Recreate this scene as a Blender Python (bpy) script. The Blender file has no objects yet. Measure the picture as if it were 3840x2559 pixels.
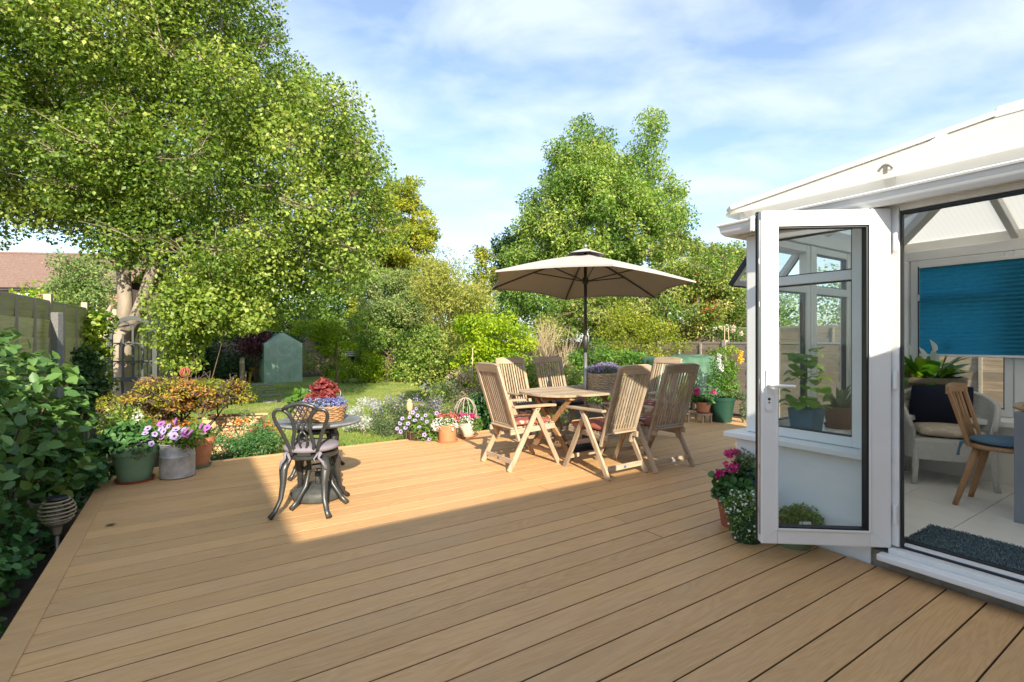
import bpy, math, random
import numpy as np
from mathutils import Vector, Matrix, Quaternion

# ------------------------------------------------------------------ camera, sky, sun, exposure
SC = bpy.context.scene
COL = SC.collection
CAM_H = 1.30
FPX = 1861.0                      # focal length in pixels of the 3840 px wide photograph
cam_d = bpy.data.cameras.new('camera')
cam = bpy.data.objects.new('camera', cam_d)
COL.objects.link(cam)
cam.location = (0, 0, CAM_H)
cam.rotation_euler = (math.radians(90), 0, 0)
cam_d.sensor_width = 36
cam_d.lens = 36 * FPX / 3840
cam_d.clip_start = 0.05
cam_d.clip_end = 2000
SC.camera = cam
SC.render.resolution_x, SC.render.resolution_y = 1024, 682

SUN_EL = math.radians(28)
SUN_DIR = Vector((0.296 * math.cos(SUN_EL), -0.955 * math.cos(SUN_EL), math.sin(SUN_EL)))   # towards the sun
world = bpy.data.worlds.new('World')
SC.world = world
world.use_nodes = True
wn, wl = world.node_tree.nodes, world.node_tree.links
wn.clear()
w_out = wn.new('ShaderNodeOutputWorld')
w_bg = wn.new('ShaderNodeBackground')
w_bg.inputs['Strength'].default_value = 0.135
sky = wn.new('ShaderNodeTexSky')
sky.sky_type = 'NISHITA'
sky.sun_disc = False
sky.sun_elevation = SUN_EL
sky.sun_rotation = math.atan2(SUN_DIR.x, SUN_DIR.y)
sky.air_density = 1.0
sky.dust_density = 1.0
sky.ozone_density = 1.5
# thin cloud, laid out on a flat layer overhead (direction divided by its height)
tc = wn.new('ShaderNodeTexCoord')
sep = wn.new('ShaderNodeSeparateXYZ')
wl.new(tc.outputs['Generated'], sep.inputs[0])
mx = wn.new('ShaderNodeMath'); mx.operation = 'MAXIMUM'; mx.inputs[1].default_value = 0.0
wl.new(sep.outputs['Z'], mx.inputs[0])
ad = wn.new('ShaderNodeMath'); ad.operation = 'ADD'; ad.inputs[1].default_value = 0.22
wl.new(mx.outputs[0], ad.inputs[0])
dv = wn.new('ShaderNodeVectorMath'); dv.operation = 'DIVIDE'
cb = wn.new('ShaderNodeCombineXYZ')
for i in range(3):
    wl.new(ad.outputs[0], cb.inputs[i])
wl.new(tc.outputs['Generated'], dv.inputs[0]); wl.new(cb.outputs[0], dv.inputs[1])
mp = wn.new('ShaderNodeMapping'); mp.inputs['Scale'].default_value = (1.0, 1.5, 0.0)
mp.inputs['Location'].default_value = (3.7, 1.3, 0); mp.inputs['Rotation'].default_value = (0, 0, 0.5)
wl.new(dv.outputs[0], mp.inputs['Vector'])
nz = wn.new('ShaderNodeTexNoise'); nz.inputs['Scale'].default_value = 2.4
nz.inputs['Detail'].default_value = 7; nz.inputs['Roughness'].default_value = 0.52; nz.inputs['Distortion'].default_value = 0.3
wl.new(mp.outputs[0], nz.inputs['Vector'])
cr = wn.new('ShaderNodeValToRGB')
cr.color_ramp.elements[0].position = 0.38; cr.color_ramp.elements[0].color = (0.09, 0.09, 0.09, 1)
cr.color_ramp.elements[1].position = 0.68; cr.color_ramp.elements[1].color = (0.72, 0.72, 0.72, 1)
wl.new(nz.outputs['Fac'], cr.inputs[0])
mixc = wn.new('ShaderNodeMixRGB')
mixc.inputs['Color2'].default_value = (3.6, 4.0, 4.5, 1)
wl.new(cr.outputs[0], mixc.inputs['Fac']); wl.new(sky.outputs[0], mixc.inputs['Color1'])
wl.new(mixc.outputs[0], w_bg.inputs['Color']); wl.new(w_bg.outputs[0], w_out.inputs['Surface'])

sun_d = bpy.data.lights.new('sun', 'SUN')
sun_d.energy = 4.3
sun_d.angle = math.radians(0.55)
sun_d.color = (1.0, 0.90, 0.72)
sun = bpy.data.objects.new('sun', sun_d)
COL.objects.link(sun)
sun.location = (5, -15, 12)
sun.rotation_euler = SUN_DIR.to_track_quat('Z', 'Y').to_euler()

SC.view_settings.view_transform = 'Standard'
SC.view_settings.look = 'None'
SC.view_settings.exposure = 1.15
SC.view_settings.gamma = 1.0
SC.cycles.max_bounces = 8
SC.cycles.transparent_max_bounces = 24
SC.cycles.caustics_reflective = False
SC.cycles.caustics_refractive = False

# ------------------------------------------------------------------ helpers
PI = math.pi
UX, UY = 0.8374, 0.5467           # the garden's own axes: u along the deck boards, c across them
ANG = math.atan2(UY, UX)
GZ = -0.35                        # garden ground; the deck top is z = 0


def W(u, c, z=0.0):
    return Vector((UX * u - UY * c, UY * u + UX * c, z))


def pix(x, y, Y):
    """point seen at photo pixel (x, y) at depth Y"""
    return Vector(((x - 1920) / FPX * Y, Y, CAM_H - (y - 1279.5) / FPX * Y))


def nm(v):
    return np.asarray(v, float)


class MB:
    def __init__(s, o=(0, 0, 0)):
        s.v, s.f, s.o = [], [], o

    def add(s, vs, fs):
        n = len(s.v)
        s.v += [(p[0] - s.o[0], p[1] - s.o[1], p[2] - s.o[2]) for p in vs]
        s.f += [tuple(i + n for i in q) for q in fs]
        return s

    BF = [(0, 3, 2, 1), (4, 5, 6, 7), (0, 1, 5, 4), (1, 2, 6, 5), (2, 3, 7, 6), (3, 0, 4, 7)]

    def box(s, x0, x1, y0, y1, z0, z1):
        return s.add([(x0, y0, z0), (x1, y0, z0), (x1, y1, z0), (x0, y1, z0),
                      (x0, y0, z1), (x1, y0, z1), (x1, y1, z1), (x0, y1, z1)], s.BF)

    def hexa(s, a, b):
        """a, b: two quads (4 points each)"""
        return s.add(list(a) + list(b), s.BF)

    def bar(s, p, q, w, h, up=(0, 0, 1), ext=0):
        p, q = Vector(p), Vector(q)
        d = (q - p).normalized()
        p, q = p - d * ext, q + d * ext
        up = Vector(up)
        if abs(d.dot(up)) > 0.98:
            up = Vector((0, 1, 0)) if abs(d.y) < 0.9 else Vector((1, 0, 0))
        sd = d.cross(up).normalized() * (w / 2)
        un = sd.cross(d).normalized() * (h / 2)
        return s.hexa([p - sd - un, p + sd - un, p + sd + un, p - sd + un],
                      [q - sd - un, q + sd - un, q + sd + un, q - sd + un])

    def tube(s, pts, r, seg=8, cap=True, flat=1.0):
        pts = [Vector(p) for p in pts]
        n = len(pts)
        rs = r if hasattr(r, '__len__') else [r] * n
        vs, fs = [], []
        t0 = (pts[1] - pts[0]).normalized()
        ref = Vector((0, 0, 1)) if abs(t0.z) < 0.9 else Vector((1, 0, 0))
        nx = t0.cross(ref).normalized()
        for i in range(n):
            t = (pts[min(i + 1, n - 1)] - pts[max(i - 1, 0)])
            t = t.normalized() if t.length > 1e-9 else t0
            nx = (nx - t * nx.dot(t))
            nx = nx.normalized() if nx.length > 1e-6 else t.orthogonal().normalized()
            ny = t.cross(nx)
            for k in range(seg):
                a = 2 * PI * k / seg
                vs.append(pts[i] + nx * (math.cos(a) * rs[i]) + ny * (math.sin(a) * rs[i] * flat))
        for i in range(n - 1):
            for k in range(seg):
                k2 = (k + 1) % seg
                fs.append((i * seg + k, i * seg + k2, (i + 1) * seg + k2, (i + 1) * seg + k))
        if cap:
            fs.append(tuple(range(seg))[::-1])
            fs.append(tuple((n - 1) * seg + k for k in range(seg)))
        return s.add(vs, fs)

    def lathe(s, prof, seg=24, c=(0, 0, 0), sx=1, sy=1, cap=True):
        vs, fs = [], []
        for r, z in prof:
            for k in range(seg):
                a = 2 * PI * k / seg
                vs.append((c[0] + r * sx * math.cos(a), c[1] + r * sy * math.sin(a), c[2] + z))
        for i in range(len(prof) - 1):
            for k in range(seg):
                k2 = (k + 1) % seg
                fs.append((i * seg + k, i * seg + k2, (i + 1) * seg + k2, (i + 1) * seg + k))
        if cap:
            fs.append(tuple(range(seg))[::-1])
            fs.append(tuple((len(prof) - 1) * seg + k for k in range(seg)))
        return s.add(vs, fs)

    def prism(s, poly, lo, hi):
        """poly: list of 3D points; lo, hi: offset vectors to the two faces"""
        n = len(poly)
        lo, hi = Vector(lo), Vector(hi)
        vs = [Vector(p) + lo for p in poly] + [Vector(p) + hi for p in poly]
        fs = [tuple(range(n))[::-1], tuple(range(n, 2 * n))]
        fs += [(i, (i + 1) % n, n + (i + 1) % n, n + i) for i in range(n)]
        return s.add(vs, fs)

    def sweep(s, prof, path, up=(0, 0, 1)):
        """prof: (side, up) section; path: points; mitred in plan"""
        path = [Vector(p) for p in path]
        n, m = len(path), len(prof)
        vs, fs = [], []
        for i in range(n):
            d0 = (path[i] - path[max(i - 1, 0)])
            d1 = (path[min(i + 1, n - 1)] - path[i])
            if d0.length < 1e-9: d0 = d1
            if d1.length < 1e-9: d1 = d0
            d0.normalize(); d1.normalize()
            s0, s1 = d0.cross(Vector(up)), d1.cross(Vector(up))
            b = (s0 + s1).normalized()
            k = 1 / max(0.3, b.dot(s1))
            for a, h in prof:
                vs.append(path[i] + b * (a * k) + Vector(up) * h)
        for i in range(n - 1):
            for j in range(m):
                j2 = (j + 1) % m
                fs.append((i * m + j, i * m + j2, (i + 1) * m + j2, (i + 1) * m + j))
        fs.append(tuple(range(m))[::-1]); fs.append(tuple((n - 1) * m + j for j in range(m)))
        return s.add(vs, fs)

    def pillow(s, w, d, h, c=(0, 0, 0), nx=10, ny=10, e=0.35, edge=0.25, shape='box', rot=None):
        vs, fs = [], []
        R = rot or Matrix.Identity(3)
        for sgn in (1, -1):
            for j in range(ny + 1):
                for i in range(nx + 1):
                    a, b = 2 * i / nx - 1, 2 * j / ny - 1
                    if shape == 'round':
                        m = max(abs(a), abs(b)); L = math.hypot(a, b)
                        k = (m / L) if L > 1e-9 else 0
                        x, y = a * k, b * k
                        q = max(0, 1 - (x * x + y * y))
                    else:
                        x, y = a * (1 - 0.04 * b * b), b * (1 - 0.04 * a * a)
                        q = (max(0, 1 - a * a) * max(0, 1 - b * b))
                    z = sgn * h / 2 * (edge + (1 - edge) * q ** e) if q > 0 else sgn * h / 2 * edge
                    p = R @ Vector((x * w / 2, y * d / 2, z))
                    vs.append(p + Vector(c))
        n1 = (nx + 1) * (ny + 1)
        for j in range(ny):
            for i in range(nx):
                a = j * (nx + 1) + i
                fs.append((a, a + 1, a + nx + 2, a + nx + 1))
                fs.append((n1 + a, n1 + a + nx + 1, n1 + a + nx + 2, n1 + a + 1))
        ring = [i for i in range(nx)] + [nx + j * (nx + 1) for j in range(ny)] + \
               [(ny + 1) * (nx + 1) - 1 - i for i in range(nx)] + [(ny - j) * (nx + 1) for j in range(ny)]
        for k in range(len(ring)):
            a, b = ring[k], ring[(k + 1) % len(ring)]
            fs.append((a, n1 + a, n1 + b, b))
        return s.add(vs, fs)

    def mesh(s, name, mat=None, smooth=False):
        me = bpy.data.meshes.new(name)
        me.from_pydata([tuple(p) for p in s.v], [], s.f)
        if smooth:
            me.polygons.foreach_set('use_smooth', [True] * len(me.polygons))
        if mat: me.materials.append(mat)
        return me

    def build(s, name, mat, parent=None, smooth=False, bevel=0, seg=2, auto=False):
        me = s.mesh(name, mat, smooth or auto)
        o = link(name, me, parent)
        if bevel:
            m = o.modifiers.new('bevel', 'BEVEL')
            m.width = bevel; m.segments = seg; m.limit_method = 'ANGLE'; m.angle_limit = math.radians(40)
        if auto:
            me.set_sharp_from_angle(angle=math.radians(38))
        return o


def link(name, me, parent=None, loc=None, rot=None, scale=None):
    o = bpy.data.objects.new(name, me)
    COL.objects.link(o)
    if parent: o.parent = parent
    if loc is not None: o.location = loc
    if rot is not None: o.rotation_euler = rot
    if scale is not None: o.scale = scale if hasattr(scale, '__len__') else (scale,) * 3
    return o


def tag(o, label, cat, group=None):
    o['label'] = label
    o['category'] = cat
    if group: o['group'] = group
    return o


def thing(name, label, cat, loc=(0, 0, 0), rz=0.0, group=None):
    o = bpy.data.objects.new(name, None)
    o.empty_display_size = 0.1
    COL.objects.link(o)
    o.location = loc
    o.rotation_euler = (0, 0, rz)
    return tag(o, label, cat, group)


def struct(o):
    o['kind'] = 'structure'
    return o


def stuff(o):
    o['kind'] = 'stuff'
    return o


def dup(root, loc, rz, label=None, group=None):
    r = root.copy(); COL.objects.link(r)
    r.location = loc; r.rotation_euler = (0, 0, rz)
    if label: r['label'] = label
    if group: r['group'] = group
    for ch in list(root.children):
        c = ch.copy(); COL.objects.link(c); c.parent = r
        for g in list(ch.children):
            d = g.copy(); COL.objects.link(d); d.parent = c
    return r


# ------------------------------------------------------------------ materials
MATS = {}


def newmat(name):
    m = bpy.data.materials.new(name)
    m.use_nodes = True
    nt = m.node_tree
    nt.nodes.clear()
    out = nt.nodes.new('ShaderNodeOutputMaterial')
    b = nt.nodes.new('ShaderNodeBsdfPrincipled')
    nt.links.new(b.outputs[0], out.inputs[0])
    MATS[name] = m
    return m, nt, b, out


def N(nt, t, **kw):
    n = nt.nodes.new(t)
    for k, v in kw.items():
        if k in n.inputs: n.inputs[k].default_value = v
        else: setattr(n, k, v)
    return n


def ramp(nt, src, stops):
    r = nt.nodes.new('ShaderNodeValToRGB')
    e = r.color_ramp.elements
    while len(e) < len(stops): e.new(0.5)
    for i, (p, c) in enumerate(stops):
        e[i].position = p
        e[i].color = (c[0], c[1], c[2], 1) if hasattr(c, '__len__') else (c, c, c, 1)
    nt.links.new(src, r.inputs[0])
    return r.outputs[0]


def coords(nt, kind='Object', scale=(1, 1, 1), rnd=0.0, rot=(0, 0, 0)):
    t = nt.nodes.new('ShaderNodeTexCoord')
    m = nt.nodes.new('ShaderNodeMapping')
    m.inputs['Scale'].default_value = scale
    m.inputs['Rotation'].default_value = rot
    src = t.outputs[kind]
    if rnd:
        oi = nt.nodes.new('ShaderNodeObjectInfo')
        mu = N(nt, 'ShaderNodeVectorMath', operation='MULTIPLY_ADD')
        cbn = nt.nodes.new('ShaderNodeCombineXYZ')
        for i in range(3): nt.links.new(oi.outputs['Random'], cbn.inputs[i])
        nt.links.new(cbn.outputs[0], mu.inputs[0])
        mu.inputs[1].default_value = (rnd, rnd * 1.7, rnd * 0.6)
        nt.links.new(src, mu.inputs[2])
        src = mu.outputs[0]
    nt.links.new(src, m.inputs[0])
    return m.outputs[0]


def mat(name, col, rough=0.6, metal=0.0, var=0.0, vscale=6.0, bump=0.0, bscale=60.0, spec=0.5, col2=None, stretch=(1, 1, 1), rnd=3.0, detail=5):
    m, nt, b, out = newmat(name)
    b.inputs['Roughness'].default_value = rough
    b.inputs['Metallic'].default_value = metal
    b.inputs['Specular IOR Level'].default_value = spec
    if var or col2:
        co = coords(nt, 'Object', stretch, rnd)
        n = N(nt, 'ShaderNodeTexNoise', Scale=vscale, Detail=float(detail), Roughness=0.6)
        nt.links.new(co, n.inputs['Vector'])
        c1 = [max(0, c * (1 - var)) for c in col]
        c2 = col2 or [min(1, c * (1 + var)) for c in col]
        if col2: c1 = col
        nt.links.new(ramp(nt, n.outputs['Fac'], [(0.32, c1), (0.68, c2)]), b.inputs['Base Color'])
    else:
        b.inputs['Base Color'].default_value = (*col, 1)
    if bump:
        co = coords(nt, 'Object', stretch, rnd)
        n = N(nt, 'ShaderNodeTexNoise', Scale=bscale, Detail=4.0, Roughness=0.6)
        nt.links.new(co, n.inputs['Vector'])
        bp = N(nt, 'ShaderNodeBump', Strength=bump, Distance=0.01)
        nt.links.new(n.outputs['Fac'], bp.inputs['Height'])
        nt.links.new(bp.outputs[0], b.inputs['Normal'])
    return m


def woodmat(name, dark, light, axis=0, rough=0.6, scale=1.0, bump=0.25, grey=None, tone=0.12, spec=0.35):
    """grain along the given local axis, each piece a little different in tone"""
    m, nt, b, out = newmat(name)
    st = [14 * scale, 14 * scale, 14 * scale]; st[axis] = 1.0 * scale
    co = coords(nt, 'Object', st, 9.0)
    n = N(nt, 'ShaderNodeTexNoise', Scale=2.2, Detail=7.0, Roughness=0.62, Distortion=0.5)
    nt.links.new(co, n.inputs['Vector'])
    c = ramp(nt, n.outputs['Fac'], [(0.28, dark), (0.5, [(a + d) / 2 for a, d in zip(dark, light)]), (0.72, light)])
    if grey:
        co2 = coords(nt, 'Object', (2.5, 2.5, 2.5), 5.0)
        n2 = N(nt, 'ShaderNodeTexNoise', Scale=1.4, Detail=4.0)
        nt.links.new(co2, n2.inputs['Vector'])
        mxn = nt.nodes.new('ShaderNodeMixRGB')
        nt.links.new(ramp(nt, n2.outputs['Fac'], [(0.4, 0.0), (0.66, 0.75)]), mxn.inputs['Fac'])
        nt.links.new(c, mxn.inputs['Color1']); mxn.inputs['Color2'].default_value = (*grey, 1)
        c = mxn.outputs[0]
    oi = nt.nodes.new('ShaderNodeObjectInfo')
    hs = nt.nodes.new('ShaderNodeHueSaturation')
    mr = N(nt, 'ShaderNodeMapRange')
    mr.inputs['To Min'].default_value = 1 - tone; mr.inputs['To Max'].default_value = 1 + tone
    nt.links.new(oi.outputs['Random'], mr.inputs['Value'])
    nt.links.new(mr.outputs[0], hs.inputs['Value']); nt.links.new(c, hs.inputs['Color'])
    nt.links.new(hs.outputs[0], b.inputs['Base Color'])
    b.inputs['Roughness'].default_value = rough
    b.inputs['Specular IOR Level'].default_value = spec
    bp = N(nt, 'ShaderNodeBump', Strength=bump, Distance=0.004)
    nt.links.new(n.outputs['Fac'], bp.inputs['Height']); nt.links.new(bp.outputs[0], b.inputs['Normal'])
    return m


LEAF_GAIN = {'leaf_big': (2.5, 2.3, 1.9), 'leaf_back': (2.5, 2.4, 1.9), 'leaf_hedge': (2.1, 2.1, 1.6), 'leaf_ivy': (1.7, 1.75, 1.3), 'leaf_mid': (2.2, 2.2, 1.7),
             'leaf_gold': (1.45, 1.55, 1.2), 'leaf_bamboo': (1.4, 1.5, 1.2), 'leaf_olive': (1.8, 2.2, 1.6), 'leaf_lime': (1.3, 1.4, 1.2), 'leaf_grey': (1.4, 1.5, 1.3),
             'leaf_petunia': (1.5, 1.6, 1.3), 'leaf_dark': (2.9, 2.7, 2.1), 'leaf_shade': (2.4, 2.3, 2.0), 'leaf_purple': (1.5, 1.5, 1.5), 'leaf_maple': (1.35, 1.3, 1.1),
             'leaf_shrub': (2.7, 2.4, 1.6), 'leaf_vine': (1.8, 1.8, 1.4), 'leaf_varieg': (1.1, 1.05, 1.0), 'leaf_bright': (1.5, 1.5, 1.3), 'leaf_lily': (1.5, 1.6, 1.3), 'leaf_lily_light': (1.4, 1.5, 1.2), 'leaf_yellow': (1.3, 1.4, 1.2)}


def leafmat(name, cols, transl=0.32, rough=0.45, spec=0.35):
    g3 = LEAF_GAIN.get(name)
    if g3: cols = [tuple(min(.8, v * g_) for v, g_ in zip(c_, g3)) for c_ in cols]; transl = min(.45, transl * 1.25)
    m, nt, b, out = newmat(name)
    at = N(nt, 'ShaderNodeAttribute', attribute_name='tint')
    k = len(cols)
    c = ramp(nt, at.outputs['Fac'], [(i / (k - 1), cc) for i, cc in enumerate(cols)])
    nt.links.new(c, b.inputs['Base Color'])
    b.inputs['Roughness'].default_value = rough
    b.inputs['Specular IOR Level'].default_value = spec
    tr = nt.nodes.new('ShaderNodeBsdfTranslucent')
    hs = N(nt, 'ShaderNodeHueSaturation', Hue=0.49, Saturation=1.1, Value=1.25)
    nt.links.new(c, hs.inputs['Color']); nt.links.new(hs.outputs[0], tr.inputs['Color'])
    mxs = N(nt, 'ShaderNodeMixShader', Fac=transl)
    nt.links.new(b.outputs[0], mxs.inputs[1]); nt.links.new(tr.outputs[0], mxs.inputs[2])
    nt.links.new(mxs.outputs[0], out.inputs[0])
    return m


def glassmat(name, tint=(0.93, 0.97, 0.96), refl=1.0):
    """thin pane: what lies behind, plus a fresnel reflection"""
    m, nt, b, out = newmat(name)
    nt.nodes.remove(b)
    tr = nt.nodes.new('ShaderNodeBsdfTransparent'); tr.inputs[0].default_value = (*tint, 1)
    gl = nt.nodes.new('ShaderNodeBsdfGlossy'); gl.inputs['Roughness'].default_value = 0.02
    fr = N(nt, 'ShaderNodeFresnel', IOR=1.52)
    gm = nt.nodes.new('ShaderNodeNewGeometry')
    ir = N(nt, 'ShaderNodeMapRange'); ir.inputs['To Min'].default_value = 1.52; ir.inputs['To Max'].default_value = 1 / 1.52
    nt.links.new(gm.outputs['Backfacing'], ir.inputs['Value']); nt.links.new(ir.outputs[0], fr.inputs['IOR'])
    mu = N(nt, 'ShaderNodeMath', operation='MULTIPLY'); mu.inputs[1].default_value = 1.0 * refl
    mu.use_clamp = True
    nt.links.new(fr.outputs[0], mu.inputs[0])
    mxs = nt.nodes.new('ShaderNodeMixShader')
    nt.links.new(mu.outputs[0], mxs.inputs[0])
    nt.links.new(tr.outputs[0], mxs.inputs[1]); nt.links.new(gl.outputs[0], mxs.inputs[2])
    nt.links.new(mxs.outputs[0], out.inputs[0])
    return m


# ------------------------------------------------------------------ foliage
def unit(a):
    return a / np.maximum(np.linalg.norm(a, axis=1, keepdims=True), 1e-9)


def leaf_mesh(name, C, A, Nn, L, Wd, tint, mtl, hexl=False, fold=0.25, curl=0.0):
    """one leaf per row: base point C, axis A, normal Nn, length L, width Wd"""
    n = len(C)
    A = unit(A)
    S = unit(np.cross(A, Nn))
    Nn = np.cross(S, A)
    L = L[:, None]; Wd = Wd[:, None]
    if not hexl:
        tpl = [(0, 0, 0), (0.45, -0.5, fold), (1, 0, 0), (0.45, 0.5, fold)]
        fs = [(0, 1, 2), (0, 2, 3)]
    else:
        tpl = [(0, 0, 0), (0.28, -0.42, fold * .8), (0.62, -0.42, fold * .7), (1, 0, -curl), (0.62, 0.42, fold * .7), (0.28, 0.42, fold * .8), (0.45, 0, 0)]
        fs = [(0, 1, 6), (1, 2, 6), (2, 3, 6), (3, 4, 6), (4, 5, 6), (5, 0, 6)]
    k = len(tpl)
    V = np.empty((n, k, 3))
    for i, (a, s_, h) in enumerate(tpl):
        V[:, i] = C + A * (a * L) + S * (s_ * Wd) + Nn * (h * Wd * 0.5)
    F = np.array(fs)
    nf = len(fs)
    loops = (np.arange(n)[:, None, None] * k + F[None]).reshape(-1).astype(np.int32)
    me = bpy.data.meshes.new(name)
    me.vertices.add(n * k); me.vertices.foreach_set('co', V.reshape(-1).astype(np.float32))
    me.loops.add(len(loops)); me.loops.foreach_set('vertex_index', loops)
    me.polygons.add(n * nf)
    me.polygons.foreach_set('loop_start', (np.arange(n * nf) * 3).astype(np.int32))
    at = me.attributes.new('tint', 'FLOAT', 'FACE')
    at.data.foreach_set('value', np.repeat(np.clip(tint, 0, 1), nf).astype(np.float32))
    me.materials.append(mtl)
    me.update(calc_edges=True)
    return me


def cloud(rng, clumps, per, size, asp=0.6, up=0.45, out=0.55, shell=0.55, tintvar=0.22, droop=0.2):
    """leaves in clumps (x, y, z, rx, ry, rz, tint); denser towards each clump's skin"""
    cl = nm(clumps)
    n = len(cl)
    vol = (cl[:, 3] * cl[:, 4] * cl[:, 5]) ** (2 / 3)
    idx = rng.choice(n, size=per, p=vol / vol.sum())
    q = cl[idx]
    D = unit(rng.normal(size=(per, 3)))
    r = np.where(rng.random(per) < shell, 1 - np.abs(rng.normal(0, 0.17, per)), rng.random(per) ** (1 / 2.2))
    P = q[:, :3] + D * r[:, None] * q[:, 3:6]
    Nn = unit(D * out + np.array([0, 0, up]) + rng.normal(size=(per, 3)) * 0.55)
    A = unit(np.cross(Nn, rng.normal(size=(per, 3))) + np.array([0, 0, -droop]) + D * 0.3)
    L = size * rng.uniform(0.65, 1.3, per)
    t = q[:, 6] + rng.normal(0, tintvar, per)
    return P, A, Nn, L, L * asp * rng.uniform(0.8, 1.2, per), t


def clumps_in(rng, env, n, r0, r1, flat=0.75, skin=0.45, tint=(0.25, 0.75)):
    """small clumps spread through a union of envelope ellipsoids, more of them near its skin"""
    e = nm([x[:6] for x in env])
    w = (e[:, 3] * e[:, 4] * e[:, 5]) ** 0.8
    idx = rng.choice(len(e), size=n, p=w / w.sum())
    D = unit(rng.normal(size=(n, 3)))
    r = np.where(rng.random(n) < skin, rng.uniform(0.82, 1.0, n), rng.random(n) ** (1 / 2.4) * 0.95)
    P = e[idx, :3] + D * r[:, None] * e[idx, 3:6]
    R = rng.uniform(r0, r1, n)
    out = np.column_stack([P, R * rng.uniform(.8, 1.25, n), R * rng.uniform(.8, 1.25, n), R * flat * rng.uniform(.8, 1.2, n), rng.uniform(*tint, n)])
    return out


def bush(name, label, cat, base, env, nleaf, size, mtl, seed, ncl=40, r0=.12, r1=.28, asp=.55, stems=6, stemmat=None,
         group=None, skin=.5, hexl=False, up=.45, tint=(.25, .75), stem_r=.012, flat=.8, shell=.55, droop=.2, extra=None):
    """a shrub: stems and a foliage mass; env in world metres relative to base"""
    rng = np.random.default_rng(seed)
    t = thing(name, label, cat, base, 0, group)
    cl = clumps_in(rng, env, ncl, r0, r1, flat, skin, tint)
    lm = leaf_mesh('foliage', *cloud(rng, cl, nleaf, size, asp, up, shell=shell, droop=droop), mtl, hexl)
    link('foliage', lm, t)
    m = MB()
    for i in range(min(len(cl), stems * 3)):
        c = cl[i]
        st = Vector((rng.normal(0, .05), rng.normal(0, .05), 0))
        mid = st.lerp(Vector(c[:3]), .5) + Vector((rng.normal(0, .05), rng.normal(0, .05), .08))
        m.tube([st, mid, c[:3]], [stem_r, stem_r * .7, stem_r * .3], 5)
    m.build('stem', stemmat or MATS['bark_brown'], t)
    return t


def tree(name, label, base, env, nleaf, size, mtl, seed, trunk, bark, ncl=90, r0=.35, r1=.7, asp=.6, group=None,
         skin=.5, tint=(.2, .8), twigs=4, twig_mat=None, limbs=14, flat=.75, up=.45, limb_r=.05, shell=.55, cat='tree', droop=.2, hexl=False, clfilter=None):
    """trunk: list of (points, radii); limbs fan from trunk tips to clumps; twigs show between the leaves"""
    rng = np.random.default_rng(seed)
    t = thing(name, label, cat, base, 0, group)
    cl = clumps_in(rng, env, ncl, r0, r1, flat, skin, tint)
    if clfilter is not None: cl = cl[[bool(clfilter(c)) for c in cl]]
    m = MB()
    tips = []
    for pts, rad in trunk:
        m.tube(pts, rad, 12)
        tips += [(Vector(p), r) for p, r in list(zip(pts, rad))[len(pts) // 2:]]
    tr = m.build('trunk', bark, t, smooth=True)
    m = MB(); mt_ = MB()
    order = rng.permutation(len(cl))
    for j, i in enumerate(order):
        c = Vector(cl[i][:3])
        best = min(tips, key=lambda q: (q[0] - c).length + (2.0 if q[0].z > c.z else 0))
        p, r = best
        if j < limbs:
            mid = p.lerp(c, .5) + Vector((rng.normal(0, .2), rng.normal(0, .2), rng.uniform(0, .4)))
            MB().tube([p, p.lerp(mid, .5), mid, mid.lerp(c, .5), c], [min(r * .7, limb_r), limb_r * .7, limb_r * .55, limb_r * .4, limb_r * .2], 6).build('limb', bark, t, smooth=True)
            tips.append((mid, limb_r * .5))
        for k in range(twigs):
            d = Vector(rng.normal(size=3)); d.z = abs(d.z) * .6; d.normalize()
            e = c + d * float(cl[i][3]) * 1.05
            md = c.lerp(e, .5) + Vector(rng.normal(0, .05, 3))
            mt_.tube([c - d * .15, md, e], [.012, .008, .003], 3, False)
    if mt_.v: stuff(mt_.build('twig', twig_mat or bark, t))
    lm = leaf_mesh('crown', *cloud(rng, cl, nleaf, size, asp, up, shell=shell, droop=droop), mtl, hexl)
    link('crown', lm, t)
    return t
# ------------------------------------------------------------------ shared materials
mat('bark_brown', (0.13, 0.09, 0.06), 0.85, var=0.35, vscale=9, bump=0.5, bscale=40)
mat('bark_pale', (0.36, 0.30, 0.23), 0.85, col2=(0.22, 0.18, 0.14), vscale=5, bump=0.5, bscale=28, stretch=(1, 1, .4))
mat('bark_dark', (0.07, 0.05, 0.035), 0.9, var=0.3, bump=0.5)
mat('twig_pale', (0.25, 0.20, 0.145), 0.8, var=0.25)
mat('upvc', (0.80, 0.80, 0.79), 0.28, var=0.03, vscale=3, spec=0.5)
mat('upvc_worn', (0.72, 0.72, 0.70), 0.4, col2=(0.80, 0.80, 0.79), vscale=12, bump=0.05)
mat('gasket', (0.012, 0.013, 0.016), 0.5)
mat('render_white', (0.80, 0.82, 0.83), 0.8, col2=(0.86, 0.87, 0.87), vscale=5, bump=0.35, bscale=90)
mat('interior_white', (0.88, 0.86, 0.80), 0.6, var=0.03)
mat('polycarb_bar', (0.70, 0.69, 0.66), 0.4, var=0.04)
mat('concrete', (0.20, 0.17, 0.13), 0.95, col2=(0.30, 0.27, 0.22), vscale=14, bump=0.9, bscale=45)
mat('steel', (0.55, 0.56, 0.58), 0.35, metal=1.0)
mat('dark_metal', (0.035, 0.036, 0.04), 0.4, metal=0.3)
mat('brick_red', (0.30, 0.13, 0.08), 0.9, col2=(0.38, 0.20, 0.13), vscale=22, bump=0.4)
mat('roof_tile', (0.14, 0.088, 0.068), 0.9, col2=(0.23, 0.15, 0.12), vscale=9, bump=0.5)
mat('soil', (0.055, 0.04, 0.028), 0.95, var=0.4, vscale=8, bump=0.8, bscale=30)
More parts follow.
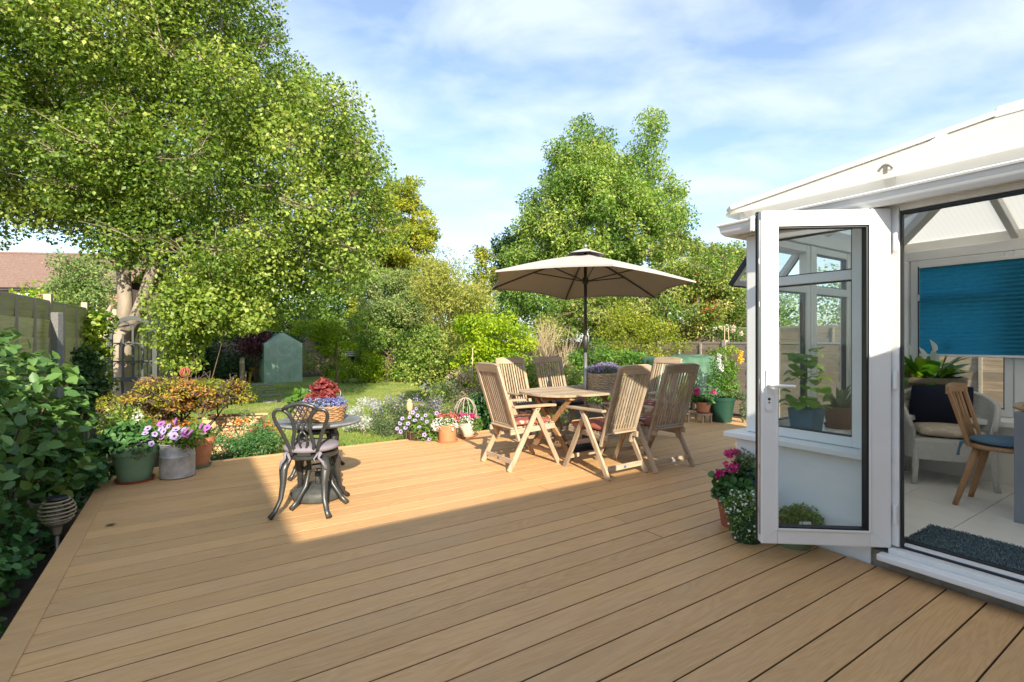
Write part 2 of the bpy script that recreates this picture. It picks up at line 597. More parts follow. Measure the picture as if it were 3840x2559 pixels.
glassmat('glass', (0.975, 0.99, 0.985))
glassmat('glass_door', (0.965, 0.99, 0.985), 1.0)


def deckmat():
    m, nt, b, out = newmat('deck_board')
    co = coords(nt, 'Object', (0.55, 5.5, 5.5), 37.0)
    n1 = N(nt, 'ShaderNodeTexNoise', Scale=1.3, Detail=3.0, Roughness=0.5, Distortion=0.9)
    nt.links.new(co, n1.inputs['Vector'])
    mu = N(nt, 'ShaderNodeMath', operation='MULTIPLY'); mu.inputs[1].default_value = 85.0
    nt.links.new(n1.outputs['Fac'], mu.inputs[0])
    sn = N(nt, 'ShaderNodeMath', operation='SINE'); nt.links.new(mu.outputs[0], sn.inputs[0])
    co2 = coords(nt, 'Object', (5, 90, 90), 11.0)
    n2 = N(nt, 'ShaderNodeTexNoise', Scale=1.6, Detail=5.0, Roughness=0.65)
    nt.links.new(co2, n2.inputs['Vector'])
    ma = N(nt, 'ShaderNodeMath', operation='MULTIPLY_ADD'); ma.inputs[1].default_value = 0.13; 
    nt.links.new(sn.outputs[0], ma.inputs[0]); nt.links.new(n2.outputs['Fac'], ma.inputs[2])
    grain = ramp(nt, ma.outputs[0], [(0.22, (0.555, 0.305, 0.128)), (0.5, (0.62, 0.357, 0.157)), (0.78, (0.67, 0.402, 0.188))])
    # weathered greyish patches and foot-worn stains
    co3 = coords(nt, 'Object', (1.2, 2.2, 2.2), 23.0)
    n3 = N(nt, 'ShaderNodeTexNoise', Scale=1.7, Detail=5.0, Roughness=0.6)
    nt.links.new(co3, n3.inputs['Vector'])
    mxn = nt.nodes.new('ShaderNodeMixRGB')
    nt.links.new(ramp(nt, n3.outputs['Fac'], [(0.44, 0.0), (0.72, 0.42)]), mxn.inputs['Fac'])
    nt.links.new(grain, mxn.inputs['Color1']); mxn.inputs['Color2'].default_value = (0.51, 0.32, 0.18, 1)
    oi = nt.nodes.new('ShaderNodeObjectInfo')
    hs = nt.nodes.new('ShaderNodeHueSaturation')
    mr = N(nt, 'ShaderNodeMapRange'); mr.inputs['To Min'].default_value = 0.90; mr.inputs['To Max'].default_value = 1.06
    nt.links.new(oi.outputs['Random'], mr.inputs['Value']); nt.links.new(mr.outputs[0], hs.inputs['Value'])
    nt.links.new(mxn.outputs[0], hs.inputs['Color']); nt.links.new(hs.outputs[0], b.inputs['Base Color'])
    b.inputs['Roughness'].default_value = 0.52
    b.inputs['Specular IOR Level'].default_value = 0.3
    bp = N(nt, 'ShaderNodeBump', Strength=0.5, Distance=0.004)
    nt.links.new(ma.outputs[0], bp.inputs['Height']); nt.links.new(bp.outputs[0], b.inputs['Normal'])
    return m


deckmat()


def grassground():
    m, nt, b, out = newmat('lawn')
    co = coords(nt, 'Object', (1, 1, 1))
    n1 = N(nt, 'ShaderNodeTexNoise', Scale=0.9, Detail=6.0, Roughness=0.65)
    n2 = N(nt, 'ShaderNodeTexNoise', Scale=45.0, Detail=4.0, Roughness=0.7)
    for n in (n1, n2): nt.links.new(co, n.inputs['Vector'])
    c1 = ramp(nt, n1.outputs['Fac'], [(0.3, (0.14, 0.24, 0.035)), (0.52, (0.24, 0.31, 0.06)), (0.72, (0.44, 0.40, 0.14))])
    mxn = N(nt, 'ShaderNodeMixRGB', blend_type='MULTIPLY'); mxn.inputs['Fac'].default_value = 0.8
    nt.links.new(c1, mxn.inputs['Color1'])
    nt.links.new(ramp(nt, n2.outputs['Fac'], [(0.3, 0.55), (0.7, 1.25)]), mxn.inputs['Color2'])
    nt.links.new(mxn.outputs[0], b.inputs['Base Color'])
    b.inputs['Roughness'].default_value = 0.9
    bp = N(nt, 'ShaderNodeBump', Strength=0.9, Distance=0.03)
    nt.links.new(n2.outputs['Fac'], bp.inputs['Height']); nt.links.new(bp.outputs[0], b.inputs['Normal'])


grassground()
leafmat('grass_blade', [(0.15, 0.26, 0.035), (0.29, 0.37, 0.07), (0.50, 0.46, 0.17)], 0.4)


def polycarb(name, axis):
    """opal multiwall roof sheet: scatters the sun through; fine ribs"""
    m, nt, b, out = newmat(name)
    b.inputs['Base Color'].default_value = (0.96, 0.96, 0.955, 1)
    b.inputs['Roughness'].default_value = 0.35
    tr = nt.nodes.new('ShaderNodeBsdfTranslucent')
    co = coords(nt, 'Object', (1, 1, 1))
    wv = N(nt, 'ShaderNodeTexWave', Scale=9.0, Distortion=0.0); wv.bands_direction = axis
    nt.links.new(co, wv.inputs['Vector'])
    nt.links.new(ramp(nt, wv.outputs['Fac'], [(0.0, (0.93, 0.90, 0.83)), (0.3, (0.98, 0.965, 0.92)), (1.0, (0.98, 0.965, 0.92))]), tr.inputs[0])
    mxs = N(nt, 'ShaderNodeMixShader', Fac=0.66)
    nt.links.new(b.outputs[0], mxs.inputs[1]); nt.links.new(tr.outputs[0], mxs.inputs[2])
    nt.links.new(mxs.outputs[0], out.inputs[0])


polycarb('polycarbonate', 'Y')
polycarb('polycarbonate_end', 'X')

# ------------------------------------------------------------------ ground, lawn
o = struct(MB().add([(-260, -60, 0), (260, -60, 0), (260, 400, 0), (-260, 400, 0)], [(0, 1, 2, 3)]).build('ground', MATS['soil']))
o.location.z = GZ


def lz(c):
    return GZ + .016 + .22 * max(0.0, min(1.0, (13.0 - c) / 6.7))


LU0 = lambda c: float(np.interp(c, [6.3, 8.6, 10.5, 14, 19, 23.5], [1.2, 1.0, .2, -.3, -.4, .4]))
LU1 = lambda c: float(np.interp(c, [6.3, 7.6, 8.6, 9.6, 12, 15, 20, 24.2], [4.6, 5.0, 5.6, 6.6, 7.6, 7.4, 7.6, 6.6]))
vs, fs = [], []
NC, NU_ = 40, 10
for i in range(NC + 1):
    c = 6.305 + (24.0 - 6.305) * i / NC
    for j in range(NU_ + 1):
        u = LU0(c) + (LU1(c) - LU0(c)) * j / NU_
        vs.append(W(u, c, lz(c)))
for i in range(NC):
    for j in range(NU_):
        a_ = i * (NU_ + 1) + j
        fs.append((a_, a_ + 1, a_ + NU_ + 2, a_ + NU_ + 1))
# turned-down edge
rim = [j for j in range(NU_ + 1)] + [i * (NU_ + 1) + NU_ for i in range(1, NC + 1)] + [NC * (NU_ + 1) + j for j in range(NU_ - 1, -1, -1)] + [i * (NU_ + 1) for i in range(NC - 1, 0, -1)]
nb = len(vs)
vs += [(vs[k][0], vs[k][1], GZ - .01) for k in rim]
fs += [(rim[k], nb + k, nb + (k + 1) % len(rim), rim[(k + 1) % len(rim)]) for k in range(len(rim))]
struct(MB().add(vs, fs).build('lawn', MATS['lawn']))
rng = np.random.default_rng(5)
n = 60000
cc = 6.32 + 13.5 * rng.random(n) ** 1.8
uu = rng.uniform(-0.4, 7.6, n)
keep = np.array([LU0(c) < u < LU1(c) for u, c in zip(uu, cc)])
uu, cc = uu[keep], cc[keep]; n = len(uu)
P = np.column_stack([UX * uu - UY * cc, UY * uu + UX * cc, np.array([lz(c) - .004 for c in cc])])
A = unit(np.column_stack([rng.normal(0, .45, n), rng.normal(0, .45, n), np.ones(n)]))
gr = leaf_mesh('grass', P, A, unit(rng.normal(size=(n, 3))), rng.uniform(.03, .07, n), rng.uniform(.006, .012, n),
               .45 + .35 * np.sin(uu * 2.1 + cc) * np.cos(cc * 1.7) + rng.normal(0, .2, n), MATS['grass_blade'])
stuff(link('grass', gr))
# stepping slabs sunk in the far lawn, in the shade of the big tree
for i, (x, y) in enumerate(((985, 1447), (1000, 1466), (1015, 1486), (1030, 1508))):
    Y = (CAM_H - GZ) * FPX / (y - 1279.5)
    so = MB().box(-.32, .32, -.24, .24, -.03, .03).build('paving_slab', MATS['concrete'], bevel=.01)
    so.location = ((x - 1920) / FPX * Y, Y, GZ + .012); so.rotation_euler.z = ANG + .1 * i
    struct(so)

# ------------------------------------------------------------------ deck
DL, DF, DR, DB = -0.575, 6.28, 7.75, -1.09     # left edge, far edge, right edge, house side (u, c)
PITCH, GAP, TH = 0.1583, 0.007, 0.028
dk = MB()
dk.box(DL + .02, DR - .02, DB, DF - .02, -.19, -.045)
deck = struct(dk.build('deck', MATS['soil']))
deck.rotation_euler.z = ANG


def board(m, u0, u1, c0, c1, z1=0.0, ch=.0018):
    z0 = z1 - TH
    prof = [(c0, z0), (c1, z0), (c1, z1 - ch), (c1 - ch, z1), (c0 + ch, z1), (c0, z1 - ch)]
    vs = [(u0, a, z) for a, z in prof] + [(u1, a, z) for a, z in prof]
    k = len(prof)
    fs = [tuple(range(k)), tuple(range(k, 2 * k))[::-1]] + [(i, i + k, (i + 1) % k + k, (i + 1) % k) for i in range(k)]
    return m.add(vs, fs)


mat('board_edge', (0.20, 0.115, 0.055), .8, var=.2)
# board gaps measured in the photograph: c = 3.466 + k * PITCH
k0 = math.ceil((DB - 3.466) / PITCH)
k1 = int((DF - .075 - 3.466) / PITCH)
rr = random.Random(3)
for k in range(k0 - 1, k1 + 1):
    a, b_ = 3.466 + k * PITCH + GAP / 2, 3.466 + (k + 1) * PITCH - GAP / 2
    a, b_ = max(a, DB), min(b_, DF - .08)
    if b_ - a < .02: continue
    end = 3.335 if b_ < 2.06 else (3.335 if a < 2.14 else DR)
    cuts = [DL]
    if k % 2 == 0:
        if end > 3.4: cuts += [2.63, 5.9]
    else:
        if end > 3.4: cuts += [4.35]
    cuts.append(end)
    for u0, u1 in zip(cuts[:-1], cuts[1:]):
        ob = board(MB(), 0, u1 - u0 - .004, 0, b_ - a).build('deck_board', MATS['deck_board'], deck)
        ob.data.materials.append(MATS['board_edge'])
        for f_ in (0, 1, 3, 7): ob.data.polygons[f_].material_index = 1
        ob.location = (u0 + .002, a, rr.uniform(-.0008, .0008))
# edging: a flat board round the left and the far edge, its inner edge proud of the boards
for (p, q) in (((DL - .056, 0.0), (DL - .056, DF)),):
    ob = MB().box(-.052, .0575, -1.09, DF, -.03, .006).build('edging_board', MATS['deck_board'], deck, bevel=.004)
    ob.location = (DL - .056, 0, 0)
ob = MB().box(DL - .108, DR, -.036, .036, -.03, .002).build('edging_board', MATS['deck_board'], deck, bevel=.004)
ob.location = (0, DF - .037, 0)
MB().box(DL - .112, DL - .09, DB, DF + .02, GZ + .02, -.031).build('fascia_board', MATS['deck_board'], deck)
MB().box(DL - .1, DR, DF - .001, DF + .02, GZ + .02, -.031).build('fascia_board', MATS['deck_board'], deck)
# a few dead leaves and bits on the boards
leafmat('dead_leaf', [(0.05, 0.035, 0.02), (0.10, 0.07, 0.04)], .1)
for i, (x, y, s) in enumerate(((392, 1977, .07),)):
    Y = CAM_H * FPX / (y - 1279.5)
    lm = leaf_mesh('fallen_leaf', nm([[0, 0, 0.002]]), nm([[1, .6, .03]]), nm([[.1, 0, 1]]), nm([s]), nm([s * .5]), nm([.3]), MATS['dead_leaf'], True)
    lo = link('fallen_leaf', lm, None, ((x - 1920) / FPX * Y, Y, .006), (0, 0, i * 1.3))
    tag(lo, ['curled dark fallen leaf lying on open deck boards', 'small dead leaf on the deck edging farthest from the pots', 'small leaf lying on the deck edging beside the spiral lamp'][i], 'leaf')

# ------------------------------------------------------------------ the house behind (casts the shade over the near deck)
mat('house_render', (0.70, 0.63, 0.52), .85, var=.05, vscale=3, bump=.2)
hs = thing('house', 'cream rendered house whose eaves shade the near part of the deck', 'house', W(2, -3, GZ), ANG)
H0 = MB((2, -3, GZ)); H0.box(-1.7, 6.3, -6.0, -1.42, GZ, 2.47); H0.build('wall', MATS['house_render'], hs)
H0 = MB((2, -3, GZ)); H0.box(-6.5, -2.2, -9.0, -2.9, GZ, 4.8); H0.build('wall', MATS['house_render'], hs)
H0 = MB((2, -3, GZ))
H0.prism([(-1.95, -1.1, 2.515), (6.5, -1.1, 2.515), (6.5, -6.2, 4.4), (-1.95, -6.2, 4.4)], (0, 0, -.06), (0, 0, 0)); H0.build('roof', MATS['roof_tile'], hs)
H0 = MB((2, -3, GZ))
H0.prism([(-6.8, -2.6, 4.9), (-1.93, -2.6, 4.9), (-3.5, -5.9, 6.1), (-6.8, -5.9, 6.1)], (0, 0, -.06), (0, 0, 0))
H0.prism([(-1.93, -2.6, 4.9), (-1.93, -9.2, 4.9), (-3.5, -5.9, 6.1)], (0, 0, -.06), (0, 0, 0)); H0.build('roof', MATS['roof_tile'], hs)
for wu in (-.2, 1.6):
    H0 = MB((2, -3, GZ)); H0.box(wu, wu + 1.1, -1.415, -1.38, .95, 2.1); wo = H0.build('window', MATS['upvc'], hs)
    H0 = MB((2, -3, GZ)); H0.box(wu + .07, wu + 1.03, -1.378, -1.37, 1.02, 2.03); H0.build('pane', MATS['glass'], wo)

# ------------------------------------------------------------------ conservatory  (built in the garden's u, c axes)
CO = (4.5, 0.5, 0)
cons = thing('conservatory', 'white conservatory with opal hipped roof and its glazed door standing open', 'conservatory', W(*CO), ANG)


def cp(fn, name, m_, parent=None, **kw):
    mb = MB(CO)
    fn(mb)
    return mb.build(name, m_, parent or cons, **kw)


cp(lambda m: m.box(3.35, 3.56, 1.285, 2.14, -.2, .60), 'dwarf_wall', MATS['render_white'], bevel=.006)
cp(lambda m: m.box(3.56, 5.95, 1.93, 2.14, -.2, .60), 'dwarf_wall', MATS['render_white'], bevel=.006)
cp(lambda m: m.box(5.60, 5.95, -1.1, 1.93, -.2, .60), 'dwarf_wall', MATS['interior_white'], bevel=.006)
cp(lambda m: m.box(3.352, 3.60, -1.1, 1.282, -.2, .085), 'plinth', MATS['concrete'], bevel=.008)
cp(lambda m: m.box(3.602, 5.598, -1.1, 1.928, -.1, .118), 'floor_slab', MATS['concrete'])
# floor tiles, each its own
mat('floor_tile', (0.86, 0.825, 0.74), 0.32, var=0.05, vscale=3)
tm = {}
for i in range(5):
    for j in range(8):
        u0, u1 = 3.602 + i * .447, min(3.602 + (i + 1) * .447, 5.598)
        c0, c1 = max(1.178 + .36 - (j + 1) * .447 + .447, -1.1), min(1.178 + .36 - j * .447 + .447, 1.928)
        if c1 - c0 < .02 or u1 - u0 < .02: continue
        cp(lambda m: m.box(u0 + .002, u1 - .002, c0 + .002, c1 - .002, .119, .13), 'floor_tile', MATS['floor_tile'], bevel=.0015, seg=1)
# sills
cp(lambda m: m.box(3.285, 3.46, 1.27, 2.20, .602, .642), 'sill', MATS['upvc'], bevel=.006)
cp(lambda m: m.box(3.462, 5.98, 2.03, 2.20, .602, .640), 'sill', MATS['upvc'], bevel=.006)
cp(lambda m: m.box(3.462, 3.64, 1.30, 2.02, .604, .648), 'inner_sill', MATS['upvc'], bevel=.006)
cp(lambda m: m.box(3.642, 5.50, 1.72, 2.028, .604, .648), 'inner_sill', MATS['upvc'], bevel=.006)
cp(lambda m: m.box(5.502, 5.90, .0, 2.028, .604, .650), 'inner_sill', MATS['interior_white'], bevel=.006)


def window_w(axis, fixed, a0, a1, z0, z1, name='window', fr=.055, dp=.06, transom=1.71, opened=False):
    """one glazed unit; axis 'c' runs along c at u = fixed, axis 'u' runs along u at c = fixed"""
    def bx(m, s0, s1, zz0, zz1, e=0.0):
        d = dp / 2 - e
        if axis == 'c': m.box(fixed - d, fixed + d, s0, s1, zz0, zz1)
        else: m.box(s0, s1, fixed - d, fixed + d, zz0, zz1)

    def frame(m):
        bx(m, a0, a0 + fr, z0, z1); bx(m, a1 - fr, a1, z0, z1)
        bx(m, a0 + fr, a1 - fr, z0, z0 + fr * 1.1, .002); bx(m, a0 + fr, a1 - fr, z1 - fr, z1, .002)
        bx(m, a0 + fr, a1 - fr, transom - .03, transom + .03, -.004)
    w = cp(frame, name, MATS['upvc'], bevel=.004)

    def gk(zz0, zz1):
        def f(m):
            g = .008
            for (s0, s1, y0, y1) in ((a0 + fr, a0 + fr + g, zz0, zz1), (a1 - fr - g, a1 - fr, zz0, zz1),
                                     (a0 + fr + g, a1 - fr - g, zz0, zz0 + g), (a0 + fr + g, a1 - fr - g, zz1 - g, zz1)):
                bx(m, s0, s1, y0, y1, .012)
        return f
    spans = [(z0 + fr * 1.1, transom - .03)] + ([] if opened else [(transom + .03, z1 - fr)])
    for (p, q) in spans:
        cp(gk(p, q), 'gasket', MATS['gasket'], w).parent = w
        ob = cp(lambda m: bx(m, a0 + fr + .004, a1 - fr - .004, p + .004, q - .004, dp / 2 - .002), 'pane', MATS['glass'])
        ob.parent = w
    return w


window_w('c', 3.45, 1.36, 1.985, .645, 2.06)
window_w('u', 2.04, 3.505, 4.15, .645, 2.06, opened=True)
window_w('u', 2.04, 4.20, 4.84, .645, 2.06)
window_w('u', 2.04, 4.90, 5.56, .645, 2.06)
window_w('c', 5.84, 1.19, 1.90, .655, 2.06)
cp(lambda m: m.box(3.40, 3.503, 1.99, 2.095, .643, 2.06), 'corner_post', MATS['upvc'], bevel=.012)
cp(lambda m: m.box(4.152, 4.198, 2.0, 2.08, .643, 2.06), 'post', MATS['upvc'], bevel=.006)
cp(lambda m: m.box(4.842, 4.898, 2.0, 2.08, .643, 2.06), 'post', MATS['upvc'], bevel=.006)
cp(lambda m: m.box(5.562, 5.90, 1.905, 2.095, .643, 2.06), 'corner_post', MATS['upvc'], bevel=.012)
cp(lambda m: m.box(3.39, 3.50, 1.195, 1.355, .10, 2.06), 'post', MATS['upvc_worn'], bevel=.008)
# ribbed white panel beside the blind window
for i in range(16):
    cp(lambda m: m.box(5.80, 5.86 + .004 * (i % 2), 1.185 - (i + 1) * .075, 1.182 - i * .075, .655, 2.06), 'wall_panel', MATS['upvc'], bevel=.006)
# open top light over the first back window, pushed out at its foot
th = math.radians(37)
vent = MB(CO)
hz, hc, Lv = 2.035, 2.075, .37


def vpt(s, t, e):  # s along u, t down the sash, e off its face
    return (s, hc + t * math.sin(th) + e * math.cos(th), hz - t * math.cos(th) + e * math.sin(th))


def vbox(m, s0, s1, t0, t1, e0, e1):
    m.hexa([vpt(s0, t0, e0), vpt(s1, t0, e0), vpt(s1, t1, e0), vpt(s0, t1, e0)], [vpt(s0, t0, e1), vpt(s1, t0, e1), vpt(s1, t1, e1), vpt(s0, t1, e1)])


for a in ((3.52, 3.57, 0, Lv), (4.09, 4.14, 0, Lv), (3.57, 4.09, 0, .05), (3.57, 4.09, Lv - .05, Lv)):
    vbox(vent, *a, -.02, .02)
vt = vent.build('top_light', MATS['upvc'], cons, bevel=.004)
for s0 in (3.512, 4.141):
    v2 = MB(CO); vbox(v2, s0, s0 + .007, .0, Lv, -.028, .012); v2.build('gasket', MATS['gasket'], vt)
v2 = MB(CO); vbox(v2, 3.51, 4.15, Lv, Lv + .006, -.028, .012); v2.build('gasket', MATS['gasket'], vt)
v2 = MB(CO); vbox(v2, 3.575, 4.085, .052, Lv - .052, -.002, .002); v2.build('pane', MATS['glass'], vt)
v2 = MB(CO); v2.bar(vpt(3.6, .2, -.02), (3.6, 2.06, 1.80), .02, .006); v2.build('stay', MATS['steel'], vt)

# door frame: jamb, head, threshold and its projecting sill
cp(lambda m: m.box(3.36, 3.43, 1.152, 1.193, .135, 2.10), 'door_jamb', MATS['upvc_worn'], bevel=.005)
cp(lambda m: m.box(3.375, 3.40, 1.140, 1.1505, .135, 2.03), 'gasket', MATS['gasket'])
cp(lambda m: m.box(3.36, 3.43, -1.1, 1.150, 2.035, 2.10), 'door_head', MATS['upvc_worn'], bevel=.005)
cp(lambda m: m.box(3.372, 3.425, -1.1, 1.139, 2.018, 2.034), 'gasket', MATS['gasket'])
cp(lambda m: m.box(3.33, 3.46, -1.1, 1.193, .087, .125), 'threshold', MATS['upvc_worn'], bevel=.004)
cp(lambda m: m.box(3.405, 3.455, -1.1, 1.150, .126, .142), 'threshold_rail', MATS['upvc'], bevel=.004)
cp(lambda m: m.box(3.385, 3.400, -1.1, 1.150, .126, .136), 'gasket', MATS['gasket'])
cp(lambda m: m.box(3.456, 3.475, -1.1, 1.150, .126, .150), 'gasket', MATS['gasket'])
cp(lambda m: m.box(3.255, 3.328, -1.1, 1.225, .062, .098), 'door_sill', MATS['upvc'], bevel=.008)
# eaves beam, fascia, gutter with its brackets
cp(lambda m: m.sweep([(-.05, -.04), (.06, -.04), (.06, .05), (-.05, .05)], [(3.44, -1.1, 2.105), (3.44, 2.055, 2.105), (5.88, 2.055, 2.105), (5.88, -1.1, 2.105)]), 'eaves_beam', MATS['upvc'], bevel=.006)
gp = [(.0, .0), (-.012, -.055), (-.045, -.085), (-.09, -.088), (-.115, -.062), (-.122, -.022), (-.123, -.008), (-.138, -.006), (-.141, .006), (-.134, .013), (-.112, .013),
      (-.112, -.02), (-.1, -.055), (-.082, -.074), (-.05, -.072), (-.026, -.05), (-.014, .0)]
gp = [(a_ * .82, h_ * .85) for a_, h_ in gp]
cp(lambda m: m.sweep(gp, [(3.345, -1.1, 2.135), (3.345, 2.105, 2.135), (5.97, 2.105, 2.135)]), 'gutter', MATS['upvc'], auto=True)
cp(lambda m: m.sweep([(-.01, -.07), (.05, -.07), (.05, .112), (-.01, .112)], [(3.36, -1.1, 2.13), (3.36, 2.10, 2.13), (5.96, 2.10, 2.13)]), 'fascia', MATS['upvc'])
cp(lambda m: m.box(5.86, 5.91, -1.1, 2.10, 2.157, 2.242), 'fascia', MATS['interior_white'])
for c in (1.93, .35):
    cp(lambda m: m.box(3.225, 3.24, c, c + .03, 2.05, 2.155), 'gutter_bracket', MATS['upvc'], bevel=.005)
cp(lambda m: m.box(3.315, 3.335, 1.245, 1.275, 2.0, 2.09), 'gutter_bracket', MATS['upvc'], bevel=.004)

# roof: opal sheets between glazing bars, hips and ridge
RS, E0 = .46, 2.235
ULO, UHI, UM, CE, CB = 3.27, 5.99, 4.5, 2.17, -1.1


def zl(u): return E0 + RS * (u - 3.3)


def L3(u, c): return (u, c, zl(u))


KR = 1.2      # the right slope is a little wider


def R3(u, c): return (4.5 + (4.5 - u) * KR, c, zl(u))


def E3(u, c): return (u, c, E0 + RS * (2.12 - c))


def hipc(u): return 2.12 - (u - 3.3)


bars_c = [-1.1, -.29, .45, 1.19]
for side in (L3, R3):
    for a, b_ in zip(bars_c[:-1], bars_c[1:]):
        if b_ < 1.0: poly = [(ULO, a), (UM, a), (UM, b_), (ULO, b_)]
        else: poly = [(ULO, a), (UM, a), (UM, hipc(UM)), (3.3 + 2.12 - b_, b_), (ULO, b_)]
        cp(lambda m: m.prism([side(*p) for p in poly], (0, 0, -.012), (0, 0, .012)), 'roof_panel', MATS['polycarbonate'])
    cp(lambda m: m.prism([side(*p) for p in [(ULO, 1.19), (3.3 + .93, 1.19), (ULO + .005, 2.14)]], (0, 0, -.012), (0, 0, .012)), 'roof_panel', MATS['polycarbonate'])
bars_u = [3.95, 4.5, 5.05]
us = [3.3] + bars_u + [4.5 + 1.2 * KR]


def hipr(u): return hipc(4.5 - (u - 4.5) / KR)


for a, b_ in zip(us[:-1], us[1:]):
    top = lambda u: hipc(u) if u <= 4.5 else hipr(u)
    poly = [(a, CE), (b_, CE), (b_, top(b_)), (a, top(a))]
    if abs(top(a) - 2.12) < .01: poly = [(a - .03, CE), (b_, CE), (b_, top(b_))]
    if abs(top(b_) - 2.12) < .01: poly = [(a, CE), (b_ + .03, CE), (a, top(a))]
    cp(lambda m: m.prism([E3(*p) for p in poly], (0, 0, -.012), (0, 0, .012)), 'roof_panel', MATS['polycarbonate_end'])


def gbar(p, q, cap=True):
    p, q = Vector(p), Vector(q)
    dz = Vector((0, 0, 1))
    cp(lambda m: m.bar(p - dz * .055, q - dz * .055, .05, .075), 'rafter', MATS['polycarb_bar'], bevel=.006)
    if cap: cp(lambda m: m.bar(p + dz * .021, q + dz * .021, .035, .014), 'glazing_cap', MATS['upvc'])


for side in (L3, R3):
    for c in bars_c:
        top = UM if c < .92 else 3.3 + 2.12 - c
        gbar(side(3.34, c), side(top, c))
for u in bars_u:
    gbar(E3(u, 2.08), E3(u, hipc(u) if u <= 4.5 else hipr(u)))
for s in (0, 1):
    p = (3.27, 2.15, zl(3.27)) if s == 0 else (4.5 + 1.23 * KR, 2.15, zl(3.27))
    q = (4.5, .92, zl(4.5))
    P_, Q_ = Vector(p), Vector(q)
    cp(lambda m: m.bar(P_ + Vector((0, 0, .028)), Q_ + Vector((0, 0, .028)), .115, .03), 'hip_cap', MATS['upvc'], bevel=.008)
    cp(lambda m: m.bar(P_ + (Q_ - P_) * .06 - Vector((0, 0, .06)), Q_ - Vector((0, 0, .06)), .075, .085), 'hip_rafter', MATS['polycarb_bar'], bevel=.008)
mat('ridge_lead', (0.62, 0.61, 0.59), .6, col2=(0.50, 0.49, 0.47), vscale=14, bump=.2)
cp(lambda m: m.sweep([(-.13, -.04), (-.09, .03), (-.04, .058), (.04, .058), (.09, .03), (.13, -.04)], [(4.5, .99, 2.785), (4.5, -1.1, 2.785)]), 'ridge_cap', MATS['ridge_lead'], bevel=.008)
cp(lambda m: m.box(4.44, 4.56, -1.1, .95, 2.68, 2.77), 'ridge_beam', MATS['polycarb_bar'])
# bolt cover left where a glazing bar meets the gutter
cp(lambda m: (m.tube([(3.285, 1.155 + .07 * i / 6, 2.262 + .03 * math.sin(PI * i / 6)) for i in range(7)], .006, 6), m.box(3.28, 3.29, 1.18, 1.20, 2.24, 2.29)), 'glazing_bar_end', MATS['concrete'])

# the open door: leaf hinged at the jamb, swung out over the deck
Hh = W(3.345, 1.18, 0); Hx, Hy = 2.153, 2.815
Ox, Oy = 1.446, 2.878
dvec = Vector((Ox - Hx, Oy - Hy, 0)); LW = dvec.length; dvec.normalize()
# local frame of the conservatory for door points: s along leaf from the hinge, e behind the visible face
rotinv = Matrix.Rotation(-ANG, 3, 'Z')


def dpnt(s, e, z):
    nrm = Vector((-dvec.y, dvec.x, 0))
    if nrm.y < 0: nrm = -nrm
    w = Vector((Hx, Hy, 0)) + dvec * s + nrm * e
    l = rotinv @ w
    return (l.x, l.y, z)


def dbox(m, s0, s1, e0, e1, z0, z1):
    m.hexa([dpnt(s0, e0, z0), dpnt(s1, e0, z0), dpnt(s1, e1, z0), dpnt(s0, e1, z0)], [dpnt(s0, e0, z1), dpnt(s1, e0, z1), dpnt(s1, e1, z1), dpnt(s0, e1, z1)])


DZ0, DZ1 = .125, 2.055
SW = .092


def leaf_frame(m):
    dbox(m, 0, SW + .02, 0, .06, DZ0, DZ1)
    dbox(m, LW - SW, LW, 0, .06, DZ0, DZ1)
    dbox(m, SW + .02, LW - SW, 0.0012, .0588, DZ0, DZ0 + SW)
    dbox(m, SW + .02, LW - SW, 0.0012, .0588, DZ1 - SW, DZ1)


door = cp(leaf_frame, 'door', MATS['upvc'], bevel=.006)
def dsub(fn, name, m_, **kw):
    ob = cp(fn, name, m_, **kw); ob.parent = door; return ob


g = .011
dsub(lambda m: (dbox(m, SW + .02, SW + .02 + g * 1.8, .004, .05, DZ0 + SW, DZ1 - SW), dbox(m, LW - SW - g * .5, LW - SW, .004, .05, DZ0 + SW, DZ1 - SW),
                dbox(m, SW + .02, LW - SW, .004, .05, DZ0 + SW, DZ0 + SW + g * .8), dbox(m, SW + .02, LW - SW, .004, .05, DZ1 - SW - g, DZ1 - SW)), 'gasket', MATS['gasket'])
dsub(lambda m: dbox(m, SW + .025, LW - SW - .004, .026, .03, DZ0 + SW + .004, DZ1 - SW - .004), 'pane', MATS['glass_door'])
# glazing bead round the pane
dsub(lambda m: (dbox(m, SW + .018, SW + .03, -.006, .002, DZ0 + SW - .012, DZ1 - SW + .012), dbox(m, LW - SW - .002, LW - SW + .012, -.006, .002, DZ0 + SW - .012, DZ1 - SW + .012),
                dbox(m, SW + .03, LW - SW - .002, -.0055, .002, DZ0 + SW - .012, DZ0 + SW + .002), dbox(m, SW + .03, LW - SW - .002, -.0055, .002, DZ1 - SW - .002, DZ1 - SW + .012)), 'glazing_bead', MATS['upvc'], bevel=.003)
dsub(lambda m: (dbox(m, LW + .0005, LW + .004, .012, .03, DZ0 + .05, DZ1 - .05)), 'lock_strip', MATS['steel'])
dsub(lambda m: (dbox(m, LW - .003, LW + .008, .052, .066, DZ0 - .005, DZ1 + .006)), 'edge_seal', MATS['gasket'])
dsub(lambda m: (dbox(m, 0, LW + .006, .04, .064, DZ1 + .0005, DZ1 + .005)), 'edge_seal', MATS['gasket'])
for zb in (.3, .55, .95, 1.05, 1.5, 1.75):
    dsub(lambda m: dbox(m, LW + .004, LW + .008, .014, .028, zb, zb + .03), 'lock_bolt', MATS['steel'])
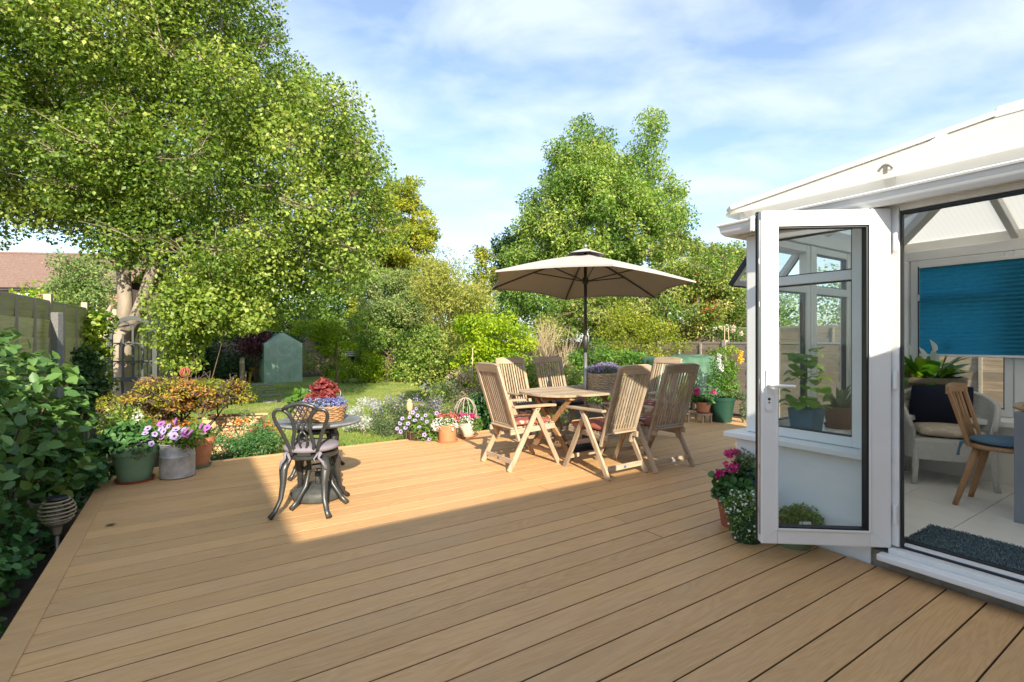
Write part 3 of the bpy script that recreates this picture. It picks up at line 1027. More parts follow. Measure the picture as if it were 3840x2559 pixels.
for (s_a, s_b, z_a, z_b) in ((0, SW + .02, DZ0, DZ0 + SW), (0, SW + .02, DZ1, DZ1 - SW), (LW, LW - SW, DZ0, DZ0 + SW), (LW, LW - SW, DZ1, DZ1 - SW)):
    dsub(lambda m: m.bar(dpnt(s_a, -.0002, z_a), dpnt(s_b, -.0002, z_b), .0016, .0016), 'weld_line', MATS['lamp_pole'] if 'lamp_pole' in MATS else MATS['polycarb_bar'])
for zz in (.32, 1.08, 1.86):
    dsub(lambda m: m.tube([dpnt(-.012, -.012, zz - .05), dpnt(-.012, -.012, zz + .05)], .011, 10), 'hinge', MATS['upvc'], auto=True)
# lever handle and its long back plate
hs_ = LW - SW * .42
def plate(m):
    m.prism([dpnt(hs_ + .017 * math.cos(a) * 1.0, -.001, 1.02 + (.105 if math.sin(a) > 0 else -.105) + .017 * math.sin(a)) for a in [2 * PI * i / 20 for i in range(20)]],
            (0, 0, 0), Vector(dpnt(0, -.011, 0)) - Vector(dpnt(0, 0, 0)))
dsub(plate, 'handle_plate', MATS['upvc'])
dsub(lambda m: (m.tube([dpnt(hs_, -.005, 1.045), dpnt(hs_, -.045, 1.045), dpnt(hs_ - .02, -.055, 1.045), dpnt(hs_ - .125, -.055, 1.042)], [.010, .010, .010, .0085], 10)), 'handle', MATS['upvc'], auto=True)
dsub(lambda m: (m.tube([dpnt(hs_, -.0105, .965), dpnt(hs_, -.014, .965)], .008, 10), m.tube([dpnt(hs_, -.0105, .945), dpnt(hs_, -.0135, .945)], .005, 8)), 'keyhole', MATS['gasket'])
# ------------------------------------------------------------------ fences
woodmat('fence_brown', (0.20, 0.145, 0.095), (0.40, 0.31, 0.215), 1, .8, 1.0, .4, grey=(0.30, 0.265, 0.22), tone=.18)
woodmat('fence_litgreen', (0.34, 0.31, 0.115), (0.60, 0.53, 0.25), 1, .8, 1.0, .4, grey=(0.46, 0.43, 0.28), tone=.25)  # yellow-green light on the left fence is put into its wood colours
woodmat('post_wood', (0.26, 0.21, 0.15), (0.44, 0.37, 0.27), 2, .8, 1.0, .4, grey=(0.36, 0.34, 0.30))


def lap_fence(name, label, base, rz, length, height, m_board, m_post, npan=None, slat=.135, battens=(.33, .66), side=1, capw=.06, seed=1, posth=.0):
    """panels run along local +y from the base; side is the sign of local x that shows battens"""
    t = thing(name, label, 'fence', base, rz)
    pw = 1.83
    n_ = npan or int(length / pw)
    ns = round((height - .09) / slat); slat = (height - .09) / ns
    sm = [MB().hexa([(-.006, 0, 0), (.006, 0, 0), (.006, pw - .08, 0), (-.006, pw - .08, 0)],
                    [(-.006 + .0, 0, slat + .02), (.006, 0, slat + .02), (.006, pw - .08, slat + .02 - .01 * k), (-.006, pw - .08, slat + .02 - .01 * k)]).mesh('slat', m_board) for k in (0, 1)]
    pm = MB().box(-.045, .045, -.045, .045, 0, height + .05 + posth).mesh('post', m_post)
    bm_ = MB().box(-.012, .012, -.02, .02, .05, height - .03).mesh('batten', m_post)
    cm = MB().box(-capw / 2, capw / 2, .045, pw - .045, height - .03, height + .01).mesh('capping', m_post)
    r2 = random.Random(seed)
    for p in range(n_ + 1):
        link('post', pm, t, (0, p * pw, 0))
        if p == n_: break
        y0 = p * pw + .04
        for k in range(ns):
            z0 = .06 + k * slat
            link('slat', sm[r2.randint(0, 1)], t, (side * .012 * (1 if k % 2 else .4), y0, z0 + r2.uniform(-.004, .004)), (0, side * math.radians(4.5), 0))
        link('capping', cm, t, (0, p * pw, 0))
        for f in battens:
            link('batten', bm_, t, (side * .034, p * pw + pw * f, 0))
    return t


# right boundary: runs up the garden at u = 10
f1 = lap_fence('lap_fence', 'brown overlap fence catching the sun beyond the conservatory and the covered table', W(10.05, 1.2, GZ), ANG, 15, 1.62, MATS['fence_brown'], MATS['post_wood'], npan=9, side=-1, seed=2)
# neighbour's taller fence behind it
f2 = lap_fence('lap_fence', 'grey weathered fence standing behind and above the sunlit brown fence', W(12.2, 4.2, GZ), ANG, 9, 2.0, MATS['fence_brown'], MATS['post_wood'], npan=5, side=-1, seed=4)
# left boundary
lf0, lf1 = Vector((-6.28, 6.09, 0)), Vector((-8.18, 9.75, 0))
ld = (lf1 - lf0).normalized()
f3 = lap_fence('lap_fence', 'yellow-green lap fence with wooden posts behind the big leafy shrub', (lf0.x - ld.x * 3.9, lf0.y - ld.y * 3.9, GZ), math.atan2(-ld.x, ld.y), 22, 2.25, MATS['fence_litgreen'], MATS['post_wood'], npan=4, side=1, seed=6, battens=(.0, .33, .66), posth=.06)
f3b = lap_fence('lap_fence', 'far run of the yellow-green fence behind the big tree', (lf0.x + ld.x * 5.6, lf0.y + ld.y * 5.6, GZ), math.atan2(-ld.x, ld.y), 12, 2.25, MATS['fence_litgreen'], MATS['post_wood'], npan=7, side=1, seed=8, battens=(.0, .33, .66), posth=.06)
sp = thing('concrete_spur', 'grey concrete repair post against the yellow-green fence', 'post', pix(214, 1300, 7.55) * Vector((1, 1, 0)) + Vector((0, 0, GZ)) if False else (pix(214, 1300, 7.3).x, 7.3, GZ))
mat('concrete_grey', (0.17, 0.17, 0.165), .9, var=.2, vscale=30, bump=.5, bscale=90)
MB().box(-.055, .055, -.05, .05, 0, 2.07).build('shaft', MATS['concrete_grey'], sp, bevel=.01)
# back boundary
f4 = lap_fence('lap_fence', 'shaded brown fence closing the far end of the lawn', W(11.2, 26.2, GZ), ANG + PI / 2, 14, 1.8, MATS['fence_brown'], MATS['post_wood'], npan=8, side=1, seed=9)

# ------------------------------------------------------------------ tiled house beyond the left fence
hb = thing('tiled_house', 'house with red tiled roof and white upstairs windows beyond the left fence', 'house', (-33, 35, GZ), math.radians(6))
mat('brick_far', (0.36, 0.20, 0.14), .9, var=.2, vscale=14)
MB().box(-12, 5.2, 0, 7, 0, 5.45).build('wall', MATS['brick_far'], hb)
# pantile courses as real steps
rf = MB()
for k in range(16):
    y0, z0 = -.35 + k * .245, 5.35 + k * .185
    rf.hexa([(-12.3, y0, z0), (5.5 - k * .0, y0, z0), (5.5, y0 + .27, z0 + .20), (-12.3, y0 + .27, z0 + .20)],
            [(-12.3, y0, z0 + .05), (5.5, y0, z0 + .05), (5.5, y0 + .27, z0 + .225), (-12.3, y0 + .27, z0 + .225)])
rfo = rf.build('roof', MATS['roof_tile'], hb)
MB().tube([(-12.3, 3.6, 8.36), (5.5, 3.6, 8.36)], .13, 8).build('ridge_tile', MATS['roof_tile'], rfo)
MB().prism([(-12.3, 3.6, 8.3), (5.5, 3.6, 8.3), (5.5, 7.4, 5.35), (-12.3, 7.4, 5.35)], (0, 0, -.05), (0, 0, .05)).build('roof', MATS['roof_tile'], hb)
MB().box(-12.3, 5.5, -.5, -.37, 5.25, 5.37).build('gutter', MATS['gasket'], hb)
MB().box(-5.0, 5.5, -.36, -.3, 5.2, 5.36).build('fascia', MATS['upvc'], hb)
for x in (-2.2, 1.8):
    w_ = MB().box(x, x + 1.7, -.04, 0.0, 3.8, 5.05).build('window', MATS['upvc'], hb)
    for k in range(3):
        MB().box(x + .09 + k * .54, x + .53 + k * .54, -.055, -.041, 3.9, 4.95).build('pane', MATS['glass'], w_)
        MB().box(x + .09 + k * .54, x + .53 + k * .54, .0, .004, 3.9, 4.95)

# ------------------------------------------------------------------ teak dining chairs
woodmat('teak_x', (0.27, 0.18, 0.11), (0.51, 0.375, 0.245), 0, .75, 1.2, .3, grey=(0.42, 0.36, 0.29), tone=.18)
woodmat('teak_y', (0.27, 0.18, 0.11), (0.51, 0.375, 0.245), 1, .75, 1.2, .3, grey=(0.42, 0.36, 0.29), tone=.18)
woodmat('teak_z', (0.27, 0.18, 0.11), (0.51, 0.375, 0.245), 2, .75, 1.2, .3, grey=(0.42, 0.36, 0.29), tone=.18)
woodmat('teak_brown', (0.28, 0.15, 0.07), (0.46, 0.28, 0.14), 2, .65, 1.2, .2, tone=.1)
mat('badge_blue', (0.05, 0.12, 0.32), .4)
mat('brass', (0.25, 0.19, 0.10), .4, metal=.9)


def dining_chair():
    t = thing('dining_chair', 'x', 'chair')
    tx, ty, tz = MATS['teak_x'], MATS['teak_y'], MATS['teak_z']
    hw = .262
    b0, b1 = Vector((0, -.20, .37)), Vector((0, -.425, 1.045))
    bd = (b1 - b0).normalized()
    bn = Vector((0, bd.z, -bd.y))          # facing the front of the backrest
    def bp(x, k, e=0): return Vector((x, 0, 0)) + b0.lerp(b1, k) + bn * e
    for s in (-1, 1):
        MB().bar(bp(s * (hw - .055), -.12), bp(s * (hw - .055), 1.0), .045, .028, bn).build('stile', tz, t, bevel=.005)
        # A-frame legs
        MB().bar((s * hw, -.325, .0), (s * hw, .04, .625), .026, .05, (0, 1, 0)).build('leg', tz, t, bevel=.004)
        MB().bar((s * (hw - .03), .325, .0), (s * (hw - .03), .0, .625), .026, .05, (0, 1, 0)).build('leg', tz, t, bevel=.004)
        a = MB()
        a.prism([(s * (hw - .0) - .031, -.27, .628), (s * hw + .031, -.27, .628), (s * hw + .036, .16, .622), (s * hw + .026, .25, .617), (s * hw, .275, .615), (s * hw - .026, .25, .617), (s * hw - .034, .16, .622)],
                (0, 0, -.002), (0, 0, .022))
        a.build('armrest', ty, t, bevel=.006)
        MB().bar((s * (hw - .06), -.27, .375), (s * (hw - .06), .29, .40), .026, .055).build('seat_rail', ty, t, bevel=.005)
        MB().tube([(s * (hw - .04), .02, .595), (s * (hw + .016), .02, .595)], .008, 8).build('pivot_bolt', MATS['brass'], t)
    # shaped top rail
    tr = MB()
    n_ = 10
    lo, hi, lo2, hi2 = [], [], [], []
    for i in range(n_ + 1):
        x = -hw + .035 + (2 * hw - .07) * i / n_
        k = 1 - (2 * i / n_ - 1) ** 2
        zt = 1.0 + .02 + .022 * min(1, k * 2.2)
        lo.append(bp(x, .915, -.013)); hi.append(bp(x, zt, -.013)); lo2.append(bp(x, .915, .015)); hi2.append(bp(x, zt, .015))
    for i in range(n_):
        tr.hexa([lo[i], lo[i + 1], lo2[i + 1], lo2[i]], [hi[i], hi[i + 1], hi2[i + 1], hi2[i]])
    tr.build('top_rail', tx, t)
    MB().bar(bp(-hw + .075, .07), bp(hw - .075, .07), .024, .055, bd).build('bottom_rail', tx, t, bevel=.004)
    for i in range(9):
        x = -.155 + .31 * i / 8
        MB().bar(bp(x, .10), bp(x, .92), .021, .013, bn).build('back_slat', tz, t, bevel=.003, seg=1)
    for i in range(7):
        y = -.23 + .49 * i / 6
        z = .405 + (y + .27) * .0446
        MB().box(-hw + .06, hw - .06, y - .03, y + .03, z, z + .014).build('seat_slat', tx, t, bevel=.003, seg=1)
    st = MB().box(-hw + .013, hw - .013, -.287, -.267, .065, .115).build('stretcher', tx, t, bevel=.003)
    MB().box(-.014, .014, -.2895, -.2865, .078, .098).build('badge', MATS['badge_blue'], st)
    MB().box(-hw + .043, hw - .043, .267, .287, .09, .13).build('stretcher', tx, t, bevel=.003)
    return t


def fabric(name, base, spots, base2=None):
    m, nt, b, out = newmat(name)
    co = coords(nt, 'Object', (1, 1, 1), 4.0)
    vo = N(nt, 'ShaderNodeTexVoronoi', Scale=13.0)
    nt.links.new(co, vo.inputs['Vector'])
    n1 = N(nt, 'ShaderNodeTexNoise', Scale=9.0, Detail=3.0)
    nt.links.new(co, n1.inputs['Vector'])
    c0 = ramp(nt, n1.outputs['Fac'], [(.4, base), (.6, base2 or base)])
    prev = c0
    hsel = N(nt, 'ShaderNodeSeparateColor'); nt.links.new(vo.outputs['Color'], hsel.inputs[0])
    mk = ramp(nt, vo.outputs['Distance'], [(.30, 1.0), (.36, 0.0)])
    cc_ = ramp(nt, hsel.outputs[0], [(i / len(spots) + .02, s) for i, s in enumerate(spots)])
    mxn = nt.nodes.new('ShaderNodeMixRGB')
    nt.links.new(mk, mxn.inputs['Fac']); nt.links.new(prev, mxn.inputs['Color1']); nt.links.new(cc_, mxn.inputs['Color2'])
    nt.links.new(mxn.outputs[0], b.inputs['Base Color'])
    b.inputs['Roughness'].default_value = .85
    w = N(nt, 'ShaderNodeTexNoise', Scale=220.0); nt.links.new(co, w.inputs['Vector'])
    bp = N(nt, 'ShaderNodeBump', Strength=.25, Distance=.003); nt.links.new(w.outputs['Fac'], bp.inputs['Height']); nt.links.new(bp.outputs[0], b.inputs['Normal'])


fabric('floral_terracotta', (0.28, 0.085, 0.05), [(0.62, 0.55, 0.44), (0.10, 0.05, 0.05), (0.55, 0.22, 0.10), (0.62, 0.56, 0.46)], (0.30, 0.075, 0.05))
mat('cushion_dark', (0.045, 0.04, 0.038), .9, var=.15, bump=.2, bscale=300)
mat('cushion_lilac', (0.22, 0.195, 0.225), .9, var=.08, bump=.25, bscale=260)
mat('cushion_navy', (0.012, 0.014, 0.035), .9, var=.2, bump=.25, bscale=260)
mat('piping', (0.30, 0.12, 0.07), .9)

CH = dining_chair()
SETC = W(3.99, 4.54)
chairs = [  # u, c, facing angle (local +y direction), label, cushion
    (2.99, 4.40, -90, 'weathered teak armchair at the table end next to the terracotta flower pots', 'f'),
    (3.52, 3.70, 2, 'teak armchair with its back half shaded, beside the chair nearest the conservatory door', 'f'),
    (4.14, 3.62, -4, 'shaded teak armchair at the table, the one nearest the open conservatory door', 'f'),
    (3.70, 5.30, 180, 'sunlit teak armchair with dark seat pad across the table from the flower basket', 'd'),
    (4.36, 5.34, 176, 'teak armchair with dark seat pad, its top shaded by the parasol', 'd'),
    (5.20, 4.62, 90, 'teak armchair at the table end next to the green tarpaulin', 'f'),
]
cush_labels = ['floral terracotta seat pad on the chair next to the flower pots', 'floral terracotta seat pad on the half shaded teak chair', 'floral terracotta seat pad on the chair nearest the conservatory door',
               'charcoal box seat pad on the fully sunlit teak chair', 'charcoal box seat pad on the chair shaded by the parasol', 'floral terracotta seat pad on the chair next to the green tarpaulin']
for i, (u, c, a, lab, cu) in enumerate(chairs):
    rz = ANG + math.radians(a)
    p = W(u, c, 0)
    if i == 0:
        CH.location = p; CH.rotation_euler.z = rz; CH['label'] = lab; CH['group'] = 'teak chairs round the dining table'; ch = CH
    else:
        ch = dup(CH, p, rz, lab, 'teak chairs round the dining table')
    ct = thing('seat_pad', cush_labels[i], 'cushion', p + Vector((0, 0, .425)), rz, 'seat pads on the teak chairs')
    if cu == 'f':
        MB().pillow(.43, .46, .07, (0, .02, .033), e=.5, edge=.45).build('pad', MATS['floral_terracotta'], ct, smooth=True)
    else:
        MB().pillow(.43, .46, .062, (0, .02, .031), e=.25, edge=.8).build('pad', MATS['cushion_dark'], ct, smooth=True)

# ------------------------------------------------------------------ teak table
tb = thing('dining_table', 'weathered teak slatted dining table with rounded corners and brown crossed legs', 'table', W(4.02, 4.54, 0), ANG)
HL, HW_ = .83, .48


def half_len(c):
    q = min(1, abs(c) / HW_)
    return HL * (1 - q ** 3.2) ** (1 / 3.2) if q < 1 else .2


ns = 11
for i in range(ns):
    c0 = -HW_ + 2 * HW_ * i / ns + .003; c1 = -HW_ + 2 * HW_ * (i + 1) / ns - .003
    pts = []
    for k in range(4): pts.append((half_len(c0 + (c1 - c0) * k / 3) * .999, c0 + (c1 - c0) * k / 3, 0))
    for k in range(4): pts.append((-half_len(c1 - (c1 - c0) * k / 3) * .999, c1 - (c1 - c0) * k / 3, 0))
    pts = [(max(abs(x), .32) * (1 if x > 0 else -1), y, z) for x, y, z in pts]
    ob = MB().prism(pts, (0, 0, .694), (0, 0, .718)).build('slat', MATS['teak_x'], tb)
for s in (-1, 1):
    for e in (-1, 1):
        MB().bar((s * .52 + e * .018, -e * .36, .0), (s * .52 + e * .018, e * .36, .668), .03, .055, (0, 1, 0)).build('leg', MATS['teak_brown'], tb, bevel=.004)
    MB().box(s * .52 - .045, s * .52 + .045, -.40, .40, .655, .692).build('bearer', MATS['teak_brown'], tb, bevel=.004)
for c in (-.26, .26):
    MB().box(-.47, .47, c - .015, c + .015, .14, .19).build('stretcher', MATS['teak_x'], tb, bevel=.004)
MB().box(-.75, .75, -.16, -.13, .64, .693).build('apron', MATS['teak_brown'], tb, bevel=.003)
MB().box(-.75, .75, .13, .16, .64, .693).build('apron', MATS['teak_brown'], tb, bevel=.003)

# ------------------------------------------------------------------ parasol
mat('canopy', (0.41, 0.38, 0.35), .9, var=.04, vscale=3, bump=.12, bscale=8)
mat('pole_dark', (0.06, 0.06, 0.055), .4, metal=.5)
mat('pole_grey', (0.30, 0.31, 0.31), .35, metal=.6)
PB = Vector((.885, 5.98, 0))
um = thing('parasol', 'taupe six-sided parasol with dark ribs standing through the teak table', 'parasol', PB)
MB().lathe([(.0, 0), (.24, 0), (.24, .04), (.2, .07), (.06, .085), (.045, .09), (.04, .30), (.0, .30)], 24).build('base', MATS['dark_metal'], um, auto=True)
MB().tube([(0, 0, .25), (0, 0, 1.16)], .019, 12).build('pole', MATS['pole_grey'], um, smooth=True)
MB().tube([(0, 0, 1.16), (0, 0, 2.36)], .019, 12).build('pole', MATS['pole_dark'], um, smooth=True)
MB().lathe([(.019, 1.20), (.03, 1.215), (.038, 1.25), (.038, 1.32), (.03, 1.35), (.02, 1.37)], 14).build('crank_box', MATS['pole_dark'], um, auto=True)
MB().tube([(.03, -.02, 1.28), (.06, -.035, 1.28), (.06, -.04, 1.24)], .006, 6).build('crank_handle', MATS['pole_dark'], um)
tilt = Matrix.Rotation(math.radians(3.6), 3, Vector((-math.sin(math.radians(50)), math.cos(math.radians(50)), 0)))
APX = Vector((0, 0, 2.345)); RC, DROP = 1.265, .375
def tipv(k):
    a = math.radians(-86 + 60 * k); return Vector((math.cos(a) * RC, math.sin(a) * RC, -DROP))
NS, NT = 8, 8
def cpt(k, t, q, off=0.0):
    """panel k, t from apex to rim, q across"""
    a, b_ = tipv(k), tipv(k + 1)
    p = a.lerp(b_, q) * t
    sag = 4 * q * (1 - q)
    p.z = -DROP * t + .018 * math.sin(PI * t) * (1 - .25 * sag) - sag * .028 * t + (sag * t ** 6) * .055
    p.x *= 1 - .055 * sag * t ** 3; p.y *= 1 - .055 * sag * t ** 3
    return APX + tilt @ (p + Vector((0, 0, off)))
for k in range(6):
    vs, fs = [], []
    for i in range(NS + 1):
        for j in range(NT + 1):
            vs.append(cpt(k, max(.02, i / NS), j / NT))
    for i in range(NS):
        for j in range(NT):
            a = i * (NT + 1) + j
            fs.append((a, a + NT + 1, a + NT + 2, a + 1))
    MB().add(vs, fs).build('canopy_panel', MATS['canopy'], um, smooth=True)
    hem = [cpt(k, 1.0, j / NT) for j in range(NT + 1)]
    hem2 = [p + Vector((0, 0, -.018)) for p in hem]
    MB().add(hem + hem2, [(j, j + 1, NT + 2 + j, NT + 1 + j) for j in range(NT)]).build('hem', MATS['canopy'], um)
    rib = [cpt(k, t, 0, -.013) for t in (.03, .3, .55, .8, .985)]
    MB().tube(rib, .009, 6).build('rib', MATS['pole_dark'], um)
    MB().tube([Vector((0, 0, 2.03)) + (tilt @ tipv(k)).normalized() * .03, cpt(k, .52, 0, -.02)], .008, 6).build('strut', MATS['pole_dark'], um)
MB().lathe([(.02, 1.98), (.035, 1.99), (.04, 2.03), (.035, 2.06), (.02, 2.07)], 12).build('runner', MATS['pole_dark'], um, auto=True)
# little vent cap on top
vs = [APX + Vector((0, 0, .075))] + [APX + tilt @ Vector((math.cos(math.radians(-86 + 60 * k)) * .24, math.sin(math.radians(-86 + 60 * k)) * .24, -.015)) for k in range(6)]
MB().add(vs, [(0, 1 + k, 1 + (k + 1) % 6) for k in range(6)]).build('vent_cap', MATS['canopy'], um)
MB().lathe([(.0, 2.42), (.018, 2.425), (.022, 2.445), (.012, 2.462), (.0, 2.466)], 10).build('finial', MATS['pole_grey'], um, smooth=True)


# ------------------------------------------------------------------ woven baskets
mat('wicker_pale', (0.42, 0.31, 0.19), .8, var=.3, vscale=30)
mat('wicker_brown', (0.34, 0.19, 0.085), .7, var=.35, vscale=30)


def basket(t, a, b, h, m_, rows=9, nst=26, wall=.012, thick=.0085, flare=.06, sup=3.0, c=(0, 0, 0)):
    """oval/rectangular basket of woven rods: each row a wavy rod round the stakes"""
    def ring(k, z, off=0.0):
        ang = 2 * PI * k
        ca, sa = math.cos(ang), math.sin(ang)
        r = (abs(ca) ** sup + abs(sa) ** sup) ** (-1 / sup)
        f = 1 + flare * z / h
        return Vector((c[0] + (a * r * ca) * f + off * ca, c[1] + (b * r * sa) * f + off * sa, c[2] + z))
    for i in range(rows):
        z = h * (i + .5) / rows
        m = MB()
        pts = [ring(k / (nst * 4), z, .005 * math.cos(2 * PI * k / 8 + PI * i)) for k in range(nst * 4 + 1)]
        m.tube(pts, h / rows * .52, 5, False)
        m.build('woven_row', m_, t, smooth=True)
    m = MB()
    for k in range(nst):
        m.tube([ring(k / nst, .0), ring(k / nst, h * .5), ring(k / nst, h)], thick * .6, 4)
    m.build('stakes', m_, t)
    m = MB()
    for q in (0, 1):
        m.tube([ring(k / 96, h + .008 + .006 * math.sin(2 * PI * k / 8 + q * PI), .006 * math.cos(2 * PI * k / 8 + q * PI)) for k in range(97)], .009, 6, False)
    m.build('rim', m_, t, smooth=True)
    MB().prism([ring(k / 32, .01) for k in range(32)], (0, 0, -.005), (0, 0, .005)).build('bottom', m_, t)
    so = MB().prism([ring(k / 32, h * .82, -.006) for k in range(32)], (0, 0, -.005), (0, 0, .005)).build('soil', MATS['soil'], t)
    return ring


# leaf and flower materials
leafmat('leaf_mid', [(0.025, 0.065, 0.012), (0.05, 0.11, 0.02), (0.10, 0.17, 0.035)])
leafmat('leaf_dark', [(0.012, 0.04, 0.016), (0.025, 0.07, 0.025), (0.05, 0.11, 0.035)], .2)
leafmat('leaf_grey', [(0.06, 0.09, 0.045), (0.10, 0.13, 0.07), (0.17, 0.19, 0.11)])
leafmat('petal_lilac', [(0.20, 0.16, 0.36), (0.36, 0.30, 0.52), (0.60, 0.50, 0.62)], .35, .8)
leafmat('petal_lobelia', [(0.14, 0.16, 0.42), (0.28, 0.30, 0.58), (0.55, 0.56, 0.74)], .35, .8)
leafmat('petal_red', [(0.16, 0.02, 0.025), (0.32, 0.06, 0.055), (0.46, 0.16, 0.13)], .35, .8)
leafmat('petal_white', [(0.66, 0.66, 0.58), (0.78, 0.78, 0.74), (0.82, 0.82, 0.80)], .35, .8)
leafmat('petal_pink', [(0.42, 0.01, 0.12), (0.62, 0.03, 0.20), (0.72, 0.15, 0.35)], .35, .8)
leafmat('petal_purple', [(0.22, 0.04, 0.28), (0.40, 0.10, 0.44), (0.60, 0.28, 0.62)], .35, .8)
leafmat('petal_orange', [(0.62, 0.16, 0.02), (0.72, 0.28, 0.04), (0.78, 0.42, 0.10)], .35, .8)
leafmat('petal_yellow', [(0.70, 0.46, 0.02), (0.80, 0.60, 0.05), (0.80, 0.66, 0.15)], .35, .8)
leafmat('petal_blue', [(0.03, 0.05, 0.36), (0.07, 0.12, 0.55), (0.2, 0.26, 0.65)], .3, .8)
leafmat('petal_salmon', [(0.55, 0.10, 0.08), (0.66, 0.20, 0.15), (0.72, 0.36, 0.30)], .35, .8)
mat('petunia_eye', (0.06, 0.008, 0.10), .8)


def tuft(rng, t, name, m_, blobs, n, size, asp=.6, hexl=False, up=.5, shell=.6, droop=.1, tintvar=.25, split=False):
    if split:
        for bb_ in blobs:
            tuft(rng, t, name, m_, [bb_], max(8, n // len(blobs)), size, asp, hexl, up, shell, droop, tintvar)
        return
    cl = [(x, y, z, rx, ry, rz, .5 + rng.normal(0, .12)) for x, y, z, rx, ry, rz in blobs]
    me = leaf_mesh(name, *cloud(rng, cl, n, size, asp, up, shell=shell, droop=droop, tintvar=tintvar), m_, hexl)
    return link(name, me, t)


def petunia_mesh(name, m_petal, m_eye):
    """five-lobed trumpet with a dark throat, facing +z, radius 1"""
    vs, fs = [], []
    n_ = 15
    vs.append((0, 0, -.35))
    for r, z in ((.30, -.12), (.72, .06), (1.0, .02)):
        for k in range(n_):
            a = 2 * PI * k / n_
            rr_ = r * (1 - .10 * (1 - math.cos(5 * a)) * (r > .5))
            vs.append((rr_ * math.cos(a), rr_ * math.sin(a), z + .05 * math.cos(5 * a) * (r > .9)))
    for k in range(n_):
        fs.append((0, 1 + k, 1 + (k + 1) % n_))
    for q in range(2):
        for k in range(n_):
            fs.append((1 + q * n_ + k, 1 + (q + 1) * n_ + k, 1 + (q + 1) * n_ + (k + 1) % n_, 1 + q * n_ + (k + 1) % n_))
    me = bpy.data.meshes.new(name)
    me.from_pydata(vs, [], fs)
    at = me.attributes.new('tint', 'FLOAT', 'FACE')
    at.data.foreach_set('value', [0.7] * len(fs))
    me.materials.append(m_petal); me.materials.append(m_eye)
    me.polygons.foreach_set('material_index', [1] * n_ + [0] * (2 * n_))
    return me


PETU_W = petunia_mesh('flower', MATS['petal_lilac'], MATS['petunia_eye'])
leafmat('petal_pale', [(0.36, 0.28, 0.54), (0.46, 0.38, 0.64), (0.52, 0.44, 0.70)], .35, .8)
PETU_P = petunia_mesh('flower', MATS['petal_pale'], MATS['petunia_eye'])
PETU_V = petunia_mesh('flower', MATS['petal_purple'], MATS['petunia_eye'])


def set_flowers(rng, t, meshes, pts, size, face=Vector((0, -1, .6))):
    for p in pts:
        d = (face + Vector(rng.normal(0, .35, 3))).normalized()
        q = d.to_track_quat('Z', 'Y')
        o_ = link('flower', meshes[rng.integers(len(meshes))], t, p, q.to_euler(), size * rng.uniform(.85, 1.15))


def pot(t, r0, r1, h, m_, rim=.03, rimh=.05, seg=32, saucer=None, z0=0.0, soil=True, c=(0, 0)):
    """tapered pot with a rolled rim, soil just under it"""
    MB().lathe([(0, z0), (r0, z0), (r0 + (r1 - r0) * .92, z0 + h - rimh), (r1 + rim * .3, z0 + h - rimh), (r1 + rim * .45, z0 + h), (r1 - rim * .5, z0 + h), (r1 - rim, z0 + h - .05), (0, z0 + h - .05)], seg, (c[0], c[1], 0), cap=False).build('pot', m_, t, auto=True)
    if soil: MB().lathe([(0, z0 + h - .048), (r1 - rim, z0 + h - .046)], seg, (c[0], c[1], 0), cap=False).build('soil', MATS['soil'], t)
    if saucer:
        MB().lathe([(0, 0), (r0 * 1.12, 0), (r0 * 1.26, .028), (r0 * 1.22, .028), (r0 * 1.08, .010), (0, .010)], seg, (c[0], c[1], 0), cap=False).build('saucer', saucer, t, auto=True)


# flower basket on the teak table
rng = np.random.default_rng(21)
bk = thing('flower_basket', 'rectangular pale wicker basket of lilac and pink flowers on the teak table', 'planter', (1.12, 6.10, .72), ANG + .1)
basket(bk, .21, .13, .17, MATS['wicker_pale'], rows=8, nst=30, sup=6)
tuft(rng, bk, 'foliage', MATS['leaf_grey'], [(0, 0, .2, .22, .14, .08)], 900, .04, .35)
tuft(rng, bk, 'blossom', MATS['petal_lilac'], [(-.15, 0, .24, .12, .12, .05), (.05, 0, .27, .18, .12, .05), (.17, 0, .24, .1, .1, .05)], 1100, .018, .9)
# ------------------------------------------------------------------ cast-metal bistro set
mat('cast_metal', (0.055, 0.058, 0.058), .38, metal=.55, col2=(0.085, 0.085, 0.08), vscale=8, bump=.06, bscale=120)
mat('slate_top', (0.13, 0.145, 0.155), .55, col2=(0.22, 0.235, 0.245), vscale=16, bump=.15, bscale=60)
mat('rubber_white', (0.6, 0.6, 0.58), .6)


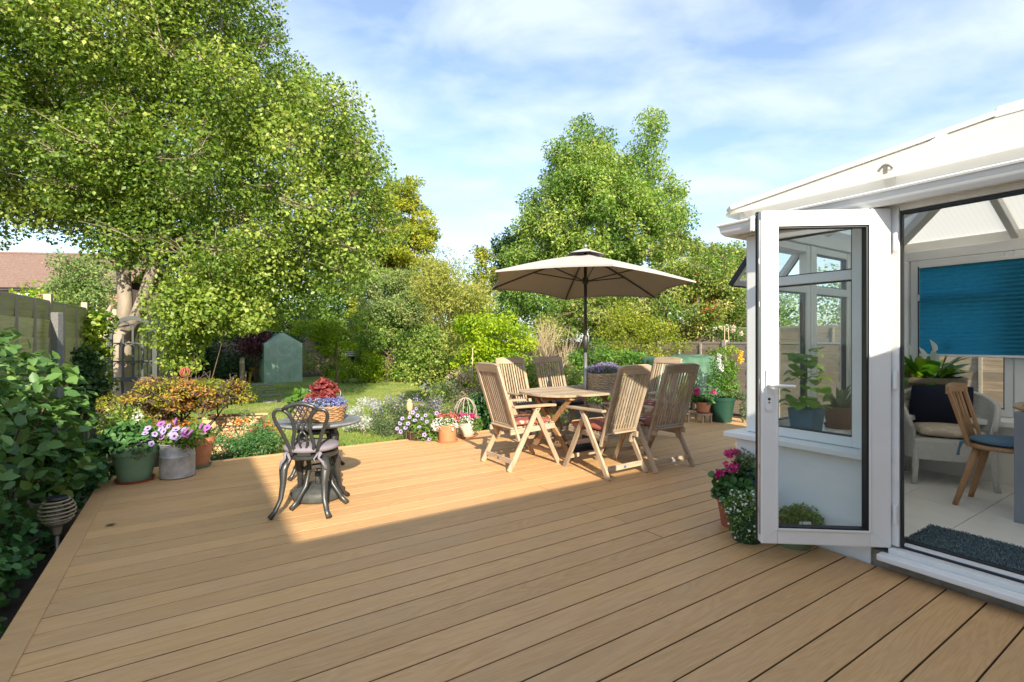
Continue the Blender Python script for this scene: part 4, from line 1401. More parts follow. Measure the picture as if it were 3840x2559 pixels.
def bistro_chair():
    t = thing('bistro_chair', 'x', 'chair')
    M = MATS['cast_metal']
    MB().lathe([(0, .405), (.175, .405), (.19, .415), (.19, .435), (.175, .445), (0, .445)], 28, (0, .01, 0), cap=False).build('seat', M, t, auto=True)
    for sx in (-1, 1):
        MB().tube([(sx * .13, -.12, .425), (sx * .155, -.155, .34), (sx * .15, -.175, .24), (sx * .158, -.20, .13), (sx * .185, -.235, .05), (sx * .212, -.265, .012)],
                  [.034, .036, .026, .02, .019, .024], 10, flat=.8).build('leg', M, t, smooth=True)
        MB().tube([(sx * .12, .12, .425), (sx * .15, .16, .34), (sx * .145, .175, .24), (sx * .155, .2, .13), (sx * .185, .235, .05), (sx * .21, .265, .012)],
                  [.034, .036, .026, .02, .019, .024], 10, flat=.8).build('leg', M, t, smooth=True)

    def b(x, z): return Vector((x, -.165 - (z - .46) * .26, z))
    for sx in (-1, 1):
        pts = [(.088, .445), (.10, .50), (.135, .60), (.175, .69), (.196, .745), (.188, .785), (.155, .803), (.112, .795), (.075, .755), (.058, .70), (.054, .64), (.066, .585), (.08, .53), (.07, .485), (.045, .468)]
        # smooth the outline
        sm_ = []
        for i in range(len(pts) - 1):
            for k in range(3):
                sm_.append(tuple(pts[i][j] + (pts[i + 1][j] - pts[i][j]) * k / 3 for j in (0, 1)))
        sm_.append(pts[-1])
        for _ in range(3):
            sm_ = [sm_[0]] + [tuple((sm_[i - 1][j] + 2 * sm_[i][j] + sm_[i + 1][j]) / 4 for j in (0, 1)) for i in range(1, len(sm_) - 1)] + [sm_[-1]]
        MB().tube([b(sx * x, z) for x, z in sm_], .0115, 8, flat=1.2).build('back_loop', M, t, smooth=True)
        MB().tube([b(sx * x, z) for x, z in ((.004, .47), (.018, .50), (.03, .545), (.027, .60), (.004, .632))], .008, 6).build('back_loop', M, t, smooth=True)
    arch = [(-.125, .797), (-.09, .822), (-.045, .838), (0, .843), (.045, .838), (.09, .822), (.125, .797)]
    MB().tube([b(x, z) for x, z in arch], .013, 8, flat=1.2).build('top_rail', M, t, smooth=True)

    def hw(z): return max(.05, .05 + max(0, z - .70) * .55)
    zs0, zs1 = .632, .832
    for sg in (-1, 1):
        for k in range(-3, 8):
            seg = []
            z = zs0
            while z <= zs1 + 1e-6:
                x = sg * ((z - zs0) * .55 - .11 + k * .036)
                if abs(x) <= hw(z): seg.append(b(x, z))
                z += .008
            if len(seg) > 2: MB().tube([seg[0], seg[-1]], .0048, 5).build('lattice_bar', M, t)
    MB().box(-.05, .05, -.178, -.15, .44, .472).build('back_foot', M, t, bevel=.006)
    return t


BC = bistro_chair()
BC.location = (-1.565, 3.875, 0); BC.rotation_euler.z = math.radians(4)
BC['label'] = 'dark cast metal bistro chair with lilac pad, its lattice back to the house'
BC['group'] = 'cast metal bistro chairs'
bc2 = dup(BC, (-1.92, 4.90, 0), math.radians(193), 'dark cast metal bistro chair with navy pad on the lawn side of the bistro table', 'cast metal bistro chairs')


def round_pad(label, loc, rz, m_, ties=True):
    t = thing('seat_pad', label, 'cushion', loc, rz)
    MB().pillow(.41, .41, .075, (0, .01, .036), nx=16, ny=16, e=.5, edge=.3, shape='round').build('pad', m_, t, smooth=True)
    if ties:
        for s in (-1, 1):
            MB().tube([(s * .11, -.17, .03), (s * .13, -.205, .02), (s * .12, -.215, -.01), (s * .15, -.21, -.045), (s * .165, -.20, -.10)], [.008, .016, .008, .012, .006], 6, flat=.5).build('tie', m_, t, smooth=True)
            MB().tube([(s * .11, -.19, .02), (s * .085, -.215, -.02), (s * .10, -.215, -.05)], [.014, .008, .005], 6, flat=.5).build('tie', m_, t, smooth=True)
    return t


round_pad('lilac grey round pad tied to the bistro chair with its back to the house', (-1.565, 3.875, .447), math.radians(4), MATS['cushion_lilac'])
round_pad('navy round pad on the bistro chair on the lawn side', (-1.92, 4.90, .447), math.radians(193), MATS['cushion_navy'], False)
nc = thing('cushion', 'folded navy cushion with pale stitching resting on the navy chair pad', 'cushion', (-1.84, 4.72, .52), .15)
MB().pillow(.34, .30, .09, (0, 0, .045), e=.4, edge=.4).build('cover', MATS['cushion_navy'], nc, smooth=True)
mat('stitch', (0.5, 0.48, 0.45), .9)
for i in range(16):
    MB().box(-.16 + i * .0205, -.152 + i * .0205, -.154, -.15, .03, .038).build('stitch', MATS['stitch'], nc)

bt = thing('bistro_table', 'round slate grey cast metal bistro table on curved legs', 'table', (-1.58, 4.06, 0), .4)
MB().lathe([(0, .625), (.30, .625), (.325, .632), (.335, .645), (.33, .656), (.31, .658), (.30, .654), (0, .654)], 48, cap=False).build('tabletop', MATS['slate_top'], bt, auto=True)
MB().lathe([(0, .60), (.12, .60), (.12, .624), (0, .624)], 20, cap=False).build('hub', MATS['cast_metal'], bt)
for k in range(4):
    a = PI / 4 + k * PI / 2
    ca, sa = math.cos(a), math.sin(a)
    MB().tube([(r * ca, r * sa, z) for r, z in ((.10, .62), (.16, .53), (.12, .40), (.10, .28), (.14, .15), (.23, .055), (.29, .014))], [.02, .026, .02, .017, .017, .016, .02], 8).build('leg', MATS['cast_metal'], bt, smooth=True)
MB().tube([(.11 * math.cos(a), .11 * math.sin(a), .27) for a in [2 * PI * i / 24 for i in range(25)]], .008, 6).build('brace', MATS['cast_metal'], bt)
mat('base_plastic', (0.06, 0.063, 0.06), .6, var=.3, vscale=20, bump=.2)
ub = thing('umbrella_stand', 'round dark plastic parasol base under the bistro table', 'parasol base', (-1.61, 4.12, 0))
MB().lathe([(0, .012), (.195, .012), (.2, .02), (.2, .065), (.19, .078), (.185, .085), (.12, .112), (.05, .12), (.0, .12)], 36, cap=False).build('body', MATS['base_plastic'], ub, auto=True)
MB().tube([(0, 0, .11), (0, 0, .24)], .024, 12).build('socket', MATS['base_plastic'], ub, smooth=True)
for k in range(4):
    a = k * PI / 2 + .3
    MB().box(-.035, .035, -.03, .03, 0, .014).build('foot', MATS['base_plastic'], ub).location = (.15 * math.cos(a), .15 * math.sin(a), 0)

rng = np.random.default_rng(31)
b1 = thing('flower_basket', 'brown wicker basket of red foliage and blue lobelia on the bistro table', 'planter', (-1.535, 4.03, .656), .12)
basket(b1, .155, .115, .105, MATS['wicker_brown'], rows=7, nst=26, sup=2.6, flare=.12)
tuft(rng, b1, 'foliage', MATS['leaf_mid'], [(0, 0, .11, .15, .11, .05)], 600, .03, .5)
tuft(rng, b1, 'blossom', MATS['petal_lobelia'], [(-.07, -.08, .135, .10, .06, .06), (.05, -.07, .14, .10, .07, .055), (.14, -.02, .14, .06, .07, .06)], 1300, .014, .9)
tuft(rng, b1, 'red_foliage', MATS['petal_red'], [(-.01, .04, .24, .09, .08, .09), (-.10, .02, .15, .05, .05, .06), (.04, .05, .22, .06, .07, .09)], 800, .032, .8, True)
b2 = thing('flower_basket', 'small pale wicker pot of round green leaves behind the lobelia basket', 'planter', (-1.745, 4.13, .656), 0)
basket(b2, .065, .065, .11, MATS['wicker_pale'], rows=7, nst=16, sup=2.0)
tuft(rng, b2, 'foliage', MATS['leaf_mid'], [(0, 0, .17, .09, .08, .08), (-.04, -.02, .12, .07, .06, .05)], 90, .06, .95, True)

# ------------------------------------------------------------------ pots at the deck's left corner
mat('pot_green', (0.15, 0.26, 0.15), .5, col2=(0.19, 0.31, 0.19), vscale=7)
mat('pot_terracotta', (0.44, 0.165, 0.07), .75, col2=(0.56, 0.26, 0.13), vscale=9, bump=.2, detail=8)
mat('pot_red', (0.32, 0.085, 0.05), .6)
mat('zinc', (0.36, 0.37, 0.37), .55, metal=.25, col2=(0.66, 0.67, 0.67), vscale=11, bump=.25, bscale=26, detail=9)
mat('rust', (0.14, 0.08, 0.05), .9)
mat('pot_darkgreen', (0.012, 0.055, 0.035), .42)
mat('pot_beige', (0.46, 0.40, 0.31), .8, col2=(0.54, 0.48, 0.39), vscale=5, bump=.2)
mat('pot_lowgreen', (0.16, 0.25, 0.15), .5)
leafmat('leaf_petunia', [(0.05, 0.09, 0.02), (0.09, 0.15, 0.03), (0.16, 0.22, 0.05)])

gp_ = thing('potted_plant', 'green plastic pot of trailing plants and violet petunias on a red saucer', 'potted plant', (-3.51, 4.62, 0), .2)
pot(gp_, .125, .178, .33, MATS['pot_green'], rim=.02, rimh=.085, saucer=MATS['pot_red'], z0=.012)
rng = np.random.default_rng(41)
tuft(rng, gp_, 'foliage', MATS['leaf_dark'], [(-.02, 0, .42, .20, .18, .12), (-.15, -.08, .36, .12, .12, .12), (.05, -.12, .36, .12, .08, .08)], 700, .065, .6, True)
tuft(rng, gp_, 'trailing_foliage', MATS['leaf_grey'], [(.08, -.16, .31, .10, .03, .08)], 220, .02, .5)
set_flowers(rng, gp_, [PETU_P, PETU_W], [(.14, -.12, .46), (.17, -.13, .40), (.12, -.17, .38), (.19, -.12, .36), (.20, -.08, .44), (.15, -.10, .50)], .032)
tuft(rng, gp_, 'blossom', MATS['petal_white'], [(.03, -.02, .60, .035, .03, .05)], 60, .02, .8)

zb = thing('potted_plant', 'old zinc bucket overflowing with purple and white petunias', 'potted plant', (-3.215, 4.77, 0), -.4)
MB().lathe([(0, .006), (.138, .006), (.144, .0), (.146, .012), (.146, .20), (.149, .205), (.146, .212), (.142, .225), (.142, .315), (.15, .322), (.148, .332), (.138, .325), (.136, .26), (0, .26)], 36, cap=False).build('bucket', MATS['zinc'], zb, auto=True)
MB().lathe([(.1465, .0015), (.1475, .010)], 36, cap=False).build('rusty_foot', MATS['rust'], zb)
MB().tube([(.146, -.02, .26), (.175, -.015, .255), (.182, 0, .235), (.175, .015, .225), (.146, .02, .225)], .006, 6).build('lug', MATS['zinc'], zb)
MB().lathe([(0, .262), (.136, .265)], 24, cap=False).build('soil', MATS['soil'], zb)
tuft(rng, zb, 'foliage', MATS['leaf_petunia'], [(0, 0, .38, .20, .16, .08), (-.13, -.06, .34, .12, .12, .08), (.17, 0, .38, .14, .12, .08)], 1100, .04, .6)
set_flowers(rng, zb, [PETU_P, PETU_P, PETU_V], [(-.17, -.10, .36), (-.13, -.13, .38), (-.09, -.10, .46), (-.03, -.13, .40), (-.02, -.12, .45), (.05, -.12, .42), (.02, -.1, .50), (.10, -.12, .44), (.15, -.13, .42), (.13, -.1, .48), (.2, -.12, .40), (.17, -.06, .47), (-.15, -.05, .45)], .036)
set_flowers(rng, zb, [PETU_V], [(-.12, -.08, .51), (.06, -.05, .53), (.09, -.08, .55), (.25, -.10, .43), (.23, -.07, .47), (.27, -.06, .45)], .042)

tp = thing('potted_plant', 'terracotta pot tucked behind the zinc bucket on a green saucer', 'potted plant', (-3.255, 5.13, 0), 0)
pot(tp, .105, .155, .30, MATS['pot_terracotta'], rim=.02, rimh=.07, saucer=MATS['pot_green'], z0=.012)
tuft(rng, tp, 'foliage', MATS['leaf_petunia'], [(0, 0, .36, .16, .14, .08)], 500, .04, .6)
set_flowers(rng, tp, [PETU_V], [(.12, -.1, .38), (.15, -.08, .42), (.1, -.1, .44)], .04)

# ------------------------------------------------------------------ pots at the lawn edge of the deck
rng = np.random.default_rng(51)
q1 = thing('potted_plant', 'straight terracotta pot of white and salmon flowers on the deck edge', 'potted plant', (-.835, 6.42, 0), 0)
MB().lathe([(0, .012), (.112, .012), (.118, .20), (.122, .205), (.122, .225), (.108, .225), (.105, .19), (0, .19)], 32, cap=False).build('pot', MATS['pot_terracotta'], q1, auto=True)
MB().lathe([(0, 0), (.125, 0), (.14, .026), (.134, .026), (.12, .011), (0, .011)], 32, cap=False).build('saucer', MATS['pot_terracotta'], q1, auto=True)
MB().lathe([(0, .192), (.105, .195)], 24, cap=False).build('soil', MATS['soil'], q1)
tuft(rng, q1, 'foliage', MATS['leaf_petunia'], [(0, 0, .26, .15, .12, .07)], 500, .035, .6)
tuft(rng, q1, 'blossom', MATS['petal_white'], [(-.1, -.08, .25, .09, .06, .07), (.04, -.1, .26, .09, .04, .06), (.09, -.08, .22, .05, .04, .05), (-.15, -.05, .2, .06, .06, .05)], 330, .028, .9)
tuft(rng, q1, 'salmon_blossom', MATS['petal_salmon'], [(.06, .0, .33, .09, .08, .05), (-.08, .02, .32, .05, .05, .04), (.13, -.04, .30, .04, .04, .04)], 330, .026, .9)
q2 = thing('potted_plant', 'beige stone pot of pink and white blooms beside the straight terracotta pot', 'potted plant', (-.615, 6.73, 0), 0)
MB().lathe([(0, .012), (.085, .012), (.112, .07), (.118, .14), (.112, .175), (.122, .18), (.122, .195), (.105, .195), (.1, .16), (0, .16)], 32, cap=False).build('pot', MATS['pot_beige'], q2, auto=True)
MB().lathe([(0, 0), (.115, 0), (.135, .026), (.129, .026), (.11, .011), (0, .011)], 32, cap=False).build('saucer', MATS['pot_terracotta'], q2, auto=True)
tuft(rng, q2, 'foliage', MATS['leaf_petunia'], [(0, 0, .23, .15, .12, .06), (.14, -.05, .17, .09, .08, .08)], 500, .035, .6)
tuft(rng, q2, 'blossom', MATS['petal_white'], [(0, -.08, .24, .10, .05, .05)], 130, .026, .9)
tuft(rng, q2, 'pink_blossom', MATS['petal_pink'], [(.09, -.05, .29, .06, .05, .04), (-.06, .0, .3, .05, .05, .03)], 120, .026, .9)
q3 = thing('wire_planter', 'wire planter spilling pale dark-eyed petunias over the deck edge', 'potted plant', (-1.23, 6.62, -.33), 0)
for k in range(12):
    a = 2 * PI * k / 12
    MB().tube([(.16 * math.cos(a), .16 * math.sin(a), 0), (.19 * math.cos(a), .19 * math.sin(a), .45)], .005, 5).build('wire', MATS['rust'], q3)
for z in (.12, .28, .45):
    r = .16 + .03 * z / .45
    MB().tube([(r * math.cos(2 * PI * k / 24), r * math.sin(2 * PI * k / 24), z) for k in range(25)], .005, 5).build('hoop', MATS['rust'], q3)
MB().lathe([(0, .1), (.14, .1), (.17, .42), (0, .42)], 20, cap=False).build('soil', MATS['soil'], q3)
tuft(rng, q3, 'foliage', MATS['leaf_petunia'], [(0, 0, .56, .24, .18, .10), (.08, -.12, .42, .16, .10, .14), (.2, -.1, .36, .1, .08, .1)], 1500, .04, .6)
set_flowers(rng, q3, [PETU_P], [(-.20, -.15, .62), (-.24, -.1, .55), (-.1, -.17, .64), (-.12, -.18, .56), (-.06, -.16, .70), (-.03, -.18, .60), (-.16, -.14, .50), (.0, -.16, .66), (.06, -.17, .62), (.1, -.14, .66),
                                (.12, -.16, .58), (.03, -.2, .52), (.24, -.1, .68), (-.02, -.15, .75), (-.28, -.1, .48), (.1, -.22, .42), (.16, -.2, .36), (-.22, -.16, .45)], .031)

# ------------------------------------------------------------------ pots by the right-hand fence
rng = np.random.default_rng(61)
r1 = thing('potted_plant', 'big dark green pot of tall white and yellow flower spikes', 'potted plant', (3.385, 8.02, 0), 0)
pot(r1, .15, .205, .40, MATS['pot_darkgreen'], rim=.03, rimh=.055)
tuft(rng, r1, 'foliage', MATS['leaf_mid'], [(-.08, 0, .62, .16, .14, .22), (.05, .05, .85, .2, .15, .3), (.16, 0, .55, .14, .12, .18)], 1600, .06, .35)
tuft(rng, r1, 'spike', MATS['petal_white'], [(-.07, -.08, 1.0, .03, .03, .12), (-.05, -.08, .88, .04, .04, .07)], 240, .022, .9)
tuft(rng, r1, 'yellow_spike', MATS['petal_yellow'], [(.285, -.05, 1.08, .035, .035, .08), (.285, -.05, 1.0, .04, .04, .05)], 200, .025, .9)
tuft(rng, r1, 'trailing_foliage', MATS['leaf_grey'], [(.28, -.1, .42, .10, .12, .06), (.30, -.14, .2, .06, .08, .2)], 700, .03, .8)
st_ = thing('plant_stand', 'low wooden plant stand under the pink geranium pot', 'stand', (3.07, 7.96, 0), .3)
st2 = thing('plant_stand', 'low wooden stand under the grey stone trough', 'stand', (2.74, 8.02, 0), .1)
for s_t in (st_, st2):
    MB().lathe([(0, .125), (.135, .125), (.135, .145), (0, .145)], 20, cap=False).build('top', MATS['teak_x'], s_t, auto=True)
    for k in range(4):
        a = PI / 4 + k * PI / 2
        MB().bar((.11 * math.cos(a), .11 * math.sin(a), 0), (.11 * math.cos(a), .11 * math.sin(a), .13), .028, .028).build('leg', MATS['teak_z'], s_t, bevel=.003)
r2_ = thing('potted_plant', 'small terracotta pot of pink geraniums on a wooden stand', 'potted plant', (3.07, 7.96, .145), 0)
pot(r2_, .085, .115, .17, MATS['pot_terracotta'], rim=.016, rimh=.04, saucer=MATS['pot_red'], z0=.01)
tuft(rng, r2_, 'foliage', MATS['leaf_dark'], [(0, 0, .22, .17, .12, .06)], 220, .065, .95, True)
tuft(rng, r2_, 'flower_head', MATS['petal_pink'], [(-.13, -.06, .33, .04, .04, .035), (.13, -.05, .345, .045, .045, .035), (-.11, -.05, .38, .03, .03, .03)], 170, .025, .9, split=True)
mat('stone_grey', (0.30, 0.30, 0.28), .9, var=.25, vscale=12, bump=.6)
r3_ = thing('stone_trough', 'grey stone trough of yellow-green fern on a low stand', 'potted plant', (2.74, 8.02, .145), .1)
MB().lathe([(0, 0), (.10, 0), (.13, .05), (.135, .2), (.115, .2), (.11, .15), (0, .15)], 4, cap=False).build('trough', MATS['stone_grey'], r3_, bevel=.01)
leafmat('leaf_yellow', [(0.14, 0.18, 0.02), (0.26, 0.28, 0.03), (0.40, 0.38, 0.06)])
tuft(rng, r3_, 'foliage', MATS['leaf_yellow'], [(.02, 0, .32, .16, .12, .12), (.06, -.02, .42, .1, .1, .1)], 500, .07, .3)

# tarpaulin thrown over a side table
mat('tarp_green', (0.04, 0.10, 0.05), .32, col2=(0.09, 0.17, 0.10), vscale=4, bump=.35, bscale=9)
tk = thing('covered_table', 'side table under a crumpled pale green tarpaulin by the sunlit fence', 'cover', (3.05, 9.05, 0), ANG - .25)
vs, fs = [], []
rng = np.random.default_rng(71)
NU, NV = 96, 14
ph = rng.uniform(0, 6.28, 8)
for j in range(NV):
    for i in range(NU):
        a = 2 * PI * i / NU
        ca, sa = math.cos(a), math.sin(a)
        r = (abs(ca) ** 5 + abs(sa) ** 5) ** (-1 / 5)
        if j < 4:
            k = (j + .02) / 4; x, y, z = .62 * r * ca * k, .36 * r * sa * k, 1.02 + .02 * math.sin(9 * ca * k + ph[0]) + .025 * math.cos(7 * sa * k + 3 * a)
        else:
            k = (j - 4) / (NV - 5)
            w = .06 * k * (math.sin(11 * a + ph[1]) + .7 * math.sin(19 * a + ph[2])) + .035 * k * math.sin(31 * a + 6 * k)
            x, y = (.63 + .10 * k + w) * r * ca, (.37 + .10 * k + w) * r * sa
            z = 1.0 - k * (.74 + .08 * math.sin(4 * a + ph[3]))
        vs.append((x, y, z))
for j in range(NV - 1):
    for i in range(NU):
        i2 = (i + 1) % NU
        fs.append((j * NU + i, j * NU + i2, (j + 1) * NU + i2, (j + 1) * NU + i))
fs.append(tuple(range(NU))[::-1])
MB().add(vs, fs).build('tarpaulin', MATS['tarp_green'], tk, smooth=True)
for sx in (-1, 1):
    for sy in (-1, 1):
        MB().box(sx * .52 - .03, sx * .52 + .03, sy * .28 - .03, sy * .28 + .03, 0, .97).build('leg', MATS['teak_z'], tk)

# ------------------------------------------------------------------ pots by the conservatory wall
rng = np.random.default_rng(81)
g1 = thing('potted_plant', 'red pot of crimson geranium and blue lobelia against the white dwarf wall', 'potted plant', (1.56, 3.50, 0), 0)
g1.scale = (.86,) * 3
pot(g1, .09, .125, .24, MATS['pot_red'], rim=.016, rimh=.04)
tuft(rng, g1, 'foliage', MATS['leaf_dark'], [(.0, 0, .36, .15, .12, .11), (.09, .0, .42, .10, .1, .14), (-.05, -.04, .28, .12, .1, .08)], 420, .06, .9, True)
tuft(rng, g1, 'geranium_head', MATS['petal_pink'], [(-.04, -.06, .50, .056, .05, .04), (-.05, -.04, .60, .032, .032, .02), (-.13, -.03, .43, .024, .024, .024), (.03, .0, .60, .018, .018, .013)], 420, .026, .9, split=True)
tuft(rng, g1, 'lobelia', MATS['petal_blue'], [(.13, -.08, .40, .035, .04, .07), (.2, -.06, .33, .05, .05, .09)], 170, .018, .9)
tuft(rng, g1, 'fine_foliage', MATS['leaf_grey'], [(.07, -.03, .55, .08, .07, .09)], 420, .025, .4)
g2 = thing('potted_plant', 'dark pot hidden under cascading small white flowers beside the open door', 'potted plant', (1.535, 3.25, 0), 0)
g2.scale = (.84,) * 3
pot(g2, .10, .13, .22, MATS['pot_darkgreen'], rim=.016, rimh=.04)
tuft(rng, g2, 'foliage', MATS['leaf_mid'], [(-.02, -.02, .25, .17, .14, .13), (-.04, -.08, .13, .13, .08, .11)], 1500, .026, .5)
tuft(rng, g2, 'blossom', MATS['petal_white'], [(-.03, -.03, .27, .18, .15, .13), (-.03, -.09, .13, .14, .09, .11)], 240, .021, .95, True, shell=1.0)
g3 = thing('potted_plant', 'low pale green pot of clipped thyme with a plant label, seen through the door', 'potted plant', (1.80, 3.17, 0), 0)
pot(g3, .095, .125, .13, MATS['pot_lowgreen'], rim=.016, rimh=.035)
tuft(rng, g3, 'foliage', MATS['leaf_mid'], [(0, 0, .16, .17, .13, .07), (.06, 0, .18, .12, .11, .07)], 1600, .024, .5)
MB().box(-.035, .035, -.125, -.122, .10, .19).build('plant_label', MATS['upvc'], g3)

# ------------------------------------------------------------------ spiral lamp on a stake
mat('cane_coil', (0.40, 0.33, 0.22), .5, col2=(0.28, 0.22, 0.14), vscale=30)
mat('lamp_pole', (0.22, 0.21, 0.19), .45, metal=.5)
lp = thing('garden_lamp', 'ball lamp of coiled pale cane on a slim stake beside the deck', 'lamp', (-3.225, 3.52, -.545), 0)
lp.scale = (1.22,) * 3
MB().tube([(0, 0, -.05), (0, 0, .40)], .011, 10).build('stake', MATS['lamp_pole'], lp, smooth=True)
MB().lathe([(.011, .385), (.019, .39), (.023, .415), (.026, .44), (.0, .44)], 14, cap=False).build('collar', MATS['cane_coil'], lp, auto=True)
pts = []
R_ = .083
for i in range(9 * 20 + 1):
    a = 2 * PI * i / 20
    k = i / (9 * 20)
    th_ = math.radians(28 + 137 * (1 - k))
    pts.append((R_ * math.sin(th_) * math.cos(a), R_ * math.sin(th_) * math.sin(a), .525 + R_ * 1.02 * math.cos(th_)))
MB().tube(pts, .0048, 6).build('coil', MATS['cane_coil'], lp, smooth=True)
MB().lathe([(0, .44), (.03, .445), (.034, .50), (.028, .545), (0, .555)], 14, cap=False).build('bulb_glass', MATS['glass'], lp, smooth=True)
MB().lathe([(0, .588), (.046, .588), (.05, .597), (.044, .608), (0, .612)], 18, cap=False).build('solar_cap', MATS['gasket'], lp, auto=True)

# ------------------------------------------------------------------ inside the conservatory
mat('wicker_white', (0.72, 0.70, 0.64), .6, col2=(0.60, 0.57, 0.50), vscale=60, bump=.8, bscale=220)
mat('cushion_deepnavy', (0.010, 0.013, 0.032), .95, bump=.3, bscale=300)
fabric('beige_damask', (0.55, 0.45, 0.33), [(0.66, 0.57, 0.44), (0.62, 0.53, 0.41)], (0.52, 0.42, 0.30))
woodmat('oak', (0.34, 0.17, 0.07), (0.47, 0.26, 0.12), 2, .45, 1.0, .1, tone=.06, spec=.5)
woodmat('oak_x', (0.36, 0.19, 0.08), (0.50, 0.29, 0.14), 0, .4, 1.0, .1, tone=.06, spec=.5)
mat('leg_grey', (0.22, 0.235, 0.26), .5, var=.06)
mat('pad_blue', (0.09, 0.17, 0.25), .9, var=.12, bump=.3, bscale=260)
mat('mat_grey', (0.055, 0.08, 0.085), 1.0, var=.5, vscale=120, bump=1.0, bscale=260)
FZ = .13

ac = thing('wicker_armchair', 'white wicker tub armchair beside the teal blind', 'armchair', W(5.33, 1.50, FZ), ANG + math.radians(118))
# tub: back wraps round the seat (front is local +y)
prof = []
for i in range(25):
    a = math.radians(-35 + 250 * i / 24)     # from the right arm front, round the back, to the left arm front
    k = abs(i - 12) / 12
    x = .27 * math.cos(a); y = -.26 * math.sin(a) + .02
    top = .76 - .19 * (k ** 1.6) - (.12 * max(0, k - .85) / .15)
    prof.append((x, y, top))
vs, fs = [], []
n_ = len(prof)
for r_ in (1.0, 1.09):
    for z_k in range(6):
        for (x, y, top) in prof:
            z = .20 + (top - .20) * z_k / 5
            fl = 1 + .10 * (z - .2) / .56
            vs.append((x * r_ * fl, y * r_ * fl, z))
for s_ in range(2):
    for zk in range(5):
        for i in range(n_ - 1):
            a0 = s_ * 6 * n_ + zk * n_ + i
            fs.append((a0, a0 + 1, a0 + n_ + 1, a0 + n_))
for i in range(n_ - 1):
    a0, b0 = 5 * n_ + i, 11 * n_ + i
    fs.append((a0, a0 + 1, b0 + 1, b0))
for zk in range(5):
    for i in (0, n_ - 1):
        a0, b0 = zk * n_ + i, 6 * n_ + zk * n_ + i
        fs.append((a0, a0 + n_, b0 + n_, b0))
MB().add(vs, fs).build('tub_back', MATS['wicker_white'], ac, smooth=False)
MB().tube([(x * 1.15, y * 1.15, t_ + .005) for x, y, t_ in prof], .018, 8).build('rolled_edge', MATS['wicker_white'], ac, smooth=True)
MB().pillow(.48, .46, .05, (0, 0, .355), e=.2, edge=.9).build('seat', MATS['wicker_white'], ac, smooth=True)
MB().box(-.25, .25, .20, .235, .20, .36).build('apron', MATS['wicker_white'], ac, bevel=.01)
for sx in (-1, 1):
    MB().tube([(sx * .235, .20, .36), (sx * .24, .225, .2), (sx * .245, .235, .08), (sx * .255, .26, .0)], [.024, .024, .02, .022], 8).build('leg', MATS['wicker_white'], ac, smooth=True)
    MB().tube([(sx * .2, -.18, .3), (sx * .21, -.2, .12), (sx * .22, -.23, .0)], [.022, .02, .02], 8).build('leg', MATS['wicker_white'], ac, smooth=True)
nv = thing('cushion', 'plain deep navy square cushion propped in the white wicker armchair', 'cushion', W(5.40, 1.545, FZ + .43), ANG + math.radians(118))
MB().pillow(.42, .40, .13, (0, -.05, .17), e=.6, edge=.12, rot=Matrix.Rotation(math.radians(72), 3, 'X')).build('cover', MATS['cushion_deepnavy'], nv, smooth=True)
sp2 = thing('seat_pad', 'beige patterned seat cushion in the white wicker armchair', 'cushion', W(5.33, 1.50, FZ + .375), ANG + math.radians(118))
MB().pillow(.42, .42, .10, (0, .02, .05), e=.5, edge=.35).build('cover', MATS['beige_damask'], sp2, smooth=True)


def spindle_chair(label, loc, rz):
    t = thing('spindle_chair', label, 'chair', loc, rz, 'oak chairs at the round table')
    M = MATS['oak']
    MB().pillow(.40, .40, .035, (0, 0, .435), nx=14, ny=14, e=.15, edge=.75, shape='round').build('seat', MATS['oak_x'], t, smooth=True)
    for sx in (-1, 1):
        MB().tube([(sx * .11, -.11, .43), (sx * .17, -.22, .0)], [.026, .016], 10).build('leg', M, t, smooth=True)
        MB().tube([(sx * .12, .11, .43), (sx * .18, .2, .0)], [.026, .016], 10).build('leg', M, t, smooth=True)
        MB().bar((sx * .14, -.15, .43), (sx * .165, -.255, .81), .035, .022, (0, 1, 0)).build('back_post', M, t, bevel=.006)
    for i in range(3):
        x = -.07 + .07 * i
        MB().tube([(x * .9, -.165, .44), (x * 1.05, -.258, .80)], [.010, .008], 8).build('spindle', M, t, smooth=True)
    m = MB()
    for i in range(8):
        a0, a1 = -1 + 2 * i / 8, -1 + 2 * (i + 1) / 8
        q = lambda a, z, e: (a * .19, -.275 + .02 * a * a + e, z)
        m.hexa([q(a0, .79, -.012), q(a1, .79, -.012), q(a1, .79, .012), q(a0, .79, .012)], [q(a0, .86 - .012 * a0 * a0, -.012), q(a1, .86 - .012 * a1 * a1, -.012), q(a1, .86 - .012 * a1 * a1, .012), q(a0, .86 - .012 * a0 * a0, .012)])
    m.build('top_rail', MATS['oak_x'], t)
    return t


k1 = spindle_chair('oak spindle-back chair with blue pad between the door mat and the wicker armchair', W(4.76, 1.02, FZ), ANG + PI)
k2 = spindle_chair('oak spindle-back chair on the house side of the round table', W(4.15, .02, FZ), ANG - PI / 2 - .5)
for kk, lab in ((k1, 'round blue pad tied to the oak chair beside the wicker armchair'), (k2, 'round blue pad on the oak chair on the house side')):
    pt = thing('seat_pad', lab, 'cushion', kk.location + Vector((0, 0, .452)), kk.rotation_euler.z)
    MB().pillow(.39, .38, .045, (0, .01, .022), nx=16, ny=16, e=.4, edge=.35, shape='round').build('pad', MATS['pad_blue'], pt, smooth=True)
    for s in (-1, 1):
        MB().tube([(s * .13, -.15, .015), (s * .17, -.185, .0), (s * .16, -.2, -.05), (s * .18, -.2, -.09)], [.008, .018, .010, .014], 6, flat=.5).build('tie', MATS['pad_blue'], pt, smooth=True)
rt = thing('round_table', 'round oak topped table on square grey legs inside the conservatory', 'table', W(4.80, .40, FZ), ANG)
